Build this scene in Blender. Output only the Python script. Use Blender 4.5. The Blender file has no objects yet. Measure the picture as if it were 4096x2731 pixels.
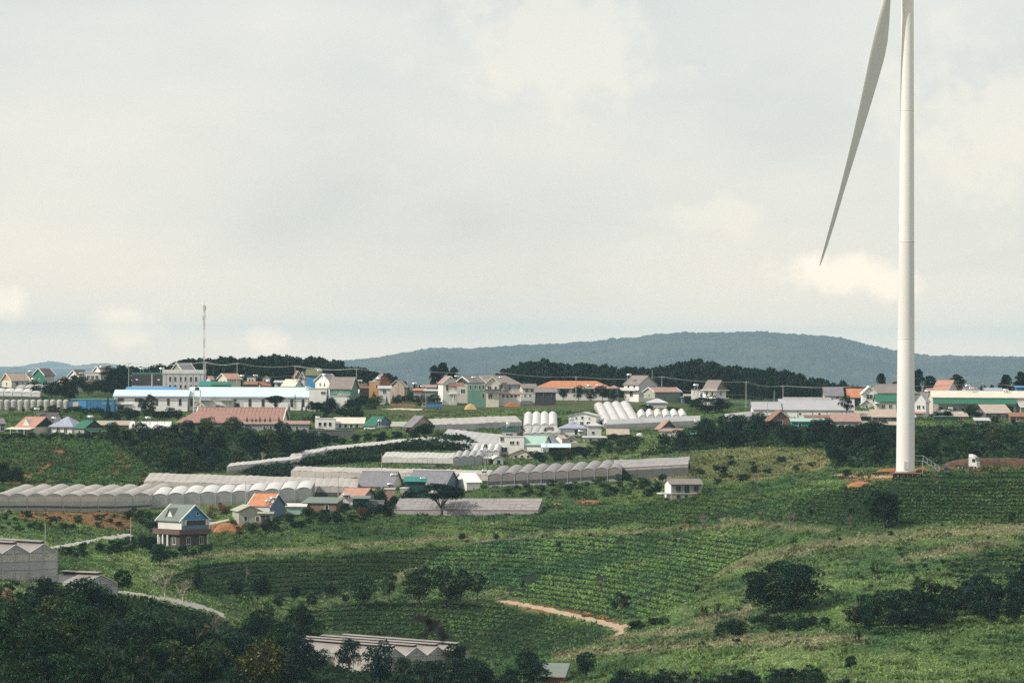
import bpy, math, random
import numpy as np
from mathutils import Vector, Matrix, Euler
random.seed(7); RNG = np.random.default_rng(11)
C = bpy.context.scene.collection
scn = bpy.context.scene
# ------------------------------------------------------------------ camera
W, HH, F = 1024.0, 682.0, 3840.0            # picture size and focal length in pixels (135 mm on 36 mm)
PITCH = math.atan(11 / F); ROLL = math.radians(0.28)
ROT = Euler((math.radians(90) + PITCH, 0, 0)).to_matrix() @ Matrix.Rotation(ROLL, 3, 'Z')
cam = bpy.data.cameras.new('camera'); cam.sensor_width = 36; cam.lens = 135
cam.clip_start = 1; cam.clip_end = 60000
cam.dof.use_dof = True; cam.dof.focus_distance = 950; cam.dof.aperture_fstop = 3.2
co = bpy.data.objects.new('camera', cam); co.matrix_world = ROT.to_4x4(); C.objects.link(co)
scn.camera = co
# ------------------------------------------------------------------ sky and sun
SUN = Vector((-0.80, -0.36, 0.0)).normalized(); ELEV = math.radians(40)
world = bpy.data.worlds.new('World'); scn.world = world; world.use_nodes = True
wt = world.node_tree; wt.nodes.clear()
def wn(t, **k):
    n = wt.nodes.new(t)
    for a, b in k.items(): setattr(n, a, b)
    return n
def ramp(nt, fac, stops):
    r = nt.nodes.new('ShaderNodeValToRGB'); e = r.color_ramp.elements
    while len(e) < len(stops): e.new(0.5)
    for i, (p, c) in enumerate(stops):
        e[i].position = p; e[i].color = (*c, 1) if len(c) == 3 else c
    nt.links.new(fac, r.inputs[0]); return r
sky = wn('ShaderNodeTexSky', sky_type='NISHITA', sun_disc=False, sun_elevation=ELEV,
         sun_rotation=math.atan2(SUN.x, SUN.y), altitude=1500, air_density=1.0, dust_density=2.0)
tc = wn('ShaderNodeTexCoord')
mp = wn('ShaderNodeMapping'); mp.inputs['Scale'].default_value = (1, 1, 2.6); mp.inputs['Location'].default_value = (0.31, 0.0, 0.12)
wt.links.new(tc.outputs['Generated'], mp.inputs['Vector'])
n1 = wn('ShaderNodeTexNoise'); n1.inputs['Scale'].default_value = 7; n1.inputs['Detail'].default_value = 5; n1.inputs['Roughness'].default_value = 0.5; n1.inputs['Distortion'].default_value = 0.3
n2 = wn('ShaderNodeTexNoise'); n2.inputs['Scale'].default_value = 22; n2.inputs['Detail'].default_value = 6; n2.inputs['Roughness'].default_value = 0.55; n2.inputs['Distortion'].default_value = 0.2
for n in (n1, n2): wt.links.new(mp.outputs[0], n.inputs['Vector'])
SK = 21.5
r1 = ramp(wt, n1.outputs['Fac'], [(0.34, (0.66, 0.675, 0.66)), (0.48, (0.745, 0.755, 0.72)), (0.60, (0.80, 0.79, 0.735)), (0.74, (0.88, 0.855, 0.775))])
r2 = ramp(wt, n2.outputs['Fac'], [(0.54, (0, 0, 0)), (0.70, (1, 1, 1))])
# low cumulus banks, broken up by the noise
def bank(px, py, rad, flat):
    c = (ROT @ Vector(((px - 512) / 3840, (341 - py) / 3840, -1))).normalized()
    sb = wn('ShaderNodeVectorMath', operation='SUBTRACT'); sb.inputs[1].default_value = c; wt.links.new(tc.outputs['Generated'], sb.inputs[0])
    ml = wn('ShaderNodeVectorMath', operation='MULTIPLY'); ml.inputs[1].default_value = (1 / rad, 1 / rad, flat / rad); wt.links.new(sb.outputs[0], ml.inputs[0])
    ln = wn('ShaderNodeVectorMath', operation='LENGTH'); wt.links.new(ml.outputs[0], ln.inputs[0])
    nn = wn('ShaderNodeTexNoise'); nn.inputs['Scale'].default_value = 60; nn.inputs['Detail'].default_value = 6; nn.inputs['Roughness'].default_value = .6; wt.links.new(tc.outputs['Generated'], nn.inputs['Vector'])
    ad = wn('ShaderNodeMath', operation='MULTIPLY_ADD'); ad.inputs[1].default_value = 2.6; wt.links.new(nn.outputs['Fac'], ad.inputs[0]); wt.links.new(ln.outputs['Value'], ad.inputs[2])
    mr = wn('ShaderNodeMapRange'); mr.interpolation_type = 'SMOOTHSTEP'; mr.inputs['From Min'].default_value = 2.25; mr.inputs['From Max'].default_value = 1.55; wt.links.new(ad.outputs[0], mr.inputs['Value']); return mr.outputs[0]
banks = None
low = [bank(*q) for q in ((10, 301, .0095, 1.2), (118, 324, .0125, 1.5), (838, 277, .020, 2.8), (885, 283, .010, 1.6), (262, 336, .008, 1.6))]
for q in ((560, 35, .042, 1.6), (985, 110, .038, 1.2), (700, 215, .020, 3.0)):
    o_ = bank(*q)
    if banks is None: banks = o_
    else:
        mxm = wn('ShaderNodeMath', operation='MAXIMUM'); wt.links.new(banks, mxm.inputs[0]); wt.links.new(o_, mxm.inputs[1]); banks = mxm.outputs[0]
puff = wn('ShaderNodeMixRGB', blend_type='MIX'); puff.inputs[2].default_value = (0.90, 0.865, 0.77, 1)
pm0 = wn('ShaderNodeMath', operation='MULTIPLY'); pm0.inputs[1].default_value = 0.3; wt.links.new(r2.outputs[0], pm0.inputs[0])
pm1 = wn('ShaderNodeMath', operation='MAXIMUM'); wt.links.new(pm0.outputs[0], pm1.inputs[0]); wt.links.new(banks, pm1.inputs[1])
pm = wn('ShaderNodeMath', operation='MULTIPLY'); pm.inputs[1].default_value = 0.75
wt.links.new(pm1.outputs[0], pm.inputs[0]); wt.links.new(pm.outputs[0], puff.inputs[0]); wt.links.new(r1.outputs[0], puff.inputs[1])
sx = wn('ShaderNodeSeparateXYZ'); wt.links.new(tc.outputs['Generated'], sx.inputs[0])          # overcast brightens towards the horizon
hm_ = wn('ShaderNodeMath', operation='MULTIPLY'); hm_.inputs[1].default_value = 10.0; wt.links.new(sx.outputs['Z'], hm_.inputs[0])
hr_ = ramp(wt, hm_.outputs[0], [(0.02, (.97, .75, .545)), (0.06, (.82, .675, .525)), (0.13, (.675, .59, .505)), (0.34, (.535, .515, .485)), (0.9, (.5, .5, .5))])
for i_, o_ in enumerate(low):                     # bright cumulus tops just above the horizon
    if i_ == 0: lm = o_
    else: mxm = wn('ShaderNodeMath', operation='MAXIMUM'); wt.links.new(lm, mxm.inputs[0]); wt.links.new(o_, mxm.inputs[1]); lm = mxm.outputs[0]
ls = wn('ShaderNodeMath', operation='MULTIPLY'); ls.inputs[1].default_value = 0.8; wt.links.new(lm, ls.inputs[0])
cum = wn('ShaderNodeMixRGB', blend_type='MIX'); cum.inputs[2].default_value = (1.06, 1.0, .88, 1); wt.links.new(ls.outputs[0], cum.inputs[0]); wt.links.new(puff.outputs[0], cum.inputs[1])
hz_ = wn('ShaderNodeMixRGB', blend_type='MULTIPLY'); hz_.inputs[0].default_value = 1.0; wt.links.new(hr_.outputs[0], hz_.inputs[2]); wt.links.new(cum.outputs[0], hz_.inputs[1])
gain = wn('ShaderNodeVectorMath', operation='SCALE'); gain.inputs['Scale'].default_value = SK
wt.links.new(hz_.outputs[0], gain.inputs[0])
mx = wn('ShaderNodeMixRGB'); mx.inputs[0].default_value = 0.92
wt.links.new(sky.outputs[0], mx.inputs[1]); wt.links.new(gain.outputs[0], mx.inputs[2])
bg = wn('ShaderNodeBackground'); bg.inputs['Strength'].default_value = 0.1
wo = wn('ShaderNodeOutputWorld')
wt.links.new(mx.outputs[0], bg.inputs[0]); wt.links.new(bg.outputs[0], wo.inputs[0])
sl = bpy.data.lights.new('sun', 'SUN'); sl.energy = 4.5; sl.angle = math.radians(0.6); sl.color = (1.0, 0.93, 0.80)
so = bpy.data.objects.new('sun', sl); C.objects.link(so)
so.rotation_euler = Vector((SUN.x * math.cos(ELEV), SUN.y * math.cos(ELEV), math.sin(ELEV))).to_track_quat('Z', 'Y').to_euler()
vs = scn.view_settings; vs.view_transform = 'Standard'; vs.look = 'None'; vs.gamma = 1; vs.exposure = 0; vs.use_curve_mapping = False
scn.render.engine = 'CYCLES'
cy = scn.cycles; cy.max_bounces = 6; cy.diffuse_bounces = 2; cy.glossy_bounces = 2; cy.transmission_bounces = 4; cy.volume_bounces = 2; cy.transparent_max_bounces = 8
cy.use_denoising = False; cy.sample_clamp_indirect = 4
# ------------------------------------------------------------------ pixels <-> world
def ray(px, py):
    v = ROT @ Vector(((px - W / 2) / F, (HH / 2 - py) / F, -1.0))
    return v / v.y                                  # per metre of distance
def P(px, py, d): return ray(px, py) * d
RI = np.array(ROT.transposed())
def proj(X, Y, Z):
    c = RI @ np.array([X, Y, Z]).reshape(3, -1)
    return W / 2 + F * c[0] / -c[2], HH / 2 - F * c[1] / -c[2]
# ------------------------------------------------------------------ noise
def _h(i, j, s):
    n = (i * 374761393 + j * 668265263 + s * 974634777) & 0xffffffff
    n = ((n ^ (n >> 13)) * 1274126177) & 0xffffffff
    return ((n ^ (n >> 16)) & 0xffff) / 65535.0
def vn(x, y, s=0):
    x = np.asarray(x, float); y = np.asarray(y, float)
    i = np.floor(x).astype(np.int64); j = np.floor(y).astype(np.int64)
    u = x - i; v = y - j; u = u * u * (3 - 2 * u); v = v * v * (3 - 2 * v)
    return (_h(i, j, s) * (1 - u) + _h(i + 1, j, s) * u) * (1 - v) + (_h(i, j + 1, s) * (1 - u) + _h(i + 1, j + 1, s) * u) * v
def fbm(x, y, s=0, o=4):
    a = 0; w = 1; t = 0
    for k in range(o):
        a = a + w * vn(x * 2 ** k + 17 * k, y * 2 ** k - 9 * k, s + k); t += w; w *= 0.5
    return a / t
# ------------------------------------------------------------------ terrain: height over (X/Y, Y)
COLS = {   # picture column: (row, distance) pairs read off the photograph's slope
 0:   [(740,480),(682,540),(640,600),(600,680),(577,740),(548,830),(527,920),(512,965),(482,1040),(460,1085),(440,1135),(431,1180),(409,1330),(393,1400),(383,1460)],
 150: [(740,500),(682,575),(640,650),(600,740),(577,800),(560,860),(547,930),(527,970),(511,1000),(482,1050),(460,1090),(440,1150),(427,1210),(409,1330),(397,1400),(395,1460)],
 300: [(760,560),(700,680),(656,795),(625,835),(600,858),(580,880),(560,900),(540,925),(520,962),(502,1010),(482,1060),(460,1100),(440,1150),(427,1220),(409,1330),(397,1400),(395,1460)],
 450: [(760,600),(700,710),(664,790),(620,845),(600,866),(580,886),(560,909),(540,937),(520,970),(505,1000),(482,1050),(460,1090),(440,1150),(425,1220),(408,1330),(398,1400),(396,1460)],
 600: [(740,600),(682,700),(640,762),(600,825),(560,882),(530,930),(500,990),(480,1040),(460,1090),(440,1150),(420,1230),(401,1340),(398,1400),(397,1460)],
 750: [(740,560),(682,640),(640,700),(600,765),(560,825),(520,890),(490,960),(470,1010),(450,1070),(430,1180),(405,1320),(402,1400),(401,1460)],
 900: [(740,560),(682,630),(640,690),(600,740),(560,790),(520,835),(476,880),(472,900),(471,960),(458,1010),(440,1090),(425,1190),(407,1310),(403,1390),(402,1460)],
 1024:[(740,550),(682,620),(640,680),(600,730),(560,780),(520,830),(476,890),(470,915),(468,960),(455,1010),(438,1090),(422,1190),(407,1310),(404,1390),(403,1460)],
}
DG = np.arange(0, 2505, 5.0); TG = np.linspace(-0.1334, 0.1334, 90)
_near = [(0, -2.0), (40, -7.0), (100, -17.0), (200, -33.0), (330, -50.0)]
_far = [(1600, 399), (1800, 397), (2100, 398), (2500, 396)]
_tab = []; _tt = []
for px, lst in COLS.items():
    dd = [a for a, b in _near]; zz = [b for a, b in _near]
    for py, d in lst: dd.append(d); zz.append(ray(px, py).z * d)
    for d, py in _far: dd.append(d); zz.append(-(py - 352) / F * d)
    _tab.append(np.interp(DG, dd, zz)); _tt.append(ray(px, 400).x)
_tab = np.array(_tab).T
HG = np.array([np.interp(TG, _tt, r) for r in _tab])
def _blur(a, k, ax):
    w = np.exp(-0.5 * (np.arange(-3 * k, 3 * k + 1) / k) ** 2); w /= w.sum()
    p = np.pad(a, [(3 * k, 3 * k) if i == ax else (0, 0) for i in range(2)], mode='edge')
    return np.apply_along_axis(lambda v: np.convolve(v, w, 'valid'), ax, p)
HG = _blur(_blur(HG, 4, 0), 5, 1)
_fix = []
for px, py, d, sg in ((872, 479, 872, 14), (905, 474.5, 878, 14), (940, 473, 885, 14), (975, 470.6, 893, 15), (1010, 467.5, 899, 15), (1045, 465.5, 904, 15), (185, 549, 955, 16), (420, 671, 792, 24), (365, 670, 800, 22)):
    r_ = ray(px, py); _fix.append((r_.x * d, d, r_.z * d, sg))
def h0(X, Y):
    z = h1(X, Y); X = np.asarray(X, float); Y = np.asarray(Y, float)
    ws = 0; zs = 0
    for i, (x, y, zt, sg) in enumerate(_fix):
        w = np.exp(-((X - x) ** 2 + (Y - y) ** 2) / (2 * sg * sg)); ws = ws + w; zs = zs + w * FIXD[i]
    return z + zs / np.maximum(ws, 1.0)
def h1(X, Y):
    X = np.asarray(X, float); Y = np.asarray(Y, float)
    t = np.clip(X / np.maximum(Y, 1.0), TG[0], TG[-1])
    fi = np.clip(Y / 5.0, 0, len(DG) - 1.001); fj = (t - TG[0]) / (TG[1] - TG[0]); fj = np.clip(fj, 0, len(TG) - 1.001)
    i = fi.astype(int); j = fj.astype(int); u = fi - i; v = fj - j
    z = (HG[i, j] * (1 - v) + HG[i, j + 1] * v) * (1 - u) + (HG[i + 1, j] * (1 - v) + HG[i + 1, j + 1] * v) * u
    far = np.interp(Y, [2500, 8000, 30000], [-28.7, -100, -130])
    return np.where(Y > 2500, far, z)
FIXD = [zt - float(h1(x, y)) for x, y, zt, sg in _fix]; print('fix', [round(v, 1) for v in FIXD])
def hgt(X, Y):
    X = np.asarray(X, float); Y = np.asarray(Y, float)
    n = (fbm(X / 34, Y / 34, 3, 4) - 0.5) * 1.7; pad = 0
    for x, y, zt, sg in _fix: pad = np.maximum(pad, np.exp(-((X - x) ** 2 + (Y - y) ** 2) / (2 * sg * sg)))
    return h0(X, Y) + n * np.clip((Y - 430) / 150, 0, 1) * (1 - .9 * pad)
_ds = np.arange(500, 1640, 0.75)
def G(px, py, lo=500):
    r = ray(px, py); ds = _ds[_ds >= lo]
    k = np.nonzero(hgt(r.x * ds, ds) >= r.z * ds)[0]
    return float(ds[k[0]]) if len(k) else 1480.0
def gz(x, y): return float(hgt(x, y))
# ------------------------------------------------------------------ materials
MATS = {}
def mat(name, col, rough=0.8, var=0.12, scale=0.6, metal=0.0, bump=0.0, stain=0.0, spec=0.3, sub=None):
    if name in MATS: return MATS[name]
    m = bpy.data.materials.new(name); m.use_nodes = True; nt = m.node_tree; b = nt.nodes['Principled BSDF']
    t = nt.nodes.new('ShaderNodeTexCoord'); n = nt.nodes.new('ShaderNodeTexNoise')
    n.inputs['Scale'].default_value = scale; n.inputs['Detail'].default_value = 6; n.inputs['Roughness'].default_value = 0.65
    nt.links.new(t.outputs['Object'], n.inputs['Vector'])
    stops = [(0.3, tuple(c * (1 - var) for c in col)), (0.55, col), (0.75, tuple(min(1, c * (1 + var)) for c in col))]
    if stain: stops.insert(0, (0.22, tuple(c * (1 - stain) * k for c, k in zip(col, (1, 0.94, 0.85)))))
    r = ramp(nt, n.outputs['Fac'], stops); nt.links.new(r.outputs[0], b.inputs['Base Color'])
    b.inputs['Roughness'].default_value = rough; b.inputs['Metallic'].default_value = metal; b.inputs['Specular IOR Level'].default_value = spec
    if bump:
        w = nt.nodes.new('ShaderNodeBump'); w.inputs['Strength'].default_value = bump; w.inputs['Distance'].default_value = 0.1
        nt.links.new(n.outputs['Fac'], w.inputs['Height']); nt.links.new(w.outputs[0], b.inputs['Normal'])
    MATS[name] = m; return m
def leafmat(name, col, trans=0.25, attr=None, var=0.55):
    if name in MATS: return MATS[name]
    m = bpy.data.materials.new(name); m.use_nodes = True; nt = m.node_tree; nt.nodes.clear()
    o = nt.nodes.new('ShaderNodeOutputMaterial'); mxs = nt.nodes.new('ShaderNodeMixShader'); mxs.inputs[0].default_value = trans
    d = nt.nodes.new('ShaderNodeBsdfDiffuse'); t = nt.nodes.new('ShaderNodeBsdfTranslucent')
    g = nt.nodes.new('ShaderNodeNewGeometry'); oi = nt.nodes.new('ShaderNodeObjectInfo')
    mr = nt.nodes.new('ShaderNodeMapRange'); mr.inputs['To Min'].default_value = 1 - var; mr.inputs['To Max'].default_value = 1 + var
    pw = nt.nodes.new('ShaderNodeMath'); pw.operation = 'POWER'; pw.inputs[1].default_value = 1.0 if attr else 2.6; nt.links.new(g.outputs['Random Per Island'], pw.inputs[0]); nt.links.new(pw.outputs[0], mr.inputs['Value'])
    if not attr: mr.inputs['To Min'].default_value = 0.42; mr.inputs['To Max'].default_value = 2.9  # a few leaves far brighter, as sunlit highlights painted into the colour
    mo = nt.nodes.new('ShaderNodeMapRange'); mo.inputs['To Min'].default_value = 0.75; mo.inputs['To Max'].default_value = 1.25
    nt.links.new(oi.outputs['Random'], mo.inputs['Value'])
    mm = nt.nodes.new('ShaderNodeMath'); mm.operation = 'MULTIPLY'; nt.links.new(mr.outputs[0], mm.inputs[0]); nt.links.new(mo.outputs[0], mm.inputs[1])
    v = nt.nodes.new('ShaderNodeVectorMath'); v.operation = 'SCALE'
    if not attr:                                     # lit and shaded clumps painted into the leaf colour
        tc_ = nt.nodes.new('ShaderNodeTexCoord'); nz_ = nt.nodes.new('ShaderNodeTexNoise'); nz_.inputs['Scale'].default_value = 6.5; nz_.inputs['Detail'].default_value = 2; nt.links.new(tc_.outputs['Object'], nz_.inputs['Vector'])
        mb_ = nt.nodes.new('ShaderNodeMapRange'); mb_.inputs['From Min'].default_value = .35; mb_.inputs['From Max'].default_value = .66; mb_.inputs['To Min'].default_value = .45; mb_.inputs['To Max'].default_value = 2.0; nt.links.new(nz_.outputs['Fac'], mb_.inputs['Value'])
        m2_ = nt.nodes.new('ShaderNodeMath'); m2_.operation = 'MULTIPLY'; nt.links.new(mm.outputs[0], m2_.inputs[0]); nt.links.new(mb_.outputs[0], m2_.inputs[1]); mm = m2_
    if attr:
        a = nt.nodes.new('ShaderNodeAttribute'); a.attribute_name = attr; nt.links.new(a.outputs['Color'], v.inputs[0])
    else: v.inputs[0].default_value = col
    nt.links.new(mm.outputs[0], v.inputs['Scale'])
    for s in (d, t): nt.links.new(v.outputs[0], s.inputs['Color'])
    nt.links.new(d.outputs[0], mxs.inputs[1]); nt.links.new(t.outputs[0], mxs.inputs[2]); nt.links.new(mxs.outputs[0], o.inputs[0])
    MATS[name] = m; return m
def filmmat(name, col, trans=0.35, stain=0.25, scale=0.25, rough=0.45, clear=0.0):
    if name in MATS: return MATS[name]
    m = bpy.data.materials.new(name); m.use_nodes = True; nt = m.node_tree; nt.nodes.clear()
    o = nt.nodes.new('ShaderNodeOutputMaterial'); a = nt.nodes.new('ShaderNodeMixShader'); a.inputs[0].default_value = trans
    p = nt.nodes.new('ShaderNodeBsdfPrincipled'); p.inputs['Roughness'].default_value = rough; p.inputs['Specular IOR Level'].default_value = 0.35
    t = nt.nodes.new('ShaderNodeBsdfTranslucent'); tcn = nt.nodes.new('ShaderNodeTexCoord'); n = nt.nodes.new('ShaderNodeTexNoise')
    n.inputs['Scale'].default_value = scale; n.inputs['Detail'].default_value = 8; n.inputs['Roughness'].default_value = 0.7
    nt.links.new(tcn.outputs['Object'], n.inputs['Vector'])
    r = ramp(nt, n.outputs['Fac'], [(0.3, tuple(c * (1 - stain) for c in col)), (0.52, col), (0.72, tuple(min(0.9, c * (1 + 0.5 * stain)) for c in col))])
    for s, k in ((p, 'Base Color'), (t, 'Color')): nt.links.new(r.outputs[0], s.inputs[k])
    bn = nt.nodes.new('ShaderNodeBump'); bn.inputs['Strength'].default_value = 0.35; bn.inputs['Distance'].default_value = 0.25
    nt.links.new(n.outputs['Fac'], bn.inputs['Height']); nt.links.new(bn.outputs[0], p.inputs['Normal'])
    nt.links.new(p.outputs[0], a.inputs[1]); nt.links.new(t.outputs[0], a.inputs[2]); nt.links.new(a.outputs[0], o.inputs[0])
    if clear:
        tr_ = nt.nodes.new('ShaderNodeBsdfTransparent'); b_ = nt.nodes.new('ShaderNodeMixShader'); b_.inputs[0].default_value = clear; nt.links.new(a.outputs[0], b_.inputs[1]); nt.links.new(tr_.outputs[0], b_.inputs[2]); nt.links.new(b_.outputs[0], o.inputs[0])
    MATS[name] = m; return m
PAL = dict(white=(.74,.73,.71), offwhite=(.60,.59,.57), cream=(.60,.56,.48), palegrey=(.47,.48,.50), grey=(.30,.30,.31), concrete=(.33,.31,.29),
  darkgrey=(.10,.105,.11), charcoal=(.05,.052,.06), brown=(.19,.13,.10), redbrown=(.24,.12,.10), tan=(.33,.27,.23), taupe=(.22,.19,.18),
  darkroof=(.085,.08,.085), slate=(.19,.185,.21), lavender=(.32,.34,.44), salmon=(.40,.22,.17), orange=(.46,.20,.11), yelloworange=(.50,.29,.13), rustorange=(.31,.135,.065),
  greenroof=(.025,.13,.085), mint=(.33,.47,.42), teal=(.03,.20,.18), darkteal=(.012,.055,.05), housegreen=(.03,.155,.11), seagreen=(.12,.245,.195),
  blue=(.075,.27,.54), containerblue=(.055,.18,.38), turquoise=(.12,.32,.33), paleblue=(.55,.70,.76), olive=(.13,.15,.085), palegreen=(.35,.37,.30), bluegrey=(.12,.19,.26),
  rust=(.26,.13,.08), tinrust=(.40,.33,.28), tin=(.45,.46,.46), pinkroof=(.34,.22,.19), darkwood=(.06,.045,.035), greygreen=(.17,.20,.185), yellow=(.60,.42,.10), red=(.40,.06,.04))
def M(k):
    roofy = k in ('darkroof','slate','tan','taupe','pinkroof','salmon','orange','rust','tinrust','lavender','brown','redbrown')
    return mat('paint_' + k, PAL[k], 0.55 if k in ('tin','paleblue','mint','greenroof','lavender') else 0.8, 0.22 if roofy else 0.12, 0.8 if roofy else 0.5, stain=0.42 if roofy else 0.30)
GLASS = mat('window_glass', (.03, .04, .045), 0.12, 0.1, spec=0.6); STEEL = mat('steel_tank', (.72, .72, .72), 0.22, 0.04, metal=1.0)
GALV = mat('galvanised', (.42, .44, .45), 0.5, 0.1, metal=0.4); POLE = mat('concrete_pole', (.36, .35, .32), 0.85, 0.1)
# ------------------------------------------------------------------ mesh helpers
def tagobj(o, label=None, cat=None, group=None, kind=None):
    if label: o['label'] = label
    if cat: o['category'] = cat
    if group: o['group'] = group
    if kind: o['kind'] = kind
    return o
def mesh(name, V, Fc, m=None, smooth=False):
    me = bpy.data.meshes.new(name); me.from_pydata([tuple(v) for v in V], [], Fc)
    if m: me.materials.append(m)
    if smooth: me.polygons.foreach_set('use_smooth', [True] * len(me.polygons))
    me.update(); return me
def link(name, me, parent=None, loc=(0, 0, 0), rz=0.0):
    o = bpy.data.objects.new(name, me); C.objects.link(o); o.parent = parent; o.location = loc
    if rz: o.rotation_euler = (0, 0, rz)
    return o
def obj(name, V, Fc, m, parent=None, smooth=False): return link(name, mesh(name, V, Fc, m, smooth), parent)
def empty(name, loc, rz=0.0):
    o = bpy.data.objects.new(name, None); o.empty_display_size = 0.5; C.objects.link(o); o.location = loc; o.rotation_euler = (0, 0, rz); return o
class MB:
    def __init__(s): s.V = []; s.F = []
    def add(s, V, Fc):
        k = len(s.V); s.V += [tuple(v) for v in V]; s.F += [tuple(i + k for i in f) for f in Fc]; return s
    def box(s, x0, x1, y0, y1, z0, z1):
        return s.add([(x0,y0,z0),(x1,y0,z0),(x1,y1,z0),(x0,y1,z0),(x0,y0,z1),(x1,y0,z1),(x1,y1,z1),(x0,y1,z1)],
                     [(0,3,2,1),(4,5,6,7),(0,1,5,4),(1,2,6,5),(2,3,7,6),(3,0,4,7)])
    def bar(s, a, b, r, n=4, r2=None):
        a = Vector(a); b = Vector(b); r2 = r if r2 is None else r2; d = (b - a)
        if d.length < 1e-6: return s
        d.normalize(); u = d.orthogonal().normalized(); w = d.cross(u); V = []
        for p, q in ((a, r), (b, r2)):
            for k in range(n):
                t = 2 * math.pi * (k + 0.5) / n; V.append(p + u * math.cos(t) * q + w * math.sin(t) * q)
        Fc = [(k, (k + 1) % n, n + (k + 1) % n, n + k) for k in range(n)] + [tuple(range(n - 1, -1, -1)), tuple(range(n, 2 * n))]
        return s.add(V, Fc)
    def lathe(s, prof, n=12, axis='z', c=(0, 0, 0), caps=True):
        V = []
        for r, z in prof:
            for k in range(n):
                t = 2 * math.pi * k / n; p = (r * math.cos(t), r * math.sin(t), z)
                if axis == 'x': p = (p[2], p[0], p[1])
                if axis == 'y': p = (p[0], p[2], p[1])
                V.append((p[0] + c[0], p[1] + c[1], p[2] + c[2]))
        Fc = []
        for i in range(len(prof) - 1):
            for k in range(n):
                a = i * n + k; b = i * n + (k + 1) % n; Fc.append((a, b, b + n, a + n))
        if caps: Fc += [tuple(range(n - 1, -1, -1)), tuple(range((len(prof) - 1) * n, len(prof) * n))]
        return s.add(V, Fc)
    def slab(s, a, b, c, d, th):                    # four corner points, thickened downward
        q = [Vector(p) for p in (a, b, c, d)]; lo = [p - Vector((0, 0, th)) for p in q]
        return s.add(q + lo, [(0,1,2,3),(7,6,5,4),(0,4,5,1),(1,5,6,2),(2,6,7,3),(3,7,4,0)])
    def build(s, name, m, parent=None, smooth=False): return obj(name, s.V, s.F, m, parent, smooth)
def bulk(name, V, Q, m, col=None, parent=None):     # numpy quads or triangles, many faces
    me = bpy.data.meshes.new(name); V = np.asarray(V, np.float32); Q = np.asarray(Q, np.int32); n, k = Q.shape
    me.vertices.add(len(V)); me.vertices.foreach_set('co', V.ravel())
    me.loops.add(n * k); me.loops.foreach_set('vertex_index', Q.ravel())
    me.polygons.add(n); me.polygons.foreach_set('loop_start', np.arange(0, n * k, k, dtype=np.int32))
    if col is not None:
        at = me.color_attributes.new('tint', 'FLOAT_COLOR', 'POINT'); c4 = np.ones((len(V), 4), np.float32); c4[:, :3] = col; at.data.foreach_set('color', c4.ravel())
    if m: me.materials.append(m)
    me.update(calc_edges=True); me.validate()
    return link(name, me, parent)
def pip(px, py, poly):
    px = np.asarray(px, float); py = np.asarray(py, float); r = np.zeros(px.shape, bool); n = len(poly)
    for i in range(n):
        x0, y0 = poly[i]; x1, y1 = poly[i - 1]
        if y0 == y1: continue
        c = ((y0 > py) != (y1 > py)) & (px < (x1 - x0) * (py - y0) / (y1 - y0) + x0); r ^= c
    return r
def dline(px, py, pts):
    b = np.full(np.shape(px), 1e9)
    for (x0, y0), (x1, y1) in zip(pts, pts[1:]):
        L = (x1 - x0) ** 2 + (y1 - y0) ** 2; t = np.clip(((px - x0) * (x1 - x0) + (py - y0) * (y1 - y0)) / L, 0, 1)
        b = np.minimum(b, np.hypot(px - x0 - t * (x1 - x0), (py - y0 - t * (y1 - y0)) * 1.6))
    return b
# ------------------------------------------------------------------ what grows where (picture polygons read onto the slope)
TEA = [[(636,522),(668,503),(720,497),(790,493),(850,487),(905,477),(1030,470),(1030,522),(960,520),(890,525),(830,524),(790,520),(745,516),(700,520),(655,527)],
       [(415,562),(470,543),(540,537),(640,533),(745,535),(770,545),(735,560),(705,580),(690,600),(640,618),(600,618),(560,607),(520,598),(486,590),(440,582)],
       [(150,582),(195,566),(260,560),(330,557),(440,546),(455,548),(410,568),(360,585),(330,598),(250,595),(190,592)],
       [(300,612),(350,603),(440,603),(500,605),(560,620),(612,632),(600,640),(560,648),(520,655),(470,662),(462,648),(400,640),(318,628)],
       [(470,532),(540,518),(610,510),(655,507),(640,520),(600,527),(520,533)],
       [(945,560),(1030,545),(1030,600),(960,590)]]
LEFTFIELD = [(-10,437),(60,434),(100,440),(125,450),(150,468),(158,480),(140,486),(60,484),(-10,482)]
DARKCROP = [(238,477),(262,470),(300,463),(345,454),(400,447),(440,439),(462,440),(478,447),(468,450),(440,450),(383,451),(380,461),(330,464),(290,467),(288,478)]
MEADOW = [(345,420),(392,408),(440,409),(470,395),(520,396),(600,397),(640,399),(690,402),(700,412),(600,408),(524,408),(470,414),(420,420)]
MEADOW2 = [(688,452),(740,447),(800,445),(828,450),(826,468),(800,474),(760,482),(715,482),(690,478),(650,480),(640,472)]
RED = [([(15,511),(60,508),(130,510),(132,531),(100,528),(60,520),(20,520)], 0.9), ([(203,523),(244,522),(242,531),(212,531)], 0.95),
       ([(838,473),(905,470),(905,478),(870,483),(840,480)], 0.9), ([(930,462),(1030,457),(1030,471),(935,473)], 0.55), ([(20,474),(36,469),(58,459),(60,462),(30,478)], 0.95),
       ([(48,449),(62,445),(80,452),(66,462),(50,456)], 0.6), ([(115,444),(150,465),(140,470),(110,460)], 0.25), ([(572,500),(600,499),(606,503),(578,505)], 0.7),
       ([(505,400),(522,400),(521,406),(503,406)], 0.9), ([(390,401),(415,404),(414,407),(390,408)], 0.5), ([(495,597),(535,603),(585,612),(632,624),(622,629),(575,618),(530,611),(498,603)], 0.55)]
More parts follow.
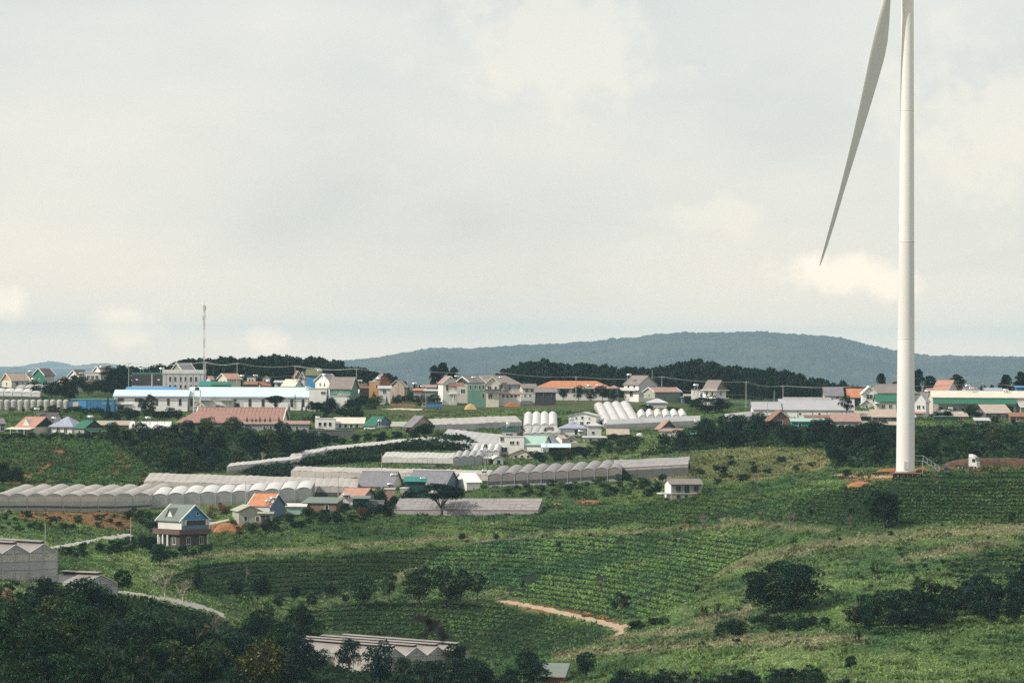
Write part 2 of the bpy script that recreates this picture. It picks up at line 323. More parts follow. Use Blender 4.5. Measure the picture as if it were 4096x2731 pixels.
DRY = [([(165,561),(230,553),(330,548),(400,542),(470,536)], 4.5), ([(455,545),(430,556),(410,570),(395,580)], 5), ([(480,541),(560,535),(640,531),(700,527),(760,523)], 4),
       ([(700,512),(735,521),(790,527),(830,530)], 4), ([(650,590),(700,575),(760,558),(820,545),(880,538),(1030,527)], 10), ([(700,620),(740,612),(760,600)], 8),
       ([(600,640),(680,630),(740,625)], 7), ([(560,655),(640,648),(740,640),(820,645)], 9), ([(900,560),(960,548),(1000,540)], 9), ([(310,602),(360,602)], 2), ([(720,635),(860,640)], 7)]
PATHL = [[(498, 600.5), (515, 603), (545, 609), (580, 617), (606, 623.5), (621, 627), (621.5, 634)], [(50, 548), (75, 544), (100, 539), (118, 536.5), (131, 534.5)], [(205, 524.5), (218, 522), (229, 519.5)], [(100, 588), (140, 595), (175, 601), (200, 606), (222, 614)]]
def offpath(px, py): return np.min([dline(px, py, p) for p in PATHL], axis=0) > 2.6
def gcol(px, py, X, Y):
    px = px + (fbm(X / 6, Y / 9, 21, 3) - 0.5) * 9; py = py + (fbm(X / 6, Y / 9, 31, 3) - 0.5) * 5
    n1 = fbm(X / 16, Y / 22, 41, 4); n2 = fbm(X / 3.2, Y / 5.5, 51, 3); n3 = fbm(X / 45, Y / 60, 61, 3)  # n3 varies dryness and paints cloud dapple into the field colour
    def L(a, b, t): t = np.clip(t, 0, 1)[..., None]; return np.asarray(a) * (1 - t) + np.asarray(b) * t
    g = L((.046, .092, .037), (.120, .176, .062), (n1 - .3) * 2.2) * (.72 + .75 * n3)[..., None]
    dry = np.clip((n2 - .52) * 3.2, 0, 1) * np.clip((n3 - .36) * 3, 0, 1) * 0.75
    for pts, w in DRY: dry = np.maximum(dry, np.clip(1.25 - dline(px, py, pts) / w, 0, 1) * np.clip(0.25 + n2 * 1.3, 0, 1))
    c = L(g, (.200, .194, .115), 0) * (1 - dry[..., None]) + np.array((.200, .194, .115)) * dry[..., None]
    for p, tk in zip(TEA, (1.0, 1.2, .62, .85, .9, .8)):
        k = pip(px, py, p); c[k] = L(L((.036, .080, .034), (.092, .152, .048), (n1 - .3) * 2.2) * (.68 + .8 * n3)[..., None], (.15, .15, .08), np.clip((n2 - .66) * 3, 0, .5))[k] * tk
    k = pip(px, py, LEFTFIELD); c[k] = L(L((.045, .100, .038), (.085, .150, .055), (n1 - .3) * 2), (.28, .115, .055), np.clip((fbm(X / 9, Y / 16, 77, 3) - .56) * 7, 0, .85))[k]
    k = pip(px, py, MEADOW); c[k] = L((.070, .110, .040), (.135, .150, .070), (n1 - .25) * 1.8)[k]
    k = pip(px, py, MEADOW2); c[k] = L((.085, .115, .045), (.200, .195, .095), (n1 - .2) * 1.8)[k]
    k = pip(px, py, DARKCROP); c[k] = (.018, .036, .022)
    for p, a in RED:
        k = pip(px, py, p); t = np.clip(a * (0.55 + 0.9 * n2), 0, 1); c[k] = L(c, L((.27, .105, .045), (.42, .20, .10), n1), t)[k]
    far = np.clip((Y - 1500) / 300, 0, 1); c = L(c, (.035, .06, .03), far)
    return c
GROUND = leafmat('ground_cover', (.05, .1, .04), 0.0, 'tint', 0.0)
def ground_material():
    m = bpy.data.materials.new('ground_soil'); m.use_nodes = True; nt = m.node_tree; b = nt.nodes['Principled BSDF']; b.inputs['Roughness'].default_value = 0.95; b.inputs['Specular IOR Level'].default_value = 0.1
    a = nt.nodes.new('ShaderNodeAttribute'); a.attribute_name = 'tint'; t = nt.nodes.new('ShaderNodeTexCoord')
    n = nt.nodes.new('ShaderNodeTexNoise'); n.inputs['Scale'].default_value = 0.9; n.inputs['Detail'].default_value = 8; n.inputs['Roughness'].default_value = 0.75
    nt.links.new(t.outputs['Object'], n.inputs['Vector'])
    r = ramp(nt, n.outputs['Fac'], [(0.30, (.18, .20, .22)), (0.5, (.60, .60, .58)), (0.72, (1.15, 1.1, 1.0))])
    x = nt.nodes.new('ShaderNodeMixRGB'); x.blend_type = 'MULTIPLY'; x.inputs[0].default_value = 0.95
    nt.links.new(a.outputs['Color'], x.inputs[1]); nt.links.new(r.outputs[0], x.inputs[2]); nt.links.new(x.outputs[0], b.inputs['Base Color'])
    w = nt.nodes.new('ShaderNodeBump'); w.inputs['Strength'].default_value = 0.6; w.inputs['Distance'].default_value = 0.4
    nt.links.new(n.outputs['Fac'], w.inputs['Height']); nt.links.new(w.outputs[0], b.inputs['Normal'])
    return m
SOIL = ground_material()
tcol = np.concatenate([np.linspace(-1.2, -0.16, 22), np.arange(-0.15, 0.1501, 0.0011), np.linspace(0.16, 1.2, 22)])
drow = np.concatenate([np.arange(0, 500, 12.0), np.arange(500, 1500, 2.2), np.arange(1500, 2500, 22.0), np.geomspace(2500, 30000, 44)]); drow[0] = -60
TT, DD = np.meshgrid(tcol, drow); XX = TT * np.maximum(DD, 60); YY = DD
ZZ = hgt(XX, YY); nr, nc = XX.shape
ZZ = np.where(YY < 0, -1.9, ZZ)
gx, gy = proj(XX.ravel(), np.maximum(YY.ravel(), 5.0), ZZ.ravel())
idx = np.arange(nr * nc).reshape(nr, nc)
Q = np.stack([idx[:-1, :-1], idx[:-1, 1:], idx[1:, 1:], idx[1:, :-1]], -1).reshape(-1, 4)
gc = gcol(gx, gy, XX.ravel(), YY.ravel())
for p in TEA: gc[pip(gx, gy, p)] = (.022, .040, .021)          # soil between the bushes, darkened to stand in for row shade
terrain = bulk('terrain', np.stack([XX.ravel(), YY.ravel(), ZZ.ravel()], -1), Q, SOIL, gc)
terrain.data.polygons.foreach_set('use_smooth', np.ones(len(terrain.data.polygons), bool)); tagobj(terrain, kind='structure')
# ------------------------------------------------------------------ far hills
def far_hill(name, dist, depth, crest, x0, x1, nx, ny, rough, cola, colb, s):
    xs = np.linspace(x0, x1, nx); k = np.linspace(0, 1, ny); A, B = np.meshgrid(xs, k)
    cy_ = np.interp(A, [c[0] for c in crest], [c[1] for c in crest])
    Y = dist + B * depth; tx = np.array([ray(a, 350).x for a in xs])[None, :] * np.ones_like(B)
    X = tx * Y; base = -135.0
    top = np.array([ray(a, c).z for a, c in zip(xs, np.interp(xs, [q[0] for q in crest], [q[1] for q in crest]))])[None, :] * (dist + 0.62 * depth)
    prof = np.clip(np.sin(np.clip(B / 0.62, 0, 1) * math.pi / 2) ** 0.8, 0, 1) * np.clip(1.25 - np.clip((B - 0.62) / 0.38, 0, 1) * 1.2, 0, 1).clip(0, 1)
    rid = (fbm(X / (rough * 26), Y / (rough * 40), s, 4) - 0.5)
    Z = base + (top - base) * prof * (1 + 0.55 * rid * (1 - 0.9 * np.exp(-((B - 0.62) / 0.12) ** 2)))
    Z += (fbm(X / rough, Y / rough, s + 5, 3) - 0.5) * rough * 0.62 + (vn(X / (rough * .45), Y / (rough * .6), s + 9) - .5) * rough * 0.42
    i = np.arange(nx * ny).reshape(ny, nx); q = np.stack([i[:-1, :-1], i[:-1, 1:], i[1:, 1:], i[1:, :-1]], -1).reshape(-1, 4)
    n = fbm(X / (rough * 9), Y / (rough * 14), s + 3, 4); t = np.clip((n - 0.38) * 2.6, 0, 1)[..., None]
    n2 = vn(X / (rough * .7), Y / (rough * .9), s + 4)[..., None]
    c = (np.array(cola) * (1 - t) + np.array(colb) * t) * (0.55 + 0.9 * n2)
    o = bulk(name, np.stack([X.ravel(), Y.ravel(), Z.ravel()], -1), q, SOIL, c.reshape(-1, 3)); tagobj(o, kind='structure'); return o
far_hill('hill', 11800, 4200, [(x_, y_ + 2.5) for x_, y_ in ((180,372),(250,366),(318,361),(345,358),(380,355),(430,346),(470,347),(520,344),(570,342),(620,338),(660,334),(700,332),(760,331),(810,333),(840,336),(870,343),(900,350),(930,353),(1024,354),(1150,352))], 180, 1160, 620, 90, 24, (.022,.036,.028), (.075,.078,.052), 200)
far_hill('hill', 27000, 2500, [(-90,372),(-20,369),(20,366),(35,363.5),(50,361),(62,362.5),(75,365.5),(95,363.5),(108,363),(125,366),(160,370),(220,374)], -90, 230, 160, 30, 22, (.03,.05,.03), (.05,.06,.04), 300)
far_hill('hill', 21500, 3500, [(-90,368),(0,366.5),(60,367.5),(130,367),(250,369),(400,372),(520,374)], -90, 520, 200, 26, 22, (.035,.05,.03), (.06,.07,.04), 330)
# ------------------------------------------------------------------ ground cover (uncountable): grass, tea rows, shrub crops
def sample(n, d0, d1, t0=-0.14, t1=0.14, s=1):
    r = np.random.default_rng(s); Y = np.sqrt(r.uniform(d0 ** 2, d1 ** 2, n)); X = r.uniform(t0, t1, n) * Y
    Z = hgt(X, Y); px, py = proj(X, Y, Z); return X, Y, Z, px, py, r
def tufts(X, Y, Z, hh, ww, r, k=2, lean=0.5):
    n = len(X); V = []; Fq = []
    for j in range(k):
        a = r.uniform(0, 2 * math.pi, n); h = hh * r.uniform(.5, 1.35, n); w = ww * r.uniform(.6, 1.4, n)
        ox, oy = r.normal(0, .35, n) * ww, r.normal(0, .35, n) * ww; lx, ly = r.normal(0, lean, n) * h, r.normal(0, lean, n) * h
        b1 = np.stack([X + ox - np.cos(a) * w, Y + oy - np.sin(a) * w, Z - .05 + 0 * X], -1); b2 = np.stack([X + ox + np.cos(a) * w, Y + oy + np.sin(a) * w, Z - .05 + 0 * X], -1)
        tp = np.stack([X + ox + lx, Y + oy + ly, Z + h], -1)
        V.append(np.stack([b1, b2, tp], 1).reshape(-1, 3))
    return np.concatenate(V), np.arange(3 * n * k).reshape(-1, 3), np.tile(np.repeat(np.arange(n), 3), k)
def clumps(X, Y, Z, size, r, k=4, flat=.75):
    n = len(X); V = []
    for j in range(k):
        c = np.stack([X + r.normal(0, .42, n) * size, Y + r.normal(0, .42, n) * size, Z + np.abs(r.normal(.25, .4, n)) * size * flat], -1)
        nrm = np.stack([r.normal(0, .7, n), r.normal(-.15, .7, n), np.abs(r.normal(.8, .5, n))], -1); nrm /= np.linalg.norm(nrm, axis=1)[:, None]
        u = np.cross(nrm, np.stack([r.normal(0, 1, n), r.normal(0, 1, n), r.normal(0, 1, n)], -1)); u /= np.linalg.norm(u, axis=1)[:, None]; v = np.cross(nrm, u)
        s = (size * r.uniform(.35, .75, n))[:, None]
        V.append(np.stack([c - u * s, c + v * s * .8, c + u * s, c - v * s * .8], 1).reshape(-1, 3))
    return np.concatenate(V), np.arange(4 * n * k).reshape(-1, 4), np.tile(np.repeat(np.arange(n), 4), k)
COVER = leafmat('field_cover', (.05, .1, .04), 0.25, 'tint', 0.30)
notp = lambda px, py, polys: ~np.any([pip(px, py, p) for p in polys], axis=0)
inframe = lambda px, py: (px > -25) & (px < 1050) & (py > 380) & (py < 715)
REDP = [p for p, a in RED if a > 0.5]
X, Y, Z, px, py, r = sample(1000000, 575, 1300, -.139, .139, s=2); k = inframe(px, py) & (py > 396); X, Y, Z, px, py = X[k], Y[k], Z[k], px[k], py[k]
k = notp(px, py, TEA + [DARKCROP]) & offpath(px, py); rd = ~notp(px, py, REDP); k &= ~rd | (r.uniform(0, 1, len(X)) < .30); k &= r.uniform(0, 1, len(X)) < np.where(Y < 1000, 1, .55); X, Y, Z, px, py = X[k], Y[k], Z[k], px[k], py[k]; print('grass', len(X))
nz = fbm(X / 2.2, Y / 3.2, 91, 3); big = np.clip((nz - .46) * 4, 0, 1)
V, T, I = tufts(X, Y, Z, 0.16 + 0.50 * big, 0.24 + .14 * big, r, 1, .8)
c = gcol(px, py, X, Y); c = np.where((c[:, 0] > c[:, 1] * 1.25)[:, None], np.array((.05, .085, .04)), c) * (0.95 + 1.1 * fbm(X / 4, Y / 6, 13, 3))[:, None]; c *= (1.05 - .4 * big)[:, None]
tagobj(bulk('grass', V, T, COVER, c[I]), 'tall green and straw coloured grass over the hillside', 'grass', kind='stuff')
X, Y, Z, px, py, r = sample(620000, 620, 1080, -.139, .139, s=3); k = np.zeros(len(X), bool)
for p in TEA: k |= pip(px, py, p)
ph = (h0(X, Y) + 0.22 * (fbm(X / 30, Y / 30, 8, 2) - .5) + 0.004 * X) / 0.74; ph = ph - np.floor(ph)
gap = fbm(X / 5, Y / 7, 95, 3); k &= (ph < .50) & (gap > .24) & inframe(px, py) & offpath(px, py)
X, Y, Z, px, py = X[k], Y[k], Z[k], px[k], py[k]; print('tea', len(X))
V, T, I = clumps(X, Y, Z + .08, 0.46 + 0 * X, r, 3, .75)
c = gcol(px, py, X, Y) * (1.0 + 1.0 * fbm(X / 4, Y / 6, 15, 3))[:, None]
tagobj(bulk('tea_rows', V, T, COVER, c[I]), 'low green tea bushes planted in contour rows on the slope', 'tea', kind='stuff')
X, Y, Z, px, py, r = sample(160000, 980, 1200, s=4); k = pip(px, py, DARKCROP) & inframe(px, py); X, Y, Z, px, py = X[k], Y[k], Z[k], px[k], py[k]; print('coffee', len(X))
V, T, I = clumps(X, Y, Z + .5 + fbm(X / 3, Y / 3, 5, 2) * 1.1, 0.8 + 0 * X, r, 3, 1.0)
tagobj(bulk('shrub_crop', V, T, COVER, np.array((.020, .040, .024)) * (0.6 + 0.9 * fbm(X / 2, Y / 3, 18, 2))[I][:, None]), 'dense dark shrub crop between the white greenhouse bands', 'crop', kind='stuff')
X, Y, Z, px, py, r = sample(120000, 980, 1200, s=5); k = pip(px, py, LEFTFIELD) & inframe(px, py); X, Y, Z, px, py = X[k], Y[k], Z[k], px[k], py[k]
nz = fbm(X / 2.2, Y / 3.4, 97, 2); k = nz > .42; X, Y, Z, px, py = X[k], Y[k], Z[k], px[k], py[k]
V, T, I = clumps(X, Y, Z + .1, 0.62 + 0 * X, r, 3, 1.1); c = gcol(px, py, X, Y); c = np.where((c[:, 0] > c[:, 1])[:, None], np.array((.06, .11, .045)), c)
tagobj(bulk('vegetable_plants', V, T, COVER, (c * (0.7 + 0.8 * fbm(X / 3, Y / 5, 19, 2))[:, None])[I]), 'leafy green crop rows on red soil beside the dark thicket', 'crop', kind='stuff')
# ------------------------------------------------------------------ trees: prototypes with shared meshes
BARK = mat('bark', (.10, .085, .065), 0.9, 0.3, 2.0); PALEBARK = mat('pale_bark', (.40, .365, .30), 0.9, 0.25, 2.0)
LEAF = {k: leafmat('leaves_' + k, v) for k, v in dict(dark=(.0105,.0265,.0175), mid=(.021,.046,.022), olive=(.038,.056,.024), bright=(.045,.085,.028), yellow=(.060,.066,.022), pine=(.0105,.0245,.017), bluish=(.013,.029,.023), straw=(.17,.13,.07), brown=(.11,.065,.035)).items()}
def leaves(cent, size, r, n, up=0.35):
    """n leaf sprays round the given points"""
    c = cent; nrm = r.normal(0, 1, (n, 3)); nrm[:, 2] += up; nrm /= np.linalg.norm(nrm, axis=1)[:, None]
    u = np.cross(nrm, r.normal(0, 1, (n, 3))); u /= np.linalg.norm(u, axis=1)[:, None]; v = np.cross(nrm, u); s = (size * r.uniform(.55, 1.3, n))[:, None]
    V = np.stack([c - u * s, c + v * s * .55, c + u * s, c - v * s * .55], 1).reshape(-1, 3)
    return V, np.arange(4 * n).reshape(-1, 4)
def limbs(r, spec, top, spread, n, rad, base=0.0, rec=1, twig=0):
    b = MB(); b.bar((0, 0, -0.06), (spec[0], spec[1], base), rad, 6, rad * .75); ends = []
    for i in range(n):
        a = 2 * math.pi * (i + r.uniform(-.3, .3)) / n; L = r.uniform(.6, 1); e = (spec[0] + math.cos(a) * spread * L, spec[1] + math.sin(a) * spread * L, base + (top - base) * r.uniform(.65, 1))
        m = (spec[0] + math.cos(a) * spread * .35 * L, spec[1] + math.sin(a) * spread * .35 * L, base + (e[2] - base) * .55)
        b.bar((spec[0], spec[1], base), m, rad * .55, 5, rad * .4); b.bar(m, e, rad * .4, 4, rad * .12); ends.append(e)
        for q in range(rec):
            a2 = a + r.uniform(-.9, .9); f = (m[0] + math.cos(a2) * spread * .5, m[1] + math.sin(a2) * spread * .5, m[2] + (top - m[2]) * r.uniform(.5, .95)); b.bar(m, f, rad * .25, 4, rad * .07); ends.append(f)
            for t in range(twig):
                g = Vector(m).lerp(Vector(f), r.uniform(.35, .95)); b.bar(g, g + Vector((r.normal(0, .07), r.normal(0, .07), abs(r.normal(.10, .04)))), rad * .10, 3, rad * .03)
    return b
def lobes(r, n, cz, rx, rz, lob, k, jit=1.0):
    pts = []; c0 = []
    for i in range(k):
        while True:
            p = r.uniform(-1, 1, 3)
            if p @ p < 1: break
        p = p / max(np.linalg.norm(p), .25) * np.linalg.norm(p) ** .5
        c0.append((p[0] * rx * .72, p[1] * rx * .72, cz + p[2] * rz * .72, lob * r.uniform(.65, 1.25)))
    w = np.array([c[3] ** 2 for c in c0]); pick = r.choice(k, n, p=w / w.sum()); d = r.normal(0, 1, (n, 3)); d /= np.linalg.norm(d, axis=1)[:, None]; d[:, 2] = np.where(r.uniform(0, 1, n) < .6, np.abs(d[:, 2]), d[:, 2])
    C0 = np.array(c0)[pick]; return C0[:, :3] + d * (C0[:, 3:4] * (1 - np.abs(r.normal(0, .22, (n, 1))) * jit)) * np.array([1, 1, .8])
def proto(kind, seed):
    r = np.random.default_rng(seed); t = None
    if kind == 'broad': t = limbs(r, (r.normal(0, .02), r.normal(0, .02)), .85, .28, 6, .024, .16, 2); pts = lobes(r, 2600, .55, .52, .46, .17, 24); V, Fq = leaves(pts, .030, r, len(pts))
    elif kind == 'bigbroad': t = limbs(r, (r.normal(0, .02), r.normal(0, .02)), .85, .33, 8, .024, .12, 3); pts = lobes(r, 9500, .49, .53, .47, .13, 50); V, Fq = leaves(pts, .0175, r, len(pts))
    elif kind == 'dense': t = limbs(r, (0, 0), .75, .2, 5, .03, .12, 1); pts = lobes(r, 3600, .50, .50, .50, .20, 20); V, Fq = leaves(pts, .026, r, len(pts))
    elif kind == 'gappy': t = limbs(r, (r.normal(0, .04), r.normal(0, .04)), .92, .30, 6, .02, .35, 3, 1); pts = lobes(r, 1500, .64, .46, .36, .11, 17); V, Fq = leaves(pts, .028, r, len(pts))
    elif kind == 'bush': t = limbs(r, (0, 0), .6, .25, 5, .02, .08, 1); pts = lobes(r, 1400, .42, .54, .52, .22, 14); V, Fq = leaves(pts, .044, r, len(pts))
    elif kind == 'umbrella':
        t = limbs(r, (.02, 0), .82, .40, 9, .022, .22, 3); pts = lobes(r, 5200, .70, .52, .27, .12, 40); V, Fq = leaves(pts, .022, r, len(pts))
    elif kind == 'pine':
        t = limbs(r, (r.normal(0, .03), 0), .95, .2, 6, .016, .45, 1); pts = np.concatenate([lobes(r, 300, z, w, .05, .10, 8) for z, w in ((.46, .30), (.56, .42), (.66, .48), (.75, .46), (.84, .38), (.92, .28), (.97, .16))]); V, Fq = leaves(pts, .040, r, len(pts), .8)
    elif kind == 'conifer':
        t = MB().bar((0, 0, -.05), (0, 0, .98), .03, 6, .004); z = 1 - np.sqrt(r.uniform(0, 1, 1500)) * .95; a = r.uniform(0, 6.283, 1500); q = (1 - z) * .48 * r.uniform(.55, 1, 1500) * (.75 + .25 * np.sin(z * 60)); pts = np.stack([np.cos(a) * q, np.sin(a) * q, z - .25 * q], -1); V, Fq = leaves(pts, .03, r, 1500, .5)
    elif kind == 'spire':
        t = MB().bar((0, 0, -.05), (0, 0, 1), .02, 6, .004); P_ = []
        for i in range(13):
            z = .14 + i * .065; R = (1.02 - z) * .46; m = 90; a = np.floor(r.uniform(0, 7, m)) * .898 + i; q = R * r.uniform(.1, 1, m); P_.append(np.stack([np.cos(a) * q + r.normal(0, .01, m), np.sin(a) * q + r.normal(0, .01, m), z + q * .12 + r.normal(0, .006, m)], -1))
        pts = np.concatenate(P_); V, Fq = leaves(pts, .022, r, len(pts), .6)
    elif kind == 'woodpine': t = MB().bar((0, 0, -.05), (0, 0, .9), .02, 5, .008); pts = np.concatenate([lobes(r, 150, z, w, .06, .15, 6) for z, w in ((.25, .42), (.42, .5), (.58, .5), (.72, .44), (.84, .34), (.94, .2))]); V, Fq = leaves(pts, .062, r, len(pts), .6)
    elif kind == 'bare':
        t = MB(); V = Fq = None
        def grow(p, d, L, rad, k):
            q = p + d * L; t.bar(p, q, rad, 4 if k > 2 else 3, rad * .62)
            if k == 0: return
            for i in range(3 if k > 1 else 2):
                e = (d + Vector((r.normal(0, .55), r.normal(0, .55), r.normal(.12, .3)))).normalized(); grow(p.lerp(q, r.uniform(.65, 1)), e, L * r.uniform(.6, .85), rad * .58, k - 1)
        grow(Vector((0, 0, -.05)), Vector((r.normal(0, .05), r.normal(0, .05), 1)).normalized(), .30, .030, 5)
    elif kind == 'banana':
        n = 26; V = []; Fq = []; t = MB()
        for s in range(4):
            bx, by = r.normal(0, .16, 2); t.bar((bx, by, -.05), (bx * 1.1, by * 1.1, .5), .04, 6, .025)
            for i in range(n // 4 + 2):
                a = r.uniform(0, 6.283); L = r.uniform(.28, .5); z0 = .45; wv = np.array([-math.sin(a), math.cos(a), 0]) * .055; d = np.array([math.cos(a), math.sin(a), 0]); p0 = np.array([bx * 1.1, by * 1.1, z0])
                el = r.uniform(.5, 1.25); p1 = p0 + d * L * .5 * math.cos(el) + np.array([0, 0, L * math.sin(el)]); p2 = p1 + d * L * .5 + np.array([0, 0, -L * .12 * r.uniform(.3, 2)])
                k = len(V); V += [p0, p1 - wv, p1 + wv, p2]; Fq.append((k, k + 1, k + 3, k + 2))
        V = np.array(V); Fq = np.array(Fq)
    elif kind == 'yucca':
        t = MB(); V = []; Fq = []
        for s in range(5):
            bx, by = r.normal(0, .13, 2); hz = r.uniform(.3, .62); t.bar((bx, by, -.05), (bx * 1.4, by * 1.4, hz), .05, 5, .04)
            for i in range(34):
                a = r.uniform(0, 6.283); el = r.uniform(-.9, 1.4); d = np.array([math.cos(a) * math.cos(el), math.sin(a) * math.cos(el), math.sin(el)]); p = np.array([bx * 1.4, by * 1.4, hz]); w = np.cross(d, (0, 0, 1)) * .03; q = p + d * r.uniform(.26, .42); k = len(V); V += [p - w, p + w, q + w * .2, q - w * .2]; Fq.append((k, k + 1, k + 2, k + 3))
        V = np.array(V); Fq = np.array(Fq)
    return t, V, Fq
PROTO = {}
for kind, n in dict(broad=4, bigbroad=2, dense=3, gappy=3, bush=4, umbrella=1, pine=4, woodpine=4, conifer=2, spire=1, bare=4, banana=3, yucca=2).items():
    for i in range(n):
        t, V, Fq = proto(kind, 100 + 7 * i + len(kind)); tm = mesh(kind + '_trunk', t.V, t.F, PALEBARK if kind == 'bare' else BARK); cm = None
        if V is not None:
            cm = bpy.data.meshes.new(kind + '_crown'); cm.vertices.add(len(V)); cm.vertices.foreach_set('co', np.asarray(V, np.float32).ravel()); m_ = len(Fq); k_ = Fq.shape[1]
            cm.loops.add(m_ * k_); cm.loops.foreach_set('vertex_index', np.asarray(Fq, np.int32).ravel()); cm.polygons.add(m_); cm.polygons.foreach_set('loop_start', np.arange(0, m_ * k_, k_, dtype=np.int32)); cm.materials.append(LEAF['mid']); cm.update(calc_edges=True)
        PROTO.setdefault(kind, []).append((tm, cm, V, Fq))
NT = [0]
def tree(kind, px, py, hp, wp, label, leaf='mid', group=None, name='tree', cat='tree', d=None, var=None, sink=0.0):
    if name == 'tree': name = dict(conifer='cypress', spire='conifer', pine='pine_tree', bare='bare_tree').get(kind, 'tree')
    d = d or G(px, py); s = F / d; p = P(px, py, d); x, y = p.x, p.y; z = gz(x, y) if abs(gz(x, y) - p.z) < 2.5 else p.z
    i = random.randrange(len(PROTO[kind])) if var is None else var; tm, cm, _, _ = PROTO[kind][i]; NT[0] += 1
    e = empty(name, (x, y, z - sink), random.uniform(0, 6.28)); e.scale = (wp / s, wp / s, hp / s); tagobj(e, label, cat, group)
    tk = link('trunk', tm, e)
    if kind == 'bare' and 'pale' not in label: tk.material_slots[0].link = 'OBJECT'; tk.material_slots[0].material = mat('grey_bark', (.19, .17, .15), .9, .25, 2.0)
    if cm:
        c = link('crown', cm, e); c.material_slots[0].link = 'OBJECT'; c.material_slots[0].material = LEAF[leaf]
    return e
def mass(name, label, items, leaf, cat):
    Vs = []; Qs = []; k = 0
    for kind, i, x, y, z, w, h, a in items:
        _, _, V, Fq = PROTO[kind][i]; ca, sa = math.cos(a), math.sin(a)
        v = np.stack([(V[:, 0] * ca - V[:, 1] * sa) * w + x, (V[:, 0] * sa + V[:, 1] * ca) * w + y, V[:, 2] * h + z], -1); Vs.append(v); Qs.append(Fq + k); k += len(V)
    o = bulk(name, np.concatenate(Vs), np.concatenate(Qs), LEAF[leaf]); return tagobj(o, label, cat, kind='stuff')
# ------------------------------------------------------------------ buildings
def win(parent, face, u, v, ww, hh, dims, fr='white', glass=None, door=False):
    w, dp, z1 = dims; glass = glass or GLASS
    L = w if face in 'fb' else dp; a = (u - .5) * L; z = v * z1; e = .06; f = .09; b = MB(); g = MB()
    def put(m, a0, a1, z0, z1, o0, o1):
        if face == 'f': m.box(a0, a1, -dp / 2 - o1, -dp / 2 - o0, z0, z1)
        elif face == 'b': m.box(a0, a1, dp / 2 + o0, dp / 2 + o1, z0, z1)
        elif face == 'l': m.box(-w / 2 - o1, -w / 2 - o0, -a1, -a0, z0, z1)
        else: m.box(w / 2 + o0, w / 2 + o1, a0, a1, z0, z1)
    x0, x1, y0, y1 = a - ww / 2, a + ww / 2, z - hh / 2, z + hh / 2
    put(b, x0 - f, x0, y0 - f, y1 + f, -.02, e); put(b, x1, x1 + f, y0 - f, y1 + f, -.02, e); put(b, x0, x1, y1, y1 + f, -.02, e); put(b, x0 - .05, x1 + .05, y0 - f * 1.2, y0, -.02, e * 2)
    if ww > .9: put(b, a - .03, a + .03, y0, y1, -.02, e * .8)
    put(g, x0, x1, y0, y1, -.02, e * .5)
    o = b.build('door' if door else 'window', M(fr), parent); g.build('pane', glass, o); return o
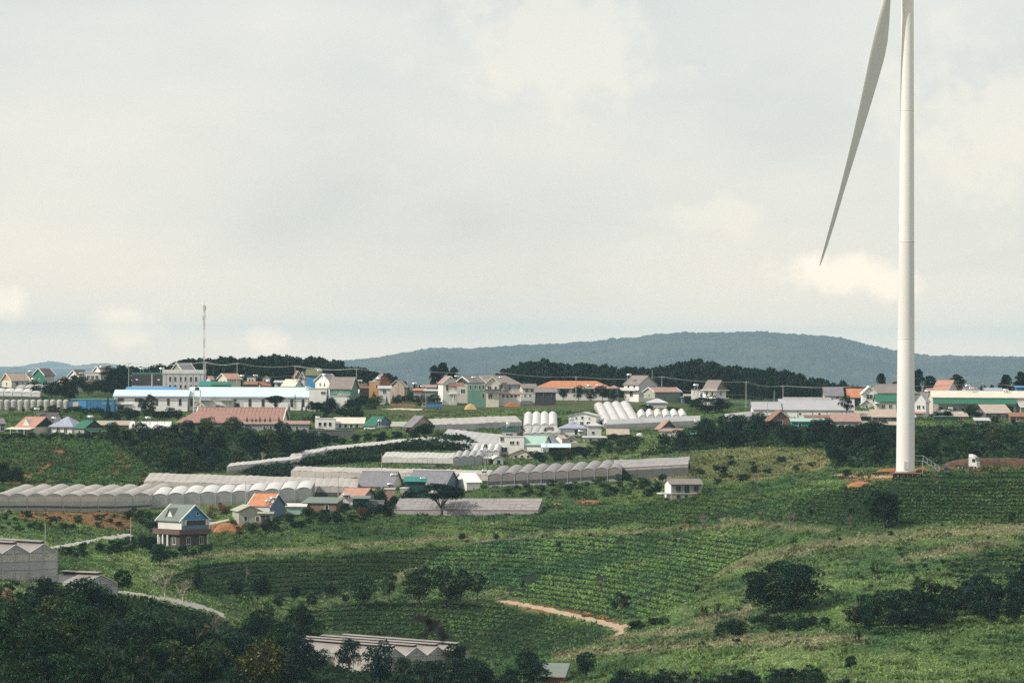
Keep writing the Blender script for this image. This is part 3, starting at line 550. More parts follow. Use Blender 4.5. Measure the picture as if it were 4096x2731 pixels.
def house(label, x0, x1, yb, wp, rp, roof='gx', yaw=0, dep=7, wc='white', rc='slate', wins=(), d=None, over=.45, endl=None, endr=None, trim=None, name='house', cat='house', group=None, th=.16, back=0, door=None, chim=None, pil=0, roofm=None, open_=None, frc='white'):
    xm = (x0 + x1) / 2; g_ = G(xm, yb); d = (g_ if d is None or (d < 1300 and 0 < g_ - d < 45) else min(d, g_)) + back; s = F / d; a = math.radians(yaw); span = (x1 - x0) / s
    w = max((span - dep * abs(math.sin(a))) / math.cos(a) - (over if abs(yaw) < 60 and roof != 'flat' else 0), 1.2); h = wp / s; rr = rp / s
    p = P(xm, yb, d); cx = p.x; cyy = p.y + (dep * math.cos(a) + w * abs(math.sin(a))) / 2
    gmin = min(gz(cx + i, cyy + j) for i in (-w / 2, 0, w / 2) for j in (-dep / 2, 0, dep / 2)); lo = min(-.4, gmin - p.z - .4)
    e = empty(name, (cx, cyy, p.z), a); tagobj(e, label, cat, group); X, Y = w / 2, dep / 2; wm = M(wc)
    HB.append((x0, x1, yb - wp - rp, yb, d, dep)); b = MB()
    if roof in ('gx', 'gy'):
        if roof == 'gx': prof = [(-Y, lo), (Y, lo), (Y, h), (0, h + rr), (-Y, h)]; A = [(-X, q[0], q[1]) for q in prof]; B = [(X, q[0], q[1]) for q in prof]
        else: prof = [(-X, lo), (X, lo), (X, h), (0, h + rr), (-X, h)]; A = [(q[0], -Y, q[1]) for q in prof]; B = [(q[0], Y, q[1]) for q in prof]
        f = [(0, 1, 2, 3, 4), (9, 8, 7, 6, 5)] + [(i, 5 + i, 5 + (i + 1) % 5, (i + 1) % 5) for i in range(5)]
        if roof == 'gx': f = [tuple(reversed(q)) for q in f]
        b.add(A + B, f)
    elif roof == 'shed': b.add([(-X,-Y,lo),(X,-Y,lo),(X,Y,lo),(-X,Y,lo),(-X,-Y,h),(X,-Y,h),(X,Y,h+rr),(-X,Y,h+rr)], [(0,3,2,1),(4,5,6,7),(0,1,5,4),(1,2,6,5),(2,3,7,6),(3,0,4,7)])
    else: b.box(-X, X, -Y, Y, lo, h)
    b.build('wall', wm, e)
    rm = roofm or M(rc); r = MB(); o = over
    if roof == 'gx':
        k = rr / Y; z = h - o * k
        r.slab((-X-o,-Y-o,z+th),(X+o,-Y-o,z+th),(X+o,0,h+rr+th),(-X-o,0,h+rr+th),th-.01); r.slab((-X-o,0,h+rr+th),(X+o,0,h+rr+th),(X+o,Y+o,z+th),(-X-o,Y+o,z+th),th-.01)
    elif roof == 'gy':
        k = rr / X; z = h - o * k
        r.slab((-X-o,Y+o,z+th),(-X-o,-Y-o,z+th),(0,-Y-o,h+rr+th),(0,Y+o,h+rr+th),th-.01); r.slab((0,Y+o,h+rr+th),(0,-Y-o,h+rr+th),(X+o,-Y-o,z+th),(X+o,Y+o,z+th),th-.01)
    elif roof == 'hip':
        hx = max(X - Y * .8, .15); E = [(-X-o,-Y-o,h),(X+o,-Y-o,h),(X+o,Y+o,h),(-X-o,Y+o,h)]; R = [(-hx,0,h+rr),(hx,0,h+rr)]
        r.add(E + R + [(q[0], q[1], q[2] - .18) for q in E], [(0,1,5,4),(1,2,5),(2,3,4,5),(3,0,4),(9,8,7,6),(0,6,7,1),(1,7,8,2),(2,8,9,3),(3,9,6,0)])
    elif roof == 'shed': r.slab((-X-o,-Y-o,h+th-o*rr/dep),(X+o,-Y-o,h+th-o*rr/dep),(X+o,Y+o,h+rr+th+o*rr/dep),(-X-o,Y+o,h+rr+th+o*rr/dep),th-.01)
    else: r.box(-X-.12, X+.12, -Y-.12, Y+.12, h+.005, h+max(rr,.15))
    ro = r.build('roof', rm, e)
    if chim: MB().box(chim * X - .3, chim * X + .3, -.3, .3, h + rr * .5, h + rr + 1.0).build('chimney', M('concrete'), ro)
    if roof == 'gx' and dep > 4:
        MB().box(-X - o, X + o, -.14, .14, h + rr + th - .04, h + rr + th + .07).build('ridge_cap', rm, ro)
    if trim:
        for sx in (-1, 1):
            t = MB()
            if roof == 'gx':
                for sy in (-1, 1): t.slab((sx*(X+o)-.12,sy*(Y+o),z+th+.06),(sx*(X+o)+.12,sy*(Y+o),z+th+.06),(sx*(X+o)+.12,0,h+rr+th+.06),(sx*(X+o)-.12,0,h+rr+th+.06),.34)
            elif roof == 'gy': t.slab((sx*(X+o),-Y-o-.12,z+th+.06),(sx*(X+o),-Y-o+.12,z+th+.06),(0,-Y-o+.12,h+rr+th+.06),(0,-Y-o-.12,h+rr+th+.06),.34)
            if t.V: t.build('barge_board', M(trim), ro)
    for end, sx in ((endl, -1), (endr, 1)):
        if end:
            g = MB(); q = sx * (X + .03); lo_ = h if end[0] == '^' else .05
            g.add([(q,-Y+.02,lo_),(q,Y-.02,lo_),(q,Y-.02,h),(q,0,h+rr-.05),(q,-Y+.02,h)] + [(q-sx*.05,-Y+.02,lo_),(q-sx*.05,Y-.02,lo_),(q-sx*.05,Y-.02,h),(q-sx*.05,0,h+rr-.05),(q-sx*.05,-Y+.02,h)],
                  [(0,1,2,3,4) if sx > 0 else (4,3,2,1,0), (9,8,7,6,5) if sx > 0 else (5,6,7,8,9)] + [(i, 5+i, 5+(i+1)%5, (i+1)%5) for i in range(5)])
            g.build('gable_wall', M(end.lstrip('^')), e)
    for q in range(pil):
        xx = -X + w * (q + .5) / pil; MB().box(xx - .09, xx + .09, -Y - .07, -Y - .005, .0, h).build('pilaster', M('concrete'), e)
    for q in wins: win(e, *q[:5], (w, dep, h), fr=frc)
    if door: win(e, *door, (w, dep, h), door=True, fr=frc)
    if open_:                                             # dark openings framed in the front wall
        for u, v, ww, hh in open_: win(e, 'f', u, v, ww, hh, (w, dep, h), fr='grey', glass=M('charcoal'), door=True)
    return e, (w, dep, h, rr, s)
HB = []
def row(n, v, w=1.1, h=1.3, f='f', a=.12, b=.88): return [(f, a + (b - a) * (i + .5) / n, v, w, h) for i in range(n)]
def attach(e, name, m, mb): return mb.build(name, m, e)
def awning(label, x0, x1, y0, y1, d, rc, dep=3.0, posts=True, base=None, name='awning', cat='awning', yaw=0):
    """free-standing sloped sheet on posts: near edge at picture row y1, far edge at y0"""
    d = min(d, G((x0 + x1) / 2, base) if base else d); s = F / d; p = P((x0 + x1) / 2, y1, d); w = (x1 - x0) / s; rise = (y1 - y0) / s; hgt_ = (base - y1) / s if base else 2.6
    e = empty(name, (p.x, p.y + dep / 2, p.z - hgt_), math.radians(yaw)); tagobj(e, label, cat); X, Y = w / 2, dep / 2
    MB().slab((-X,-Y,hgt_),(X,-Y,hgt_),(X,Y,hgt_+rise),(-X,Y,hgt_+rise),.12).build('roof', M(rc), e)
    lo = gz(p.x, p.y + dep / 2) - (p.z - hgt_) - .3
    for sx in (-1, 1):
        for sy in (-1, 1): MB().bar((sx * (X - .2), sy * (Y - .2), min(lo, -.3)), (sx * (X - .2), sy * (Y - .2), hgt_ + (rise if sy > 0 else 0) - .1), .09).build('post', M('grey'), e)
    return e
# ---- ridge, from the tan house to the warehouse
house('tan roofed house with an orange gable at the picture\'s edge', -1, 28, 387, 7, 7, 'gx', 35, 8, 'cream', 'tan', row(2, .55) + [('l', .5, .5, 1, 1.2)], endl='^yelloworange', trim='offwhite')
house('small brown roofed house beside the green gabled house', 25, 33, 384, 5, 5, 'gx', 35, 5, 'offwhite', 'brown', row(1, .5), back=12)
house('house with a bright green gable wall and charcoal roof', 31, 54, 383.5, 9, 6.5, 'gx', 40, 8, 'palegrey', 'darkroof', [('l', .5, .4, .9, 1.1)], endl='housegreen', trim='offwhite')
house('tiny cream gabled hut between the green and white houses', 56, 67.5, 383.5, 3, 3, 'gx', 40, 4, 'cream', 'tan', [('l', .5, .5, .7, .8)])
house('white gabled house with dark grey roof behind the hedge', 66, 89.5, 384, 8, 6, 'gx', 38, 8, 'white', 'darkroof', [('l', .5, .6, 1, 1.2), ('f', .6, .5, 1.1, 1.2)], trim='offwhite')
house('white flat roofed terrace block with balcony flowers', 84, 101, 381, 8.5, 1, 'flat', 0, 6, 'offwhite', 'palegrey', row(3, .5))
house('white house with brown roof and a tank on its ridge', 90, 114.5, 381, 8.5, 6.5, 'gx', 35, 8, 'white', 'brown', [('l', .5, .5, 1, 1.2)], trim='white', back=14)
house('low pale house with grey roof beside the dark clad block', 119, 133, 386, 4, 2, 'shed', 0, 5, 'cream', 'tin', row(2, .5))
house('gabled house with grey roof rising behind the grey office block', 170, 194.5, 379, 9, 7.5, 'gx', 35, 8, 'tan', 'slate', [('l', .4, .9, .8, .9), ('l', .65, .75, .8, .9)], trim='offwhite', d=1450)
e, q = house('dark grey clad warehouse block with a green roof edge', 131.8, 163, 388.5, 15, 1.2, 'flat', 0, 14, 'cream', 'housegreen', [], name='warehouse', cat='warehouse', d=1385)
for u0, u1 in ((-.5, .125), (.165, .5)): attach(e, 'cladding_panel', M('charcoal'), MB().box(q[0] * u0 + .05, q[0] * u1 - .05, -7.14, -7.01, 1.3, q[2] - .15))
for u in (-.34, .36): attach(e, 'vent', M('white'), MB().box(q[0] * u - .35, q[0] * u + .35, -7.2, -7.15, 3.1, 3.6))
attach(e, 'downpipe', M('white'), MB().box(q[0] * .145 - .1, q[0] * .145 + .1, -7.2, -7.01, .4, q[2]))
e, q = house('grey two storey office block with rows of barred windows', 162.6, 203.5, 389.5, 17, 3, 'flat', 0, 12, 'palegrey', 'offwhite', row(6, .64, .9, 1.7) + row(6, .2, .9, 1.3), d=1380, pil=6, name='office_block', cat='office')
attach(e, 'cornice', M('offwhite'), MB().box(-q[0]/2-.2, q[0]/2+.2, -6.22, -6.01, q[2]-.3, q[2]-.05))
house('low blue roofed shed strip before the grey office block', 126, 176, 391, 1.6, 2.2, 'shed', 0, 4, 'blue', 'blue', [], name='shed', cat='shed', d=1350)
e, q = house('long white warehouse wing with pale blue metal roof', 188.5, 309, 410, 14, 8.6, 'gx', 0, 16, 'white', 'paleblue', [('f', u, .55, .9, 2.4) for u in (.02, .385, .51, .62, .73, .86, .955)], name='warehouse', cat='warehouse', d=1290, frc='grey')
attach(e, 'fascia', M('lavender'), MB().box(-q[0]/2-.45, q[0]/2+.45, -8.62, -8.5, q[2]-.62, q[2]-.18))
for u in (.09, .265): attach(e, 'canopy', M('offwhite'), MB().box((u-.06)*q[0]-q[0]/2+2, (u+.05)*q[0]-q[0]/2+2, -10.3, -8.02, q[2]-1.3, q[2]-1.05))
attach(e, 'loading_door', M('offwhite'), MB().box(-q[0]/2+14, -q[0]/2+18.5, -8.1, -8.01, .1, 3.0))
e, q = house('white two storey warehouse end with lower pale blue roof', 113.5, 188, 410.5, 15, 5.4, 'gx', 0, 14, 'white', 'paleblue', [('f', .09, .76, 2.0, 1.2), ('f', .32, .76, 2.0, 1.2), ('f', .09, .2, 2.0, 1.4), ('f', .58, .6, .8, 2.2), ('f', .74, .6, .8, 2.2), ('f', .9, .6, .8, 2.2)], name='warehouse', cat='warehouse', d=1288, frc='grey')
attach(e, 'fascia', M('lavender'), MB().box(-q[0]/2-.45, q[0]/2+.45, -7.62, -7.5, q[2]-.62, q[2]-.18)); attach(e, 'balcony_slab', M('offwhite'), MB().box(-q[0]/2-.3, -q[0]/2+6.2, -7.6, -7.01, 2.2, 2.45))
e, q = house('bright blue corrugated shed wall with a yellow sign', 70.5, 114, 408.7, 9.4, .7, 'flat', 0, 6, 'containerblue', 'turquoise', [], name='shed', cat='shed', d=1318)
attach(e, 'door', M('blue'), MB().box(-5, -2.1, -3.08, -3.01, .1, 2.9)); sg = attach(e, 'sign', M('yellow'), MB().box(-q[0]/2+.8, -q[0]/2+2.8, -3.1, -3.01, .9, 2.5)); attach(sg, 'sign_panel', M('cream'), MB().box(-q[0]/2+.95, -q[0]/2+2.65, -3.13, -3.105, 1.05, 2.35)); attach(e, 'stripe', M('turquoise'), MB().box(3.2, q[0]/2-.5, -3.07, -3.01, 1.7, 2.3))
for i in range(13): attach(e, 'rib', M('containerblue'), MB().box(-q[0]/2+1+i*1.16-.05, -q[0]/2+1+i*1.16+.05, -3.06, -3.01, .1, 3.0))
for i in range(11):
    px = 0.6 + i * 6.55; d = 1322; s = F / d; p = P(px, 409, d); ords = ['first','second','third','fourth','fifth','sixth','seventh','eighth','ninth','tenth','eleventh']
    t = empty('storage_tank', p); tagobj(t, f'grey barrel shaped storage tank, {ords[10-i]} from the blue shed' if i < 10 else 'grey barrel shaped storage tank, first beside the blue shed', 'tank', 'row of grey storage tanks')
    MB().lathe([(.86, -1.0), (.90, .3), (1.02, 1.6), (1.05, 2.6), (.95, 3.1), (.62, 3.35), (.3, 3.42)], 14).build('body', mat('tank_grey', (.40, .39, .38), .75, .1, 1.5), t, True)
    for z, r_ in ((.9, .97), (1.9, 1.045), (2.7, 1.06)): MB().lathe([(r_, z - .05), (r_ + .04, z), (r_, z + .05)], 14).build('hoop', M('grey'), t)
    MB().lathe([(.3, 3.4), (.3, 3.52), (.2, 3.56)], 10).build('lid', M('darkgrey'), t)
# ---- houses between the office block and the orange hall
house('cream house with salmon roof below the pines', 216, 240.5, 385, 6.5, 5.2, 'gx', 30, 8, 'cream', 'salmon', [('l', .35, .5, .9, 1.1), ('l', .7, .5, .9, 1.1)], trim='offwhite', d=1420)
house('green roofed lean-to between the office block and salmon roofed house', 199, 217, 387.5, 2, 4, 'shed', 0, 6, 'darkgrey', 'teal', [], name='shed', cat='shed', d=1370)
house('teal walled lean-to under the salmon roofed house', 211, 231, 388, 3.5, 2.5, 'shed', 0, 4, 'teal', 'greenroof', [], name='shed', cat='shed', d=1350)
house('rusty tin shack behind the blue warehouse roof', 244, 257, 388, 4, 2.5, 'shed', 0, 5, 'brown', 'rust', [], name='shack', cat='shack', d=1360)
house('rust streaked low shack with pale ridge sheet', 257, 270.5, 388, 3, 3.5, 'gx', 15, 5, 'tinrust', 'rust', [], name='shack', cat='shack', d=1365)
house('small white flat block beside two tanks on stands', 247, 255, 382, 4.5, .5, 'flat', 0, 4, 'offwhite', 'palegrey', row(2, .5, .6, .8), d=1400)
house('low cream hut half hidden below the pine trees', 274, 284, 387, 5, 1.5, 'shed', 0, 5, 'cream', 'tin', row(1, .5), d=1410)
house('small house with cream sheet roof above the warehouse', 281.5, 302, 388.5, 3, 6.2, 'gx', -18, 8, 'offwhite', 'cream', [], d=1350)
house('brown timber house with steep twin gables below the pole', 292, 301.5, 381, 5.5, 5, 'gy', 10, 6, 'brown', 'rust', row(2, .5, .6, .9), trim='offwhite', d=1415)
house('white gabled house with balcony beside the timber house', 299.5, 308, 382, 6, 4.5, 'gy', -10, 6, 'offwhite', 'brown', row(2, .6, .6, 1), trim='offwhite', d=1405)
house('house with olive green roof and vivid blue side wall', 306, 319.5, 383, 8.5, 5.5, 'gx', 0, 6, 'blue', 'olive', [], d=1395)
house('turquoise gabled house behind the olive green roof', 310.5, 323.5, 383, 9, 6.2, 'gy', 20, 6, 'turquoise', 'olive', [('f', .5, .8, .8, .9)], d=1425, trim='mint')
house('white gabled house with slate roof above the white box', 314, 337.5, 388, 7.5, 7, 'gx', 42, 8, 'white', 'slate', [('l', .35, .5, .6, 1.1), ('l', .65, .5, .6, 1.1), ('f', .4, .3, .7, 1.4)], trim='offwhite', d=1370)
house('plain white box building with one dark slot window', 309, 328, 400, 11.5, .8, 'flat', 0, 6, 'white', 'palegrey', [('f', .75, .66, 1.6, .8)], d=1325)
e, q = house('long brown roofed house with sea green walls', 329, 357.5, 395, 7, 11, 'gx', -12, 11, 'seagreen', 'taupe', [('f', .28, .5, .5, .6), ('f', .55, .45, .5, .9)], d=1345, trim='tan')
house('white walled strip wall below the sea green house', 327, 347, 401, 5, .3, 'flat', 0, 2, 'white', 'offwhite', [], name='garden_wall', cat='wall', d=1325)
house('hut with shallow brown roof and one white wall', 351, 369.5, 392.5, 5, 4, 'gx', 28, 6, 'darkgrey', 'brown', [], endl='white', d=1370)
house('flat topped bright orange block with a white window', 369, 379.3, 391, 9.5, .6, 'flat', 0, 6, 'yelloworange', 'cream', [('f', .75, .55, .6, 1.1)], d=1368)
house('gabled house with burnt orange end wall and grey roof', 372.5, 390.5, 387, 6.5, 6.5, 'gx', -42, 8, 'taupe', 'taupe', [('f', .5, .5, .8, .9)], endr='rustorange', d=1405)
house('low white shed roofs between the orange and tan houses', 378, 391, 393, 5, 2, 'shed', 0, 4, 'offwhite', 'tin', row(1, .4), name='shed', cat='shed', d=1362)
house('tan gabled house with brown roof before the tall pine', 389, 407.5, 392.5, 6, 6.5, 'gx', 42, 8, 'tan', 'taupe', [], trim='tan', d=1375)
house('low orange roofed hut by the pole east of the tan house', 413, 424.5, 392.5, 2.4, 1.6, 'shed', 0, 4, 'grey', 'orange', [], name='hut', cat='hut', d=1375)
house('low corrugated hut beside the white pillared house', 424, 438, 394, 3.5, 1.2, 'shed', 0, 4, 'grey', 'tin', [], name='hut', cat='hut', d=1368)
e, q = house('white gabled house with reddish porch roof and white pillars', 437, 457.5, 393, 10.5, 6.5, 'gy', 12, 9, 'white', 'pinkroof', [('f', .3, .55, .8, 2.2)], trim='white', d=1350)
attach(e, 'porch_roof', M('redbrown'), MB().slab((-.5,-6.4,q[2]-1.0),(q[0]/2+2.4,-6.4,q[2]-1.0),(q[0]/2+2.4,-4.4,q[2]+.1),(-.5,-4.4,q[2]+.1),.12))
for u in (.15, .5, .8, 1.0): attach(e, 'pillar', M('white'), MB().box(u*q[0]/2+.4, u*q[0]/2+.75, -6.3, -5.9, -3.2, 0))
attach(e, 'terrace_slab', M('white'), MB().box(-.5, q[0]/2+2.2, -6.4, -4.52, -.25, 0))
house('house with dark timber gable edged in white', 453.5, 487, 394, 10.5, 7, 'gx', 45, 9, 'concrete', 'taupe', [('l', .5, .3, 2.2, 1.6)], endl='^darkwood', trim='white', d=1365)
e, q = house('green two storey house with four tall windows', 467.5, 485, 398, 15.5, .6, 'flat', 0, 7, 'seagreen', 'slate', [('f', .17, .72, .7, 1.6), ('f', .44, .72, .7, 1.6), ('f', .7, .72, .7, 1.6), ('f', .9, .72, .7, 1.6), ('f', .9, .18, .8, 1.8)], d=1335)
e, q = house('cream two storey house front with arched balcony windows', 485, 499.5, 398, 15, 6.5, 'gy', 0, 8, 'cream', 'taupe', [('f', .3, .62, 1.2, 2.0), ('f', .75, .62, .8, 1.8), ('f', .35, .14, 1.4, 1.6)], d=1334, trim='white')
attach(e, 'balcony', M('grey'), MB().box(-q[0]/2, q[0]/2+.3, -5.4, -4.02, q[2]*.44, q[2]*.44+.2)); attach(e, 'balcony_rail', M('darkgrey'), MB().box(-q[0]/2, q[0]/2+.3, -5.4, -5.34, q[2]*.44+.2, q[2]*.44+1.0))
house('big brown hipped roof house behind the green house', 463, 521, 392, 8.5, 8.5, 'hip', 0, 13, 'palegrey', 'taupe', row(6, .5, .8, 1.4), d=1385, over=.8)
house('small teal gabled wing beside the cream house front', 499.5, 509, 393.5, 6, 5, 'gy', -15, 6, 'bluegrey', 'taupe', row(2, .5, .8, 1.1), d=1360)
house('low white shop front with awning below the brown hipped roof', 498, 521, 397.5, 4, 1.6, 'shed', 0, 5, 'offwhite', 'pinkroof', row(4, .45, .9, .9), d=1338, name='shop', cat='shop')
house('small tan hut with brown roof beside the orange hall', 519, 537, 392, 4.5, 3.8, 'gx', 10, 6, 'cream', 'taupe', row(2, .4), d=1375)
e, q = house('long hall with orange tiled hipped roof', 537, 611, 393, 6, 6.5, 'hip', 0, 12, 'white', 'orange', row(9, .45, .9, 1.0), d=1385, name='hall', cat='hall', over=.8)
attach(e, 'gutter', M('white'), MB().box(-q[0]/2-.85, q[0]/2+.85, -6.95, -6.81, q[2]-.3, q[2]-.02))
e, q = house('dark open shed on posts below the orange hall', 534.5, 556.5, 397, 5.5, 3.6, 'gx', 0, 6, 'charcoal', 'taupe', [], d=1340, name='shed', cat='shed')
for u in (-.48, -.1, .3, .48): attach(e, 'post', M('bluegrey'), MB().box(u*q[0]-.1, u*q[0]+.1, -3.2, -3.02, 0, q[2]))
house('small house with brown roof at the end of the orange hall', 609, 619, 391.5, 4, 2.6, 'hip', 0, 5, 'palegrey', 'pinkroof', row(1, .5), d=1370)
# ---- right half of the ridge
e, q = house('tall white house with tan roof, balcony and big blank gable', 624, 658, 396.5, 12.5, 8.5, 'gx', -48, 9, 'white', 'taupe', [('f', .3, .78, .9, 1.6), ('f', .7, .78, .9, 1.6), ('f', .5, .25, 1.6, 2)], endr='palegrey', d=1360)  # pale grey gable end paints in the shade on the white wall
attach(e, 'balcony', M('white'), MB().box(-q[0]/2-.6, q[0]/2, -6.0, -4.52, q[2]*.5, q[2]*.5+.22)); attach(e, 'balcony_rail', M('offwhite'), MB().box(-q[0]/2-.6, q[0]/2, -6.0, -5.9, q[2]*.5+.22, q[2]*.5+1.05))
house('low hall with pinkish roof and pale green gable', 644, 681.5, 398, 6.5, 4.2, 'gx', 24, 9, 'greygreen', 'pinkroof', [('l', .5, .4, 1.2, 1.4)], endl='palegreen', trim='offwhite', d=1345, name='hall', cat='hall')
e, q = house('white villa with steep taupe roof and two balcony slabs', 703, 727.5, 402.5, 13, 9.4, 'gx', -35, 7, 'white', 'taupe', [('f', .3, .72, .7, 1.4), ('f', .75, .72, .7, 1.4), ('f', .4, .2, .7, 1.2), ('r', .5, .72, 1.0, 1.5)], endr='^brown', d=1330, name='villa')
for z in (q[2] - .1, q[2] * .38): attach(e, 'balcony_slab', M('white'), MB().box(-q[0]/2-.2, q[0]/2+1.6, -4.9, -3.52, z - .12, z + .1)); attach(e, 'balcony_slab', M('white'), MB().box(q[0]/2+.02, q[0]/2+1.6, -3.5, 3.2, z - .12, z + .1))
house('bright white flat wing joined to the villa', 692, 706, 399, 9.5, .6, 'flat', 0, 5, 'white', 'tan', [('f', .65, .45, .6, 1.1)], d=1336)
e, q = house('round plastic tent with low pointed roof above red soil', 647.5, 667.5, 407.5, 5.5, 4, 'hip', 0, 7, 'palegrey', 'palegrey', [], d=1290, name='tent', cat='tent')
house('small brown gabled hut below the arched greenhouse', 656, 678, 431, 3, 8, 'gy', 12, 6, 'darkgrey', 'pinkroof', [('f', .5, .9, 1.0, .8)], trim='tan', d=1195, name='hut', cat='hut')
house('white box house with pinkish lean-to roof', 659, 684.5, 437, 6.2, 2.0, 'shed', -18, 6, 'white', 'pinkroof', [], d=1165)
house('low green roofed shed beside the white box house', 683, 697, 437, 3, 2.4, 'shed', 0, 5, 'darkgrey', 'greenroof', [], d=1175, name='shed', cat='shed')
house('tin roofed shed with dark green doors', 607, 629, 439.5, 5.5, 4.4, 'shed', 0, 5, 'darkteal', 'tinrust', [], d=1160, name='shed', cat='shed', door=('f', .4, .45, 1.6, 1.3))
p = P(639.5, 439, 1160); t = empty('grain_tank', p); tagobj(t, 'squat off white tank beside the tin roofed shed', 'tank'); MB().lathe([(.9, -.6), (1.05, .6), (1.05, 1.4), (.7, 1.85), (.15, 2.05)], 14).build('body', M('offwhite'), t, True); MB().lathe([(1.06, .9), (1.1, .95), (1.06, 1.0)], 14).build('hoop', M('grey'), t)
e, q = house('long white industrial hall with lilac grey roof and ridge vent', 779, 858.5, 417.5, 8, 10, 'gx', -4, 20, 'white', 'slate', [('f', .28, .5, .7, .7), ('f', .54, .5, .7, .7)], d=1268, name='hall', cat='hall', roofm=mat('lilac_sheet', (.36, .355, .39), .5, .08, .3))
attach(e, 'ridge_vent', M('tin'), MB().box(-q[0]/2+1, q[0]/2-7, -.8, .8, q[2]+q[3]-.1, q[2]+q[3]+.75))
for i in range(6): attach(e, 'pilaster', M('grey'), MB().box(-q[0]/2+1.2+i*4.7-.1, -q[0]/2+1.2+i*4.7+.1, -10.1, -10.01, 0, q[2]))
e, q = house('lower white wing of the industrial hall with lilac roof', 752.5, 781, 418.5, 9.5, 7, 'gx', 0, 13, 'white', 'slate', [], d=1262, name='hall', cat='hall', roofm=mat('lilac_sheet', (.3, .3, .3)))
for i in range(2): attach(e, 'pilaster', M('grey'), MB().box(-q[0]/2+.2+i*4.2-.1, -q[0]/2+.2+i*4.2+.1, -6.6, -6.51, 0, q[2]))
house('rusty gabled hut with brown end before the industrial hall', 765, 793, 426, 5.5, 10, 'gy', 8, 7, 'brown', 'rust', [('f', .5, .8, 1.4, 1.0)], trim='tinrust', d=1205, name='hut', cat='hut')
house('teal walled shop with a thin mint roof', 791, 825, 429, 8, 2.4, 'shed', 0, 5, 'teal', 'mint', [('f', .25, .5, .8, 1.6), ('f', .85, .6, 1.8, 1.0)], d=1195, name='shop', cat='shop')
house('long brown roofed shed between the hall and teal shop', 805, 834, 421, 4, 1.8, 'shed', 0, 4, 'offwhite', 'redbrown', [], d=1240, name='shed', cat='shed')
house('grey walled shack with flat grey brown roof', 832, 861, 429.5, 8.5, 6.6, 'shed', 0, 8, 'grey', 'pinkroof', row(3, .4, .8, .8), d=1200, name='shack', cat='shack')
house('small pale shack with rounded tarpaulin roof', 823, 846, 429.5, 6.5, 3, 'hip', 0, 5, 'greygreen', 'offwhite', row(3, .35, .8, .8), d=1190, name='shack', cat='shack')
house('shack with mint tin roof edge behind the slender tree', 856, 873, 420, 4, 4.5, 'shed', 0, 6, 'darkteal', 'tinrust', [], d=1225, name='shack', cat='shack')
e, q = house('grey house with arched porch and brown doors', 855.5, 878, 432.5, 7, 4.6, 'hip', 0, 6, 'grey', 'concrete', [], d=1185, open_=[(.35, .35, 1.3, 1.6), (.65, .35, 1.3, 1.6)])
house('rust patched tin roof shack beside the turbine tower', 872, 897, 421, 4.5, 6.5, 'shed', 0, 7, 'darkgrey', 'tinrust', row(2, .4), d=1222, name='shack', cat='shack')
house('lower dark shack below the rust patched roof', 878, 898, 430.5, 6, 2.5, 'shed', 0, 5, 'bluegrey', 'tinrust', row(2, .4), d=1192, name='shack', cat='shack')
house('house with dark slate roof above the industrial hall', 824, 843.5, 399.5, 4.5, 8, 'gx', 0, 8, 'cream', 'slate', row(2, .4), d=1360)
house('house with bright orange tiled roof behind the slender tree', 847.5, 866, 400.5, 4, 8, 'gx', 0, 8, 'darkteal', 'orange', [], d=1355)
e, q = house('white house with pediment gable and pillars', 862, 877, 402.5, 10, 6.6, 'gy', 0, 7, 'white', 'white', [('f', .5, .62, 2.2, 1.6)], d=1335, trim='white')
house('big taupe hipped roof villa half behind the turbine tower', 866, 918, 402, 9.5, 9, 'hip', 0, 12, 'cream', 'taupe', row(6, .6, 1, 1.2), d=1365, over=.8, name='villa')
house('tiny white gabled hut beside the leaning tank', 861, 872, 407.5, 4, 4, 'gy', 0, 4, 'offwhite', 'tin', [('f', .5, .4, .6, .8)], d=1300, name='hut', cat='hut')
house('cream hall with dark green roof just before the tower', 876, 905, 410, 9, 6.5, 'gx', 0, 9, 'cream', 'greenroof', row(3, .45), d=1300, name='hall', cat='hall')
e, q = house('narrow white house with orange awning beside the tower', 913, 932.5, 417, 16.5, 8.5, 'gy', -14, 8, 'white', 'palegrey', [('f', .35, .62, .5, 1.2), ('f', .5, .62, .5, 1.2), ('f', .8, .62, .6, 1.0)], d=1262)
attach(e, 'awning', M('salmon'), MB().slab((-q[0]/2,-5.2,q[2]*.26),(q[0]/2-.4,-5.2,q[2]*.26),(q[0]/2-.4,-4.02,q[2]*.36),(-q[0]/2,-4.02,q[2]*.36),.1))
house('house with salmon pink roof and little dormer gable', 934, 961, 395, 5.5, 9.6, 'gx', -30, 9, 'offwhite', 'salmon', [('f', .5, .4, .9, 1)], d=1390, trim='tan')
e, q = house('long hall with cream roof over a dark green awning roof', 932, 1034, 414, 17, 6, 'gx', 0, 12, 'cream', 'cream', [('f', .16, .28, 2.0, 1.0), ('f', .30, .28, .8, .9), ('f', .22, .28, .9, 1.0)], d=1300, name='hall', cat='hall')
attach(e, 'lower_roof', M('greenroof'), MB().slab((-q[0]/2,-9.2,q[2]-2.0),(q[0]*.32,-9.2,q[2]-2.0),(q[0]*.32,-6.02,q[2]-.2),(-q[0]/2,-6.02,q[2]-.2),.14)); attach(e, 'door', M('darkteal'), MB().box(-1.5, q[0]*.3, -6.12, -6.01, 0, q[2]*.5))
house('grey gabled shed at the end of the green awning hall', 1012, 1040, 414, 7.5, 7, 'gx', 20, 8, 'concrete', 'tin', [], d=1270, name='shed', cat='shed')
house('blue painted shed before the trees at the picture\'s edge', 1016, 1036, 393, 6, 1, 'shed', 0, 5, 'containerblue', 'blue', [], d=1370, name='shed', cat='shed')
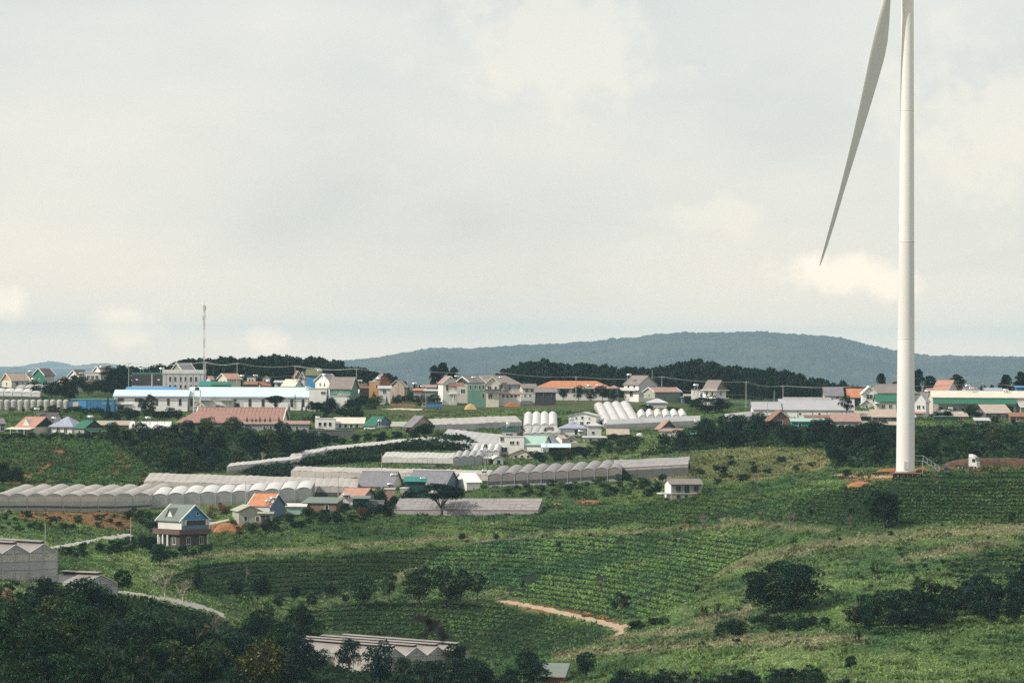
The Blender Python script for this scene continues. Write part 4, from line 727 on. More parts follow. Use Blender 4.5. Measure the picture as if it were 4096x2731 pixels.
house('shack with silver and rust corrugated roof', 981.5, 1012, 419, 6.5, 7.4, 'shed', 10, 7, 'darkgrey', 'tinrust', row(2, .4), d=1235, name='shack', cat='shack')
house('low shack with rounded grey sheet roof', 969, 989, 414.5, 3.5, 5, 'hip', 0, 6, 'darkteal', 'concrete', [], d=1250, name='shack', cat='shack')
house('rust walled shack below the grey gabled shed', 1010, 1034, 421, 5, 3, 'shed', 0, 5, 'brown', 'rust', row(2, .5, .8, 1.2), d=1228, name='shack', cat='shack')
house('long dark teal fence wall under the narrow white house', 934, 957, 420.5, 4.5, .4, 'flat', 0, 1.2, 'darkteal', 'palegreen', [], d=1240, name='garden_wall', cat='wall')
house('small white walled hut below the cream hall', 951, 967, 416, 3, 1.4, 'shed', 0, 4, 'offwhite', 'tin', [], d=1255, name='hut', cat='hut')
# ---- lower left
house('grey house with dark wall cut off at the picture\'s edge', -8, 5, 432, 9, 5, 'gx', 20, 7, 'darkgrey', 'slate', row(1, .4), d=1172)
e, q = house('house with orange hipped tile roof and dark green gable', 14, 53, 434, 7.5, 9.5, 'gx', -34, 10, 'cream', 'salmon', [('f', .3, .5, .9, 1.1)], endr='^darkteal', d=1168, over=.7)
attach(e, 'veranda_roof', M('offwhite'), MB().slab((-q[0]/2-2,-8,q[2]-.6),(q[0]/2+1,-8,q[2]-.6),(q[0]/2+1,-5.03,q[2]-.1),(-q[0]/2-2,-5.03,q[2]-.1),.12)); attach(e, 'dormer', M('cream'), MB().add([(-1.6,-4.6,q[2]+.3),(1.4,-4.6,q[2]+.3),(-.1,-4.6,q[2]+2.4),(-1.6,-1.5,q[2]+.3),(1.4,-1.5,q[2]+.3),(-.1,-.6,q[2]+2.4)], [(0,1,2),(5,4,3),(0,2,5,3),(1,4,5,2),(0,3,4,1)]))
for u in (-.5, -.1, .3): attach(e, 'post', M('palegrey'), MB().box(u*q[0]-.1, u*q[0]+.1, -7.9, -7.7, -.4, q[2]-.6))
house('house with charcoal roof behind the orange tile roof', 33, 60.5, 425, 5.5, 7, 'gx', -15, 8, 'palegrey', 'darkroof', [], d=1195, endr='offwhite')
house('white house with lavender blue hipped roof', 49, 82, 434, 8, 9.8, 'hip', -16, 10, 'white', 'lavender', [('f', .35, .5, 1.0, 1.6), ('f', .7, .5, 1.0, 1.6)], d=1165, over=.7)
e, q = house('small house with green sheet roof and plank gable', 73, 101, 435.5, 8, 7.2, 'gx', -38, 8, 'concrete', 'greenroof', [('f', .5, .45, .9, 1.1)], endr='^darkwood', d=1160)
attach(e, 'lean_to_roof', M('greenroof'), MB().slab((q[0]/2+.05,-4,q[2]-.4),(q[0]/2+3,-4,q[2]-1.1),(q[0]/2+3,3,q[2]-1.1),(q[0]/2+.05,3,q[2]-.4),.1)); attach(e, 'porch_post', M('tan'), MB().box(q[0]/2+2.6, q[0]/2+2.8, -3.8, -3.6, -.5, q[2]-1.2))
house('low shed with pale rusted flat roof behind the green roof', 95, 131, 428, 3.4, 3.4, 'shed', 0, 7, 'brown', 'tinrust', [], d=1185, name='shed', cat='shed')
e, q = house('long red brown roofed hall with white gable parapets', 195, 286, 426.5, 8, 10.8, 'gx', -5, 13, 'white', 'redbrown', row(7, .4, .8, 1.2, a=.4), d=1212, name='hall', cat='hall', trim='white', over=.7, roofm=mat('redbrown_sheet', (.30, .175, .15), .75, .12, .5, stain=.3))
for i in range(22): attach(e, 'roof_rib', MATS['redbrown_sheet'], MB().slab((-q[0]/2+1+i*1.25-.05,-6.9,q[2]-.05),(-q[0]/2+1+i*1.25+.05,-6.9,q[2]-.05),(-q[0]/2+1+i*1.25+.05,-.2,q[2]+q[3]+.19),(-q[0]/2+1+i*1.25-.05,-.2,q[2]+q[3]+.19),.05))
house('lower red brown hipped block in front of the long hall', 176.5, 241, 428.5, 6.6, 10.5, 'hip', 0, 12, 'grey', 'redbrown', [], d=1190, roofm=MATS['redbrown_sheet'], over=.9, open_=[(.42, .45, 4.2, 1.7), (.22, .45, 1.2, 1.7)], name='hall', cat='hall')
house('long grey outbuilding with thin red brown roof and small windows', 240, 309, 431, 7.5, 2.4, 'shed', 0, 5, 'grey', 'pinkroof', row(6, .5, .7, .9, a=.3), d=1180, name='outbuilding', cat='outbuilding')
house('white low building with balustrade roof behind garden shrubs', 315, 335, 429, 10.5, .6, 'flat', 0, 7, 'white', 'offwhite', row(3, .5, .9, 1.2), d=1190)
house('low white house with pale flat roof next to the green roof', 333, 364, 428, 5, 5, 'shed', 0, 9, 'white', 'cream', row(4, .5, .8, .9), d=1200)
house('house with green sheet roof and dark timber gable', 363, 393, 429, 4, 8.6, 'gx', -38, 9, 'offwhite', 'greenroof', [], endr='^bluegrey', d=1190)
house('low shed with pale cream roof between two gabled houses', 391, 414, 429, 3, 3.8, 'shed', 0, 7, 'cream', 'palegreen', [], d=1190, name='shed', cat='shed')
house('house with tan gable and dark slate roof', 404, 434, 430, 4, 10.3, 'gx', -48, 9, 'tan', 'slate', [], endr='tan', trim='taupe', d=1185)
house('long dark retaining wall under the white low buildings', 309, 354, 437.5, 7.5, .3, 'flat', 0, 1.2, 'darkgrey', 'greygreen', [], name='retaining_wall', cat='wall', d=1160)
# ---- white cluster in the middle
house('white two storey factory with shallow front gable', 568, 602, 425.5, 10, 3.4, 'gy', -8, 12, 'white', 'tin', [('f', .28, .78, .5, .6), ('f', .5, .82, .7, .9), ('f', .75, .76, .4, .5), ('f', .48, .2, 1.1, 1.4), ('f', .72, .2, 1.1, 1.4)], d=1205, name='factory', cat='factory')
house('white house with lavender blue hipped roof below the factory', 560, 587, 436, 8.6, 5.4, 'hip', 0, 8, 'white', 'lavender', [('f', .6, .5, .9, 1.6)], d=1160, over=.6)
house('pale grey block with rounded top beside the lavender roof', 587, 602, 437, 12, 3, 'hip', 0, 8, 'offwhite', 'palegrey', [('f', .4, .4, .8, .8)], d=1165)
house('low white porch strip under the pale grey block', 583, 606, 441, 3.8, 1.0, 'shed', 0, 4, 'offwhite', 'tin', row(2, .4, .8, .7), d=1145, name='porch', cat='porch')
house('bare concrete upper house with dark green roof', 501, 523.5, 439, 9, 3.6, 'gx', -15, 7, 'concrete', 'darkteal', [('f', .5, .45, 2.2, 1.2)], d=1150)
e, q = house('white flat roofed house with square dark windows', 499, 524, 453.5, 17, .5, 'flat', 0, 8, 'white', 'palegrey', [('f', .12, .88, 1.0, 1.3), ('f', .52, .66, 1.3, .9), ('f', .74, .66, .6, .9), ('f', .2, .25, 1.9, 1.4)], d=1112)
house('white hall with mint green sheet roof', 520, 552, 453.5, 9.5, 8, 'gx', -14, 10, 'white', 'mint', [], d=1108, name='hall', cat='hall')
house('lilac grey gabled annex behind the mint roof', 541, 560, 447, 4.5, 6, 'gy', -10, 8, 'palegrey', 'lavender', [], d=1128)
awning('pale blue flat awning roof over the dark yard', 541, 571, 443.2, 446.6, 1104, 'paleblue', 6, base=455)
house('dark open shed under the pale blue awning', 549, 569, 454.5, 7.4, .2, 'flat', 0, 2, 'charcoal', 'charcoal', [], d=1112, name='shed', cat='shed')
house('tan gabled house with one attic window beside the awning', 563.5, 579, 444.5, 4.5, 4.6, 'gy', 0, 7, 'offwhite', 'taupe', [('f', .5, .9, .6, .6)], d=1125, trim='tan')
house('small white house with red striped roof above the awning', 553, 567, 444, 6, 3, 'gx', 30, 5, 'white', 'tinrust', [], d=1135)
house('shed with olive roof and orange post beside the awning', 569, 586, 453, 6.5, 3, 'shed', 0, 5, 'darkteal', 'olive', [], d=1105, name='shed', cat='shed')
house('brown gabled hut between the concrete house and lavender roof', 541, 557.5, 437.5, 3.5, 6.8, 'gy', -20, 6, 'brown', 'taupe', [('f', .5, .5, 1.6, 1)], d=1160, name='hut', cat='hut')
house('hut with wide tan gable roof below the mint roofed hall', 509, 535, 458, 4, 5, 'gy', 0, 7, 'cream', 'tan', row(3, .5, .8, .7), d=1092, name='hut', cat='hut')
house('small bright white barn with green lean-to', 489, 504, 464.5, 6.5, 2.4, 'gy', 12, 6, 'white', 'offwhite', [('f', .5, .4, .9, 1.2)], d=1070, name='barn', cat='barn')
house('pink walled lean-to beside the small white barn', 482, 490, 464, 6, 1.2, 'shed', 0, 4, 'tan', 'tin', [], d=1075, name='shed', cat='shed')
# ---- lower cluster
house('house with wide slate grey tiled roof beside the white pole', 357, 402, 491, 5.5, 13.4, 'gx', -12, 12, 'cream', 'slate', [('r', .5, .6, 1.2, 1.2)], d=1032)
house('house with long slate grey roof and tank by its gable', 406, 459.5, 494, 9, 13.5, 'gx', -18, 12, 'white', 'slate', [('f', .5, .4, 1, 1.2), ('r', .5, .5, 1, 1.2)], endr='bluegrey', d=1030)
house('glaring white tarpaulin barn behind the umbrella tree', 452, 481, 490.5, 9, 8.4, 'gx', 22, 10, 'white', 'white', [], d=1028, name='barn', cat='barn')
house('dark green netted shed between the two slate roofs', 404, 426, 499, 18, 3.5, 'shed', 0, 6, 'darkteal', 'teal', [], d=1016, name='shed', cat='shed')
house('small house with terracotta red roof and grey gable', 340, 375.5, 507.5, 11, 8, 'gx', -24, 8, 'grey', 'salmon', [('r', .6, .75, .6, .5)], d=1000, over=.6)
house('dark teal box shed under the terracotta roof', 353, 369.5, 508, 10, 1.6, 'shed', 0, 4, 'darkteal', 'greygreen', [], d=988, name='shed', cat='shed', back=-6)
house('tall white tank stand wall beside the terracotta roof', 341.5, 352.5, 507.5, 11, .4, 'flat', 0, 2.5, 'white', 'offwhite', [('f', .5, .2, 1.0, 1.4)], d=990)
house('hut with mossy green flat roof and white door', 302, 342.5, 512, 9.5, 4, 'shed', -12, 7, 'brown', 'greygreen', [], d=985, name='hut', cat='hut', door=('f', .72, .42, .8, 1.9), endl=None)
house('small white lean-to beside the mossy roofed hut', 286, 306, 514, 8, 2, 'shed', 0, 4, 'mint', 'offwhite', [], d=985, name='shed', cat='shed')
house('narrow pink block beside the dark slender tree', 384.5, 394.8, 502, 13, 1.2, 'flat', 0, 3, 'pinkroof', 'offwhite', [], d=1002)
house('concrete block hut with tiny window', 400, 409.8, 501, 13, 1.0, 'flat', -10, 4, 'concrete', 'offwhite', [('f', .5, .62, .4, .4)], d=1002, name='hut', cat='hut')
house('grey low wall blocks beside the dark teal box', 369, 384, 508.5, 8, .4, 'flat', 0, 2, 'grey', 'concrete', [], d=990, name='garden_wall', cat='wall')
e, q = house('house with vivid orange tile roof and blue grey side', 247, 284, 521, 16, 11, 'gx', -26, 8, 'palegrey', 'orange', [('f', .6, .25, .7, .9)], endr='bluegrey', d=965, trim='offwhite', over=.35)
house('pale green gabled annex of the orange roofed house', 228.5, 262, 524, 13.5, 5, 'gy', 14, 10, 'palegreen', 'palegreen', [('f', .3, .45, .8, 1.1), ('f', .82, .4, .8, 1.2)], d=952)
house('low pale green garage with dark front beside the annex', 258, 273, 523, 10, 1.6, 'shed', 0, 4, 'palegreen', 'palegreen', [], d=950, open_=[(.5, .45, 2.2, 1.9)], name='garage', cat='garage')
# the blue gabled house, tall on its slope
e, q = house('house with blue gable, grey green roof and white dormer', 155, 206.5, 547, 27.5, 14.5, 'gx', -44, 9, 'offwhite', 'greygreen', [], endr='^blue', d=960, trim='white', over=.5)
w_, dp_, h_, rr_, s_ = q
attach(e, 'band', mat('band_brown', (.13, .085, .075), .8), MB().box(-w_/2-.9, w_/2+.9, -dp_/2-.9, dp_/2+.2, h_*.47, h_*.66))
attach(e, 'ground_floor', mat('dark_ground_floor', (.085, .065, .06), .85), MB().box(-w_/2+1.0, w_/2+.06, -dp_/2-.05, dp_/2-.4, -3, h_*.469))
attach(e, 'veranda', M('charcoal'), MB().box(w_/2+.02, w_/2+.1, -dp_/2+1.6, dp_/2-.9, h_*.67, h_*.98))
for y_ in (-dp_/2+.2, -dp_/2+1.5, dp_/2-.8, dp_/2-.1): attach(e, 'column', M('white'), MB().box(w_/2+.02, w_/2+.5, y_-.18, y_+.18, h_*.66, h_))
for i in range(3): attach(e, 'column', M('white'), MB().box(-w_/2+.6+i*1.7, -w_/2+.95+i*1.7, -dp_/2-.7, -dp_/2-.35, .2, h_*.47))
attach(e, 'dormer', M('white'), MB().add([(-1.8,-dp_*.42,h_+.5),(.9,-dp_*.42,h_+.5),(-.45,-dp_*.42,h_+2.6),(-1.8,-dp_*.2,h_+.5),(.9,-dp_*.2,h_+.5),(-.45,-dp_*.1,h_+2.6)], [(0,1,2),(5,4,3),(0,2,5,3),(1,4,5,2),(0,3,4,1)]))
attach(e, 'dormer_roof', M('greygreen'), MB().slab((-2.1,-dp_*.46,h_+.35),(-.45,-dp_*.46,h_+2.75),(-.45,-.2,h_+2.75),(-2.1,-dp_*.18,h_+.35),.12).slab((-.45,-dp_*.46,h_+2.75),(1.2,-dp_*.46,h_+.35),(1.2,-dp_*.18,h_+.35),(-.45,-.2,h_+2.75),.12))
for f, u in (('r', .3), ('r', .75), ('f', .75)): win(e, f, u, .24, 1.1, 1.7, (w_ + .12, dp_ + .12, h_))
win(e, 'r', .62, 1.22, .8, .8, (w_ + .1, dp_, h_)); attach(e, 'railing', M('bluegrey'), MB().box(w_/2+.5, w_/2+.56, -dp_/2+.3, dp_/2-.2, h_*.66, h_*.8))
attach(e, 'plinth', M('concrete'), MB().box(-w_/2+1.5, w_/2-.2, -dp_/2-.7, -dp_/2-.06, -2.5, .2))
# lone houses
e, q = house('lone beige house with taupe roof and teal shutters', 665, 702.5, 498, 14.4, 4.6, 'gx', 11, 7, 'tan', 'taupe', [('f', .24, .70, 1.1, 1.2), ('f', .83, .70, 1.1, 1.2), ('f', .24, .13, .8, .8), ('f', .5, .13, .8, .8)], d=1012, endl='white', door=('f', .52, .66, 1.1, 1.9), frc='teal')  # white left end paints in the sunlit side of the beige walls
attach(e, 'floor_band', M('cream'), MB().box(-q[0]/2-.1, q[0]/2+.1, -3.62, -3.51, q[2]*.32, q[2]*.37)); attach(e, 'porch_slab', M('offwhite'), MB().box(-q[0]/2-2.6, -q[0]/2-.03, -3.4, 1.5, q[2]*.3, q[2]*.37))
e, q = house('small tin roof with red edge poking from bottom trees', 540, 569, 683, 7, 9.5, 'shed', -8, 6, 'rustorange', 'greygreen', [], d=705, name='hut', cat='hut')
# ------------------------------------------------------------------ water tanks
def tank(px, py, d, where, col=None, r=.42, L=1.5, stand=None, vert=False):
    near = [h for h in HB if h[0] - .5 <= px <= h[1] + .5 and h[2] - 4 <= py <= h[3] and abs(h[4] - d) < 140]
    if near: h_ = min(near, key=lambda h: h[4]); d = h_[4] + (h_[5] * .35 if py < h_[2] + 2.5 else -.3)
    s = F / d; p = P(px, py, d); down = stand if stand else 1.2
    e = empty('water_tank', (p.x, p.y, p.z - down), random.uniform(-.5, .5)); tagobj(e, ('blue' if col else 'shiny steel') + ' water tank ' + where, 'water tank', 'rooftop water tanks'); b = MB()
    m = M(col) if col else STEEL
    if vert: b.lathe([(.15, down - r * 1.6), (r * .8, down - r * 1.4), (r, down - r), (r, down + r), (r * .8, down + r * 1.4), (.1, down + r * 1.6)], 14)
    else: b.lathe([(.05, -L / 2 - .14), (r * .7, -L / 2 - .1), (r, -L / 2 + .05), (r, L / 2 - .05), (r * .7, L / 2 + .1), (.05, L / 2 + .14)], 14, 'x', (0, 0, down))
    b.build('body', m, e, True)
    for sx in (-1, 1):
        for sy in (-1, 1): MB().bar((sx * L * .4, sy * r * .9, -.3), (sx * L * .33, sy * r * .5, down - r * .75), .045).build('leg', GALV, e)
    f = MB()
    for sx in (-1, 1): f.bar((sx * L * .36, -r * .8, down - r - .02), (sx * L * .36, r * .8, down - r - .02), .05)
    f.build('cradle', GALV, e)
for a in [(30.4, 371, 1445, 'behind the green gabled house'), (33, 378.6, 1425, 'before the green gabled house'), (81, 373, 1440, 'on the white house with dark grey roof'), (100.8, 366.5, 1452, 'on the ridge of the brown roofed white house'),
          (142, 368.3, 1390, 'on the dark clad warehouse block'), (162, 368.3, 1390, 'where the dark clad block meets the grey office'), (241.8, 375.5, 1410, 'on a pole stand behind the salmon roofed house', None, .45, 1.7, 4.5), (255.6, 375.2, 1412, 'above the small white flat block'),
          (267.8, 380.5, 1400, 'on a stand beside the rust streaked shack', None, .42, 1.5, 3), (319.5, 370.2, 1425, 'on the turquoise gabled house'), (324, 374.2, 1375, 'on the white house with slate roof'), (296, 380, 1410, 'behind the cream sheet roof'),
          (307.5, 387, 1350, 'at the end of the blue warehouse roof'), (360, 380.3, 1390, 'behind the hut with one white wall'), (378.4, 377.8, 1372, 'on the orange block'), (414.5, 383.2, 1400, 'above the low orange roofed hut', None, .45, 1.7, 3), (423, 385.8, 1390, 'between the orange hut and the pillared house', None, .42, 1.5, 3),
          (450, 377, 1360, 'on the pillared white house'), (457, 376, 1372, 'beside the dark timber gable'), (474, 377, 1370, 'on the slate roof behind the green house'), (500.7, 377, 1362, 'beside the cream house front gable'), (588.4, 385.2, 1378, 'on the orange hall near its middle'), (598.4, 385.2, 1376, 'on the orange hall near its end'),
          (696, 384.8, 1335, 'on a tall stand beside the villa', None, .5, 1.5, 3.2), (629, 374.3, 1368, 'on the tall white house with blank gable'), (927.5, 390.8, 1272, 'on the narrow white house beside the tower', None, .5, 1.8), (968, 385.5, 1300, 'beside the salmon pink roof'), (971.5, 387.4, 1302, 'on the cream hall roof by the salmon house'), (1006, 389.6, 1300, 'on the cream hall roof near the blue shed'),
          (507.7, 424.2, 1152, 'on the concrete house, round and tall', None, .55, .9, 1.2, True), (571.7, 418.6, 1165, 'before the white factory', None, .5, 1.2, 1.6), (581, 430.8, 1150, 'low beside the lavender hipped roof', None, .5, 1.4, 1.3), (36.8, 408.7, 1200, 'on a stand above the charcoal roof', None, .5, 1.6, 2.5), (53.6, 417.8, 1165, 'between orange and lavender roofs'),
          (90, 416.3, 1210, 'standing on the grassy bank', None, .5, 1.8, 1.1), (147.7, 417.4, 1185, 'on a stand by the plastic tunnel', None, .5, 1.5, 2.2), (110.9, 422.6, 1190, 'on the pale rusted shed roof', 'blue', .4, 1.3, .8), (268, 500.5, 962, 'on the orange tile roof, the nearer one', None, .45, 1.2, 1), (272.6, 497.4, 963, 'on the orange tile roof, the farther one', None, .45, 1.2, 1),
          (346.3, 494.5, 988, 'on the white stand wall by the terracotta roof', None, .5, 1.7, .8), (393.6, 474.3, 1030, 'on the gable of the wide slate roof', None, .5, 1.4, 1), (390, 483.7, 1004, 'above the narrow pink block', None, .4, 1.1, 1.4), (422.6, 478, 1022, 'on the long slate roof before the green shed', None, .45, 1.4, 1), (484.3, 470.5, 1038, 'beside the humped greenhouse end', None, .5, 1.2, 1.2),
          (640.5, 485.2, 1030, 'alone in the field near the beige house', None, .62, .8, 1.6, True), (877.5, 403, 1300, 'beside the tiny white gabled hut', None, .55, 1.2, 1.2), (950.5, 408, 1262, 'by the shacks below the green awning', None, .5, 1.4, 1.8), (317.5, 416.8, 1192, 'on the white balustrade roof', None, .45, 1.2, .7), (379.5, 420.5, 1186, 'before the green roofed dark gable', None, .5, 1.0, 1.4), (695.5, 421.5, 1190, 'on a low stand in the bushes', None, .5, .9, 1.3, True)]:
    tank(*a)

# fillers between the ridge houses
for a_ in [('low tin shed before the sea green house', 338, 350, 398, 3.5, 2, 'shed', 0, 4, 'offwhite', 'tin'), ('small grey shed beside the tall pine', 426, 436, 391, 4, 2, 'shed', 0, 4, 'grey', 'pinkroof'), ('white shed with flat roof between tan hut and open shed', 521, 534, 397, 4, .5, 'flat', 0, 4, 'offwhite', 'palegrey'),
           ('blue tarpaulin covered heap beside the low pinkish hall', 681, 690, 398.5, 2, 1.4, 'hip', 0, 3, 'bluegrey', 'turquoise'), ('pale scrap shed between the hall and the villa', 684, 694, 398, 2.6, 1.2, 'shed', 0, 4, 'tan', 'tinrust'), ('tiny brown roofed house behind the office block', 205, 214, 383, 4, 3, 'gx', 30, 4, 'offwhite', 'pinkroof'), ('narrow white house behind the rusty shacks', 262, 270, 383, 5, 2.5, 'gy', 0, 4, 'white', 'taupe'),
           ('grey roofed house left of the cream hall roof end', 962, 980, 394, 4, 3.5, 'gx', 15, 6, 'palegrey', 'slate'), ('low white shed behind the green awning', 985, 1003, 393, 3, 2, 'shed', 0, 5, 'offwhite', 'lavender'), ('small brown roofed shack beside the salmon roof', 924, 936, 396, 5, 3, 'gx', 25, 5, 'tan', 'salmon'),
           ('pale tin lean-to under the cream hall wall', 938, 950, 416, 4, 2.2, 'shed', 0, 4, 'grey', 'tin'), ('small rusty shack right of the narrow white house', 955, 968, 420, 4, 2.4, 'shed', 0, 4, 'brown', 'tinrust'), ('dark shack among bushes below the tin roofs', 975, 990, 424, 4, 2, 'shed', 0, 4, 'darkgrey', 'tin')]:
    house(*a_, row(2, .5, .6, .7), d=1395 if a_[3] < 396 else 1345 if a_[3] < 400 else 1230)
# ------------------------------------------------------------------ greenhouses
BEIGE = filmmat('film_beige', (.51, .475, .44), .2); WHITE = filmmat('film_white', (.72, .72, .72), .2, .10); GREYF = filmmat('film_grey', (.45, .45, .46), .2); NET = filmmat('shade_net', (.36, .34, .345), .25, .35, .6)
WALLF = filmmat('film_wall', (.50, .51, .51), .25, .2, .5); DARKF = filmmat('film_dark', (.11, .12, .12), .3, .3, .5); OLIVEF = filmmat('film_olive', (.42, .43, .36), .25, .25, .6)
RIB = filmmat('film_ribbon', (.60, .585, .56), .2, .15)
def gpt(px, py, hw, d=None):
    if d is None:
        d = 1100.0
        for _ in range(6): d = G(px, py + hw * F / d)
    return P(px, py, d)
def greenhouse(label, A, B, Cc, n, hw, rise, prof='arch', film=BEIGE, end=None, wall=None, bands=None, alt=None, ribs=0, vent=False, posts=True, name='greenhouse'):
    A = gpt(*A[:2], hw, *A[2:]); B = gpt(*B[:2], hw, *B[2:]); Cc = gpt(*Cc[:2], hw, *Cc[2:]); o = Vector((A.x, A.y, A.z - hw)); e = empty(name, o); tagobj(e, label, 'greenhouse')
    u = (B - A) / n; v = Cc - A; end = end or WALLF; wall = wall or WALLF; K = 10 if prof == 'arch' else 2; a0 = Vector((0, 0, hw)); th = .07
    zs = [math.sin(math.pi * k / K) ** .8 * rise if prof == 'arch' else (0, rise, 0)[k] for k in range(K + 1)]
    nl = 6
    for i in range(n):
        V = []; Fc = []
        for j in range(nl + 1):
            sag = 0.10 * math.sin(j * 2.1 + i) if n > 1 else 0
            for k in range(K + 1): V.append(a0 + u * (i + k / K) + v * (j / nl) + Vector((0, 0, zs[k] + sag * (zs[k] / max(rise, .01)))))
        nv = len(V); V += [p - Vector((0, 0, th)) for p in V]; c = K + 1
        for j in range(nl):
            for k in range(K): q = (j*c+k, j*c+k+1, (j+1)*c+k+1, (j+1)*c+k); Fc += [q, tuple(x + nv for x in reversed(q))]
        f = film if not alt or not alt(i) else WHITE
        rb = obj('roof_bay', V, Fc, f, e, prof == 'arch')
        for back in (0, 1):
            E = [a0 + u * (i + k / K) + v * back + Vector((0, 0, zs[k] - .04)) for k in range(K + 1)]; off = v.normalized() * (.06 if not back else -.06)
            m = len(E); obj('end_panel', [p + off for p in E] + [p + off * 1.8 for p in E], [tuple(range(m)), tuple(range(2 * m - 1, m - 1, -1))], end, e)
        if vent:
            r0 = a0 + u * (i + .5) + Vector((0, 0, rise)); MB().add([r0 + u * .01, r0 + v + u * .01, r0 + v + u * .01 + Vector((0, 0, .55)), r0 + u * .01 + Vector((0, 0, .55)), r0 + u * .05, r0 + v + u * .05, r0 + v + u * .05 + Vector((0, 0, .55)), r0 + u * .05 + Vector((0, 0, .55))], [(0,1,2,3),(7,6,5,4),(3,2,6,7),(0,4,5,1),(0,3,7,4),(1,5,6,2)]).build('ridge_vent', M('brown'), rb)  # brown strip stands in for the shaded gap under the vent flap
            MB().slab(r0 - u * .10 + Vector((0,0,.42)), r0 + u * .06 + Vector((0,0,.62)), r0 + v + u * .06 + Vector((0,0,.62)), r0 + v - u * .10 + Vector((0,0,.42)), .05).build('vent_flap', film, rb)
        if ribs:
            for j in range(ribs + 1):
                b = MB()
                for k in range(K): b.bar(a0 + u * (i + k / K) + v * (j / ribs) + Vector((0, 0, zs[k] + .05)), a0 + u * (i + (k + 1) / K) + v * (j / ribs) + Vector((0, 0, zs[k + 1] + .05)), .08, 3)
                b.build('hoop', M('offwhite'), rb)
    if 1 < n <= 12 and rise > .3:
        for i in range(n + 1): MB().bar(a0 + u * i + Vector((0, 0, .05)), a0 + u * i + v + Vector((0, 0, .05)), .16 if film is not NET else .2).build('gutter', M('grey' if film is not NET else 'taupe'), e)  # gutters kept dark to stand in for shade between the bays
    if prof == 'gable':
        for z_ in (.33, .66, .99): MB().bar(a0 * z_ - v.normalized() * .12, a0 * z_ + u * n - v.normalized() * .12, .06).build('rail', GALV, e)
        for i in range(n):
            MB().bar(a0 + u * (i + .5) - v.normalized() * .12 - Vector((0, 0, hw)), a0 + u * (i + .5) - v.normalized() * .12 + Vector((0, 0, rise)), .06).build('king_post', GALV, e); MB().bar(a0 + u * (i + .1) - v.normalized() * .12, a0 + u * (i + .5) - v.normalized() * .12 + Vector((0, 0, rise * .6)), .05).build('brace', GALV, e); MB().bar(a0 + u * (i + .9) - v.normalized() * .12, a0 + u * (i + .5) - v.normalized() * .12 + Vector((0, 0, rise * .6)), .05).build('brace', GALV, e)
            for s_, t_ in ((0, .5), (1, .5)): MB().bar(a0 + u * (i + s_) - v.normalized() * .12, a0 + u * (i + t_) - v.normalized() * .12 + Vector((0, 0, rise)), .08).build('rafter', M('offwhite'), e)
    corners = [a0, a0 + u * n, a0 + u * n + v, a0 + v]; gw = Vector((0, 0, 0))
    def lowz(p): return min(gz(o.x + p.x, o.y + p.y) - o.z - .2, hw - .6)
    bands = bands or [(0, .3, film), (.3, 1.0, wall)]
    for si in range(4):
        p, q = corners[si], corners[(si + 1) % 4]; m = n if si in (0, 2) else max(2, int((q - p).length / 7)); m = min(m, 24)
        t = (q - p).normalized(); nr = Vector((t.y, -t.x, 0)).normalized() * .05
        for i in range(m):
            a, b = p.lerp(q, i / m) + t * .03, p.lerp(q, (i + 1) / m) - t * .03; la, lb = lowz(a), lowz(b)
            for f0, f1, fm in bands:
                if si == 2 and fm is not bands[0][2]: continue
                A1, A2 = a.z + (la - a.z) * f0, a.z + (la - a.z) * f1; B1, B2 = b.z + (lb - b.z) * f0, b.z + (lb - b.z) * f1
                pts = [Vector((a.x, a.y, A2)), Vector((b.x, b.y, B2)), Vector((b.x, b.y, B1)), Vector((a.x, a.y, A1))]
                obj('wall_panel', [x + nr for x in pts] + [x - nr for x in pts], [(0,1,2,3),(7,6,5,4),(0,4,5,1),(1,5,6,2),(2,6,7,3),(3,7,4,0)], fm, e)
            if posts and si in (0, 1, 3): MB().bar((p.lerp(q, i / m) + nr * 2.2).xy.to_3d() + Vector((0, 0, la)), p.lerp(q, i / m) + nr * 2.2, .07).build('post', GALV, e)
    return e
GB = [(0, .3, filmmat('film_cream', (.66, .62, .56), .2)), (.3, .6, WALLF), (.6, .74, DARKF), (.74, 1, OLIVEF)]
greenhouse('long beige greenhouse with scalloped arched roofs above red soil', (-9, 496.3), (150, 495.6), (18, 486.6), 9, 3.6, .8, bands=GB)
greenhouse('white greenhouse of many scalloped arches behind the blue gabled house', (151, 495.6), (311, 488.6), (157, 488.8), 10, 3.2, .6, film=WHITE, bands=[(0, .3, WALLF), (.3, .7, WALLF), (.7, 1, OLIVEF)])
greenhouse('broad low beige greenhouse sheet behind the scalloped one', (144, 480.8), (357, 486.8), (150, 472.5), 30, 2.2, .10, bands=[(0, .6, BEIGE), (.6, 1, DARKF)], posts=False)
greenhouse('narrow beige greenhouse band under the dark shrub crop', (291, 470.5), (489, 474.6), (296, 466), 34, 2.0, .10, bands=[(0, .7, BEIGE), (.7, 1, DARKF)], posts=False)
greenhouse('white greenhouse strip with a tall pale end wall', (227, 466.3), (300, 458), (230, 463), 14, 2.3, .12, film=RIB, bands=[(0, .5, RIB), (.5, 1, OLIVEF)], posts=False)
greenhouse('short white greenhouse strip interrupted by shrubs', (289, 457), (324, 450.3), (292, 453), 6, 1.8, .15, film=RIB, bands=[(0, 1, RIB)], posts=False)
greenhouse('white greenhouse strip climbing beside the dark shrub crop', (322, 450), (386, 443.6), (326, 446.3), 13, 1.6, .10, film=RIB, bands=[(0, 1, RIB)], posts=False)
greenhouse('upper white greenhouse strip below the green roofed house', (384, 443), (441, 438.2), (387, 440), 12, 1.6, .10, film=RIB, bands=[(0, 1, RIB)], posts=False)
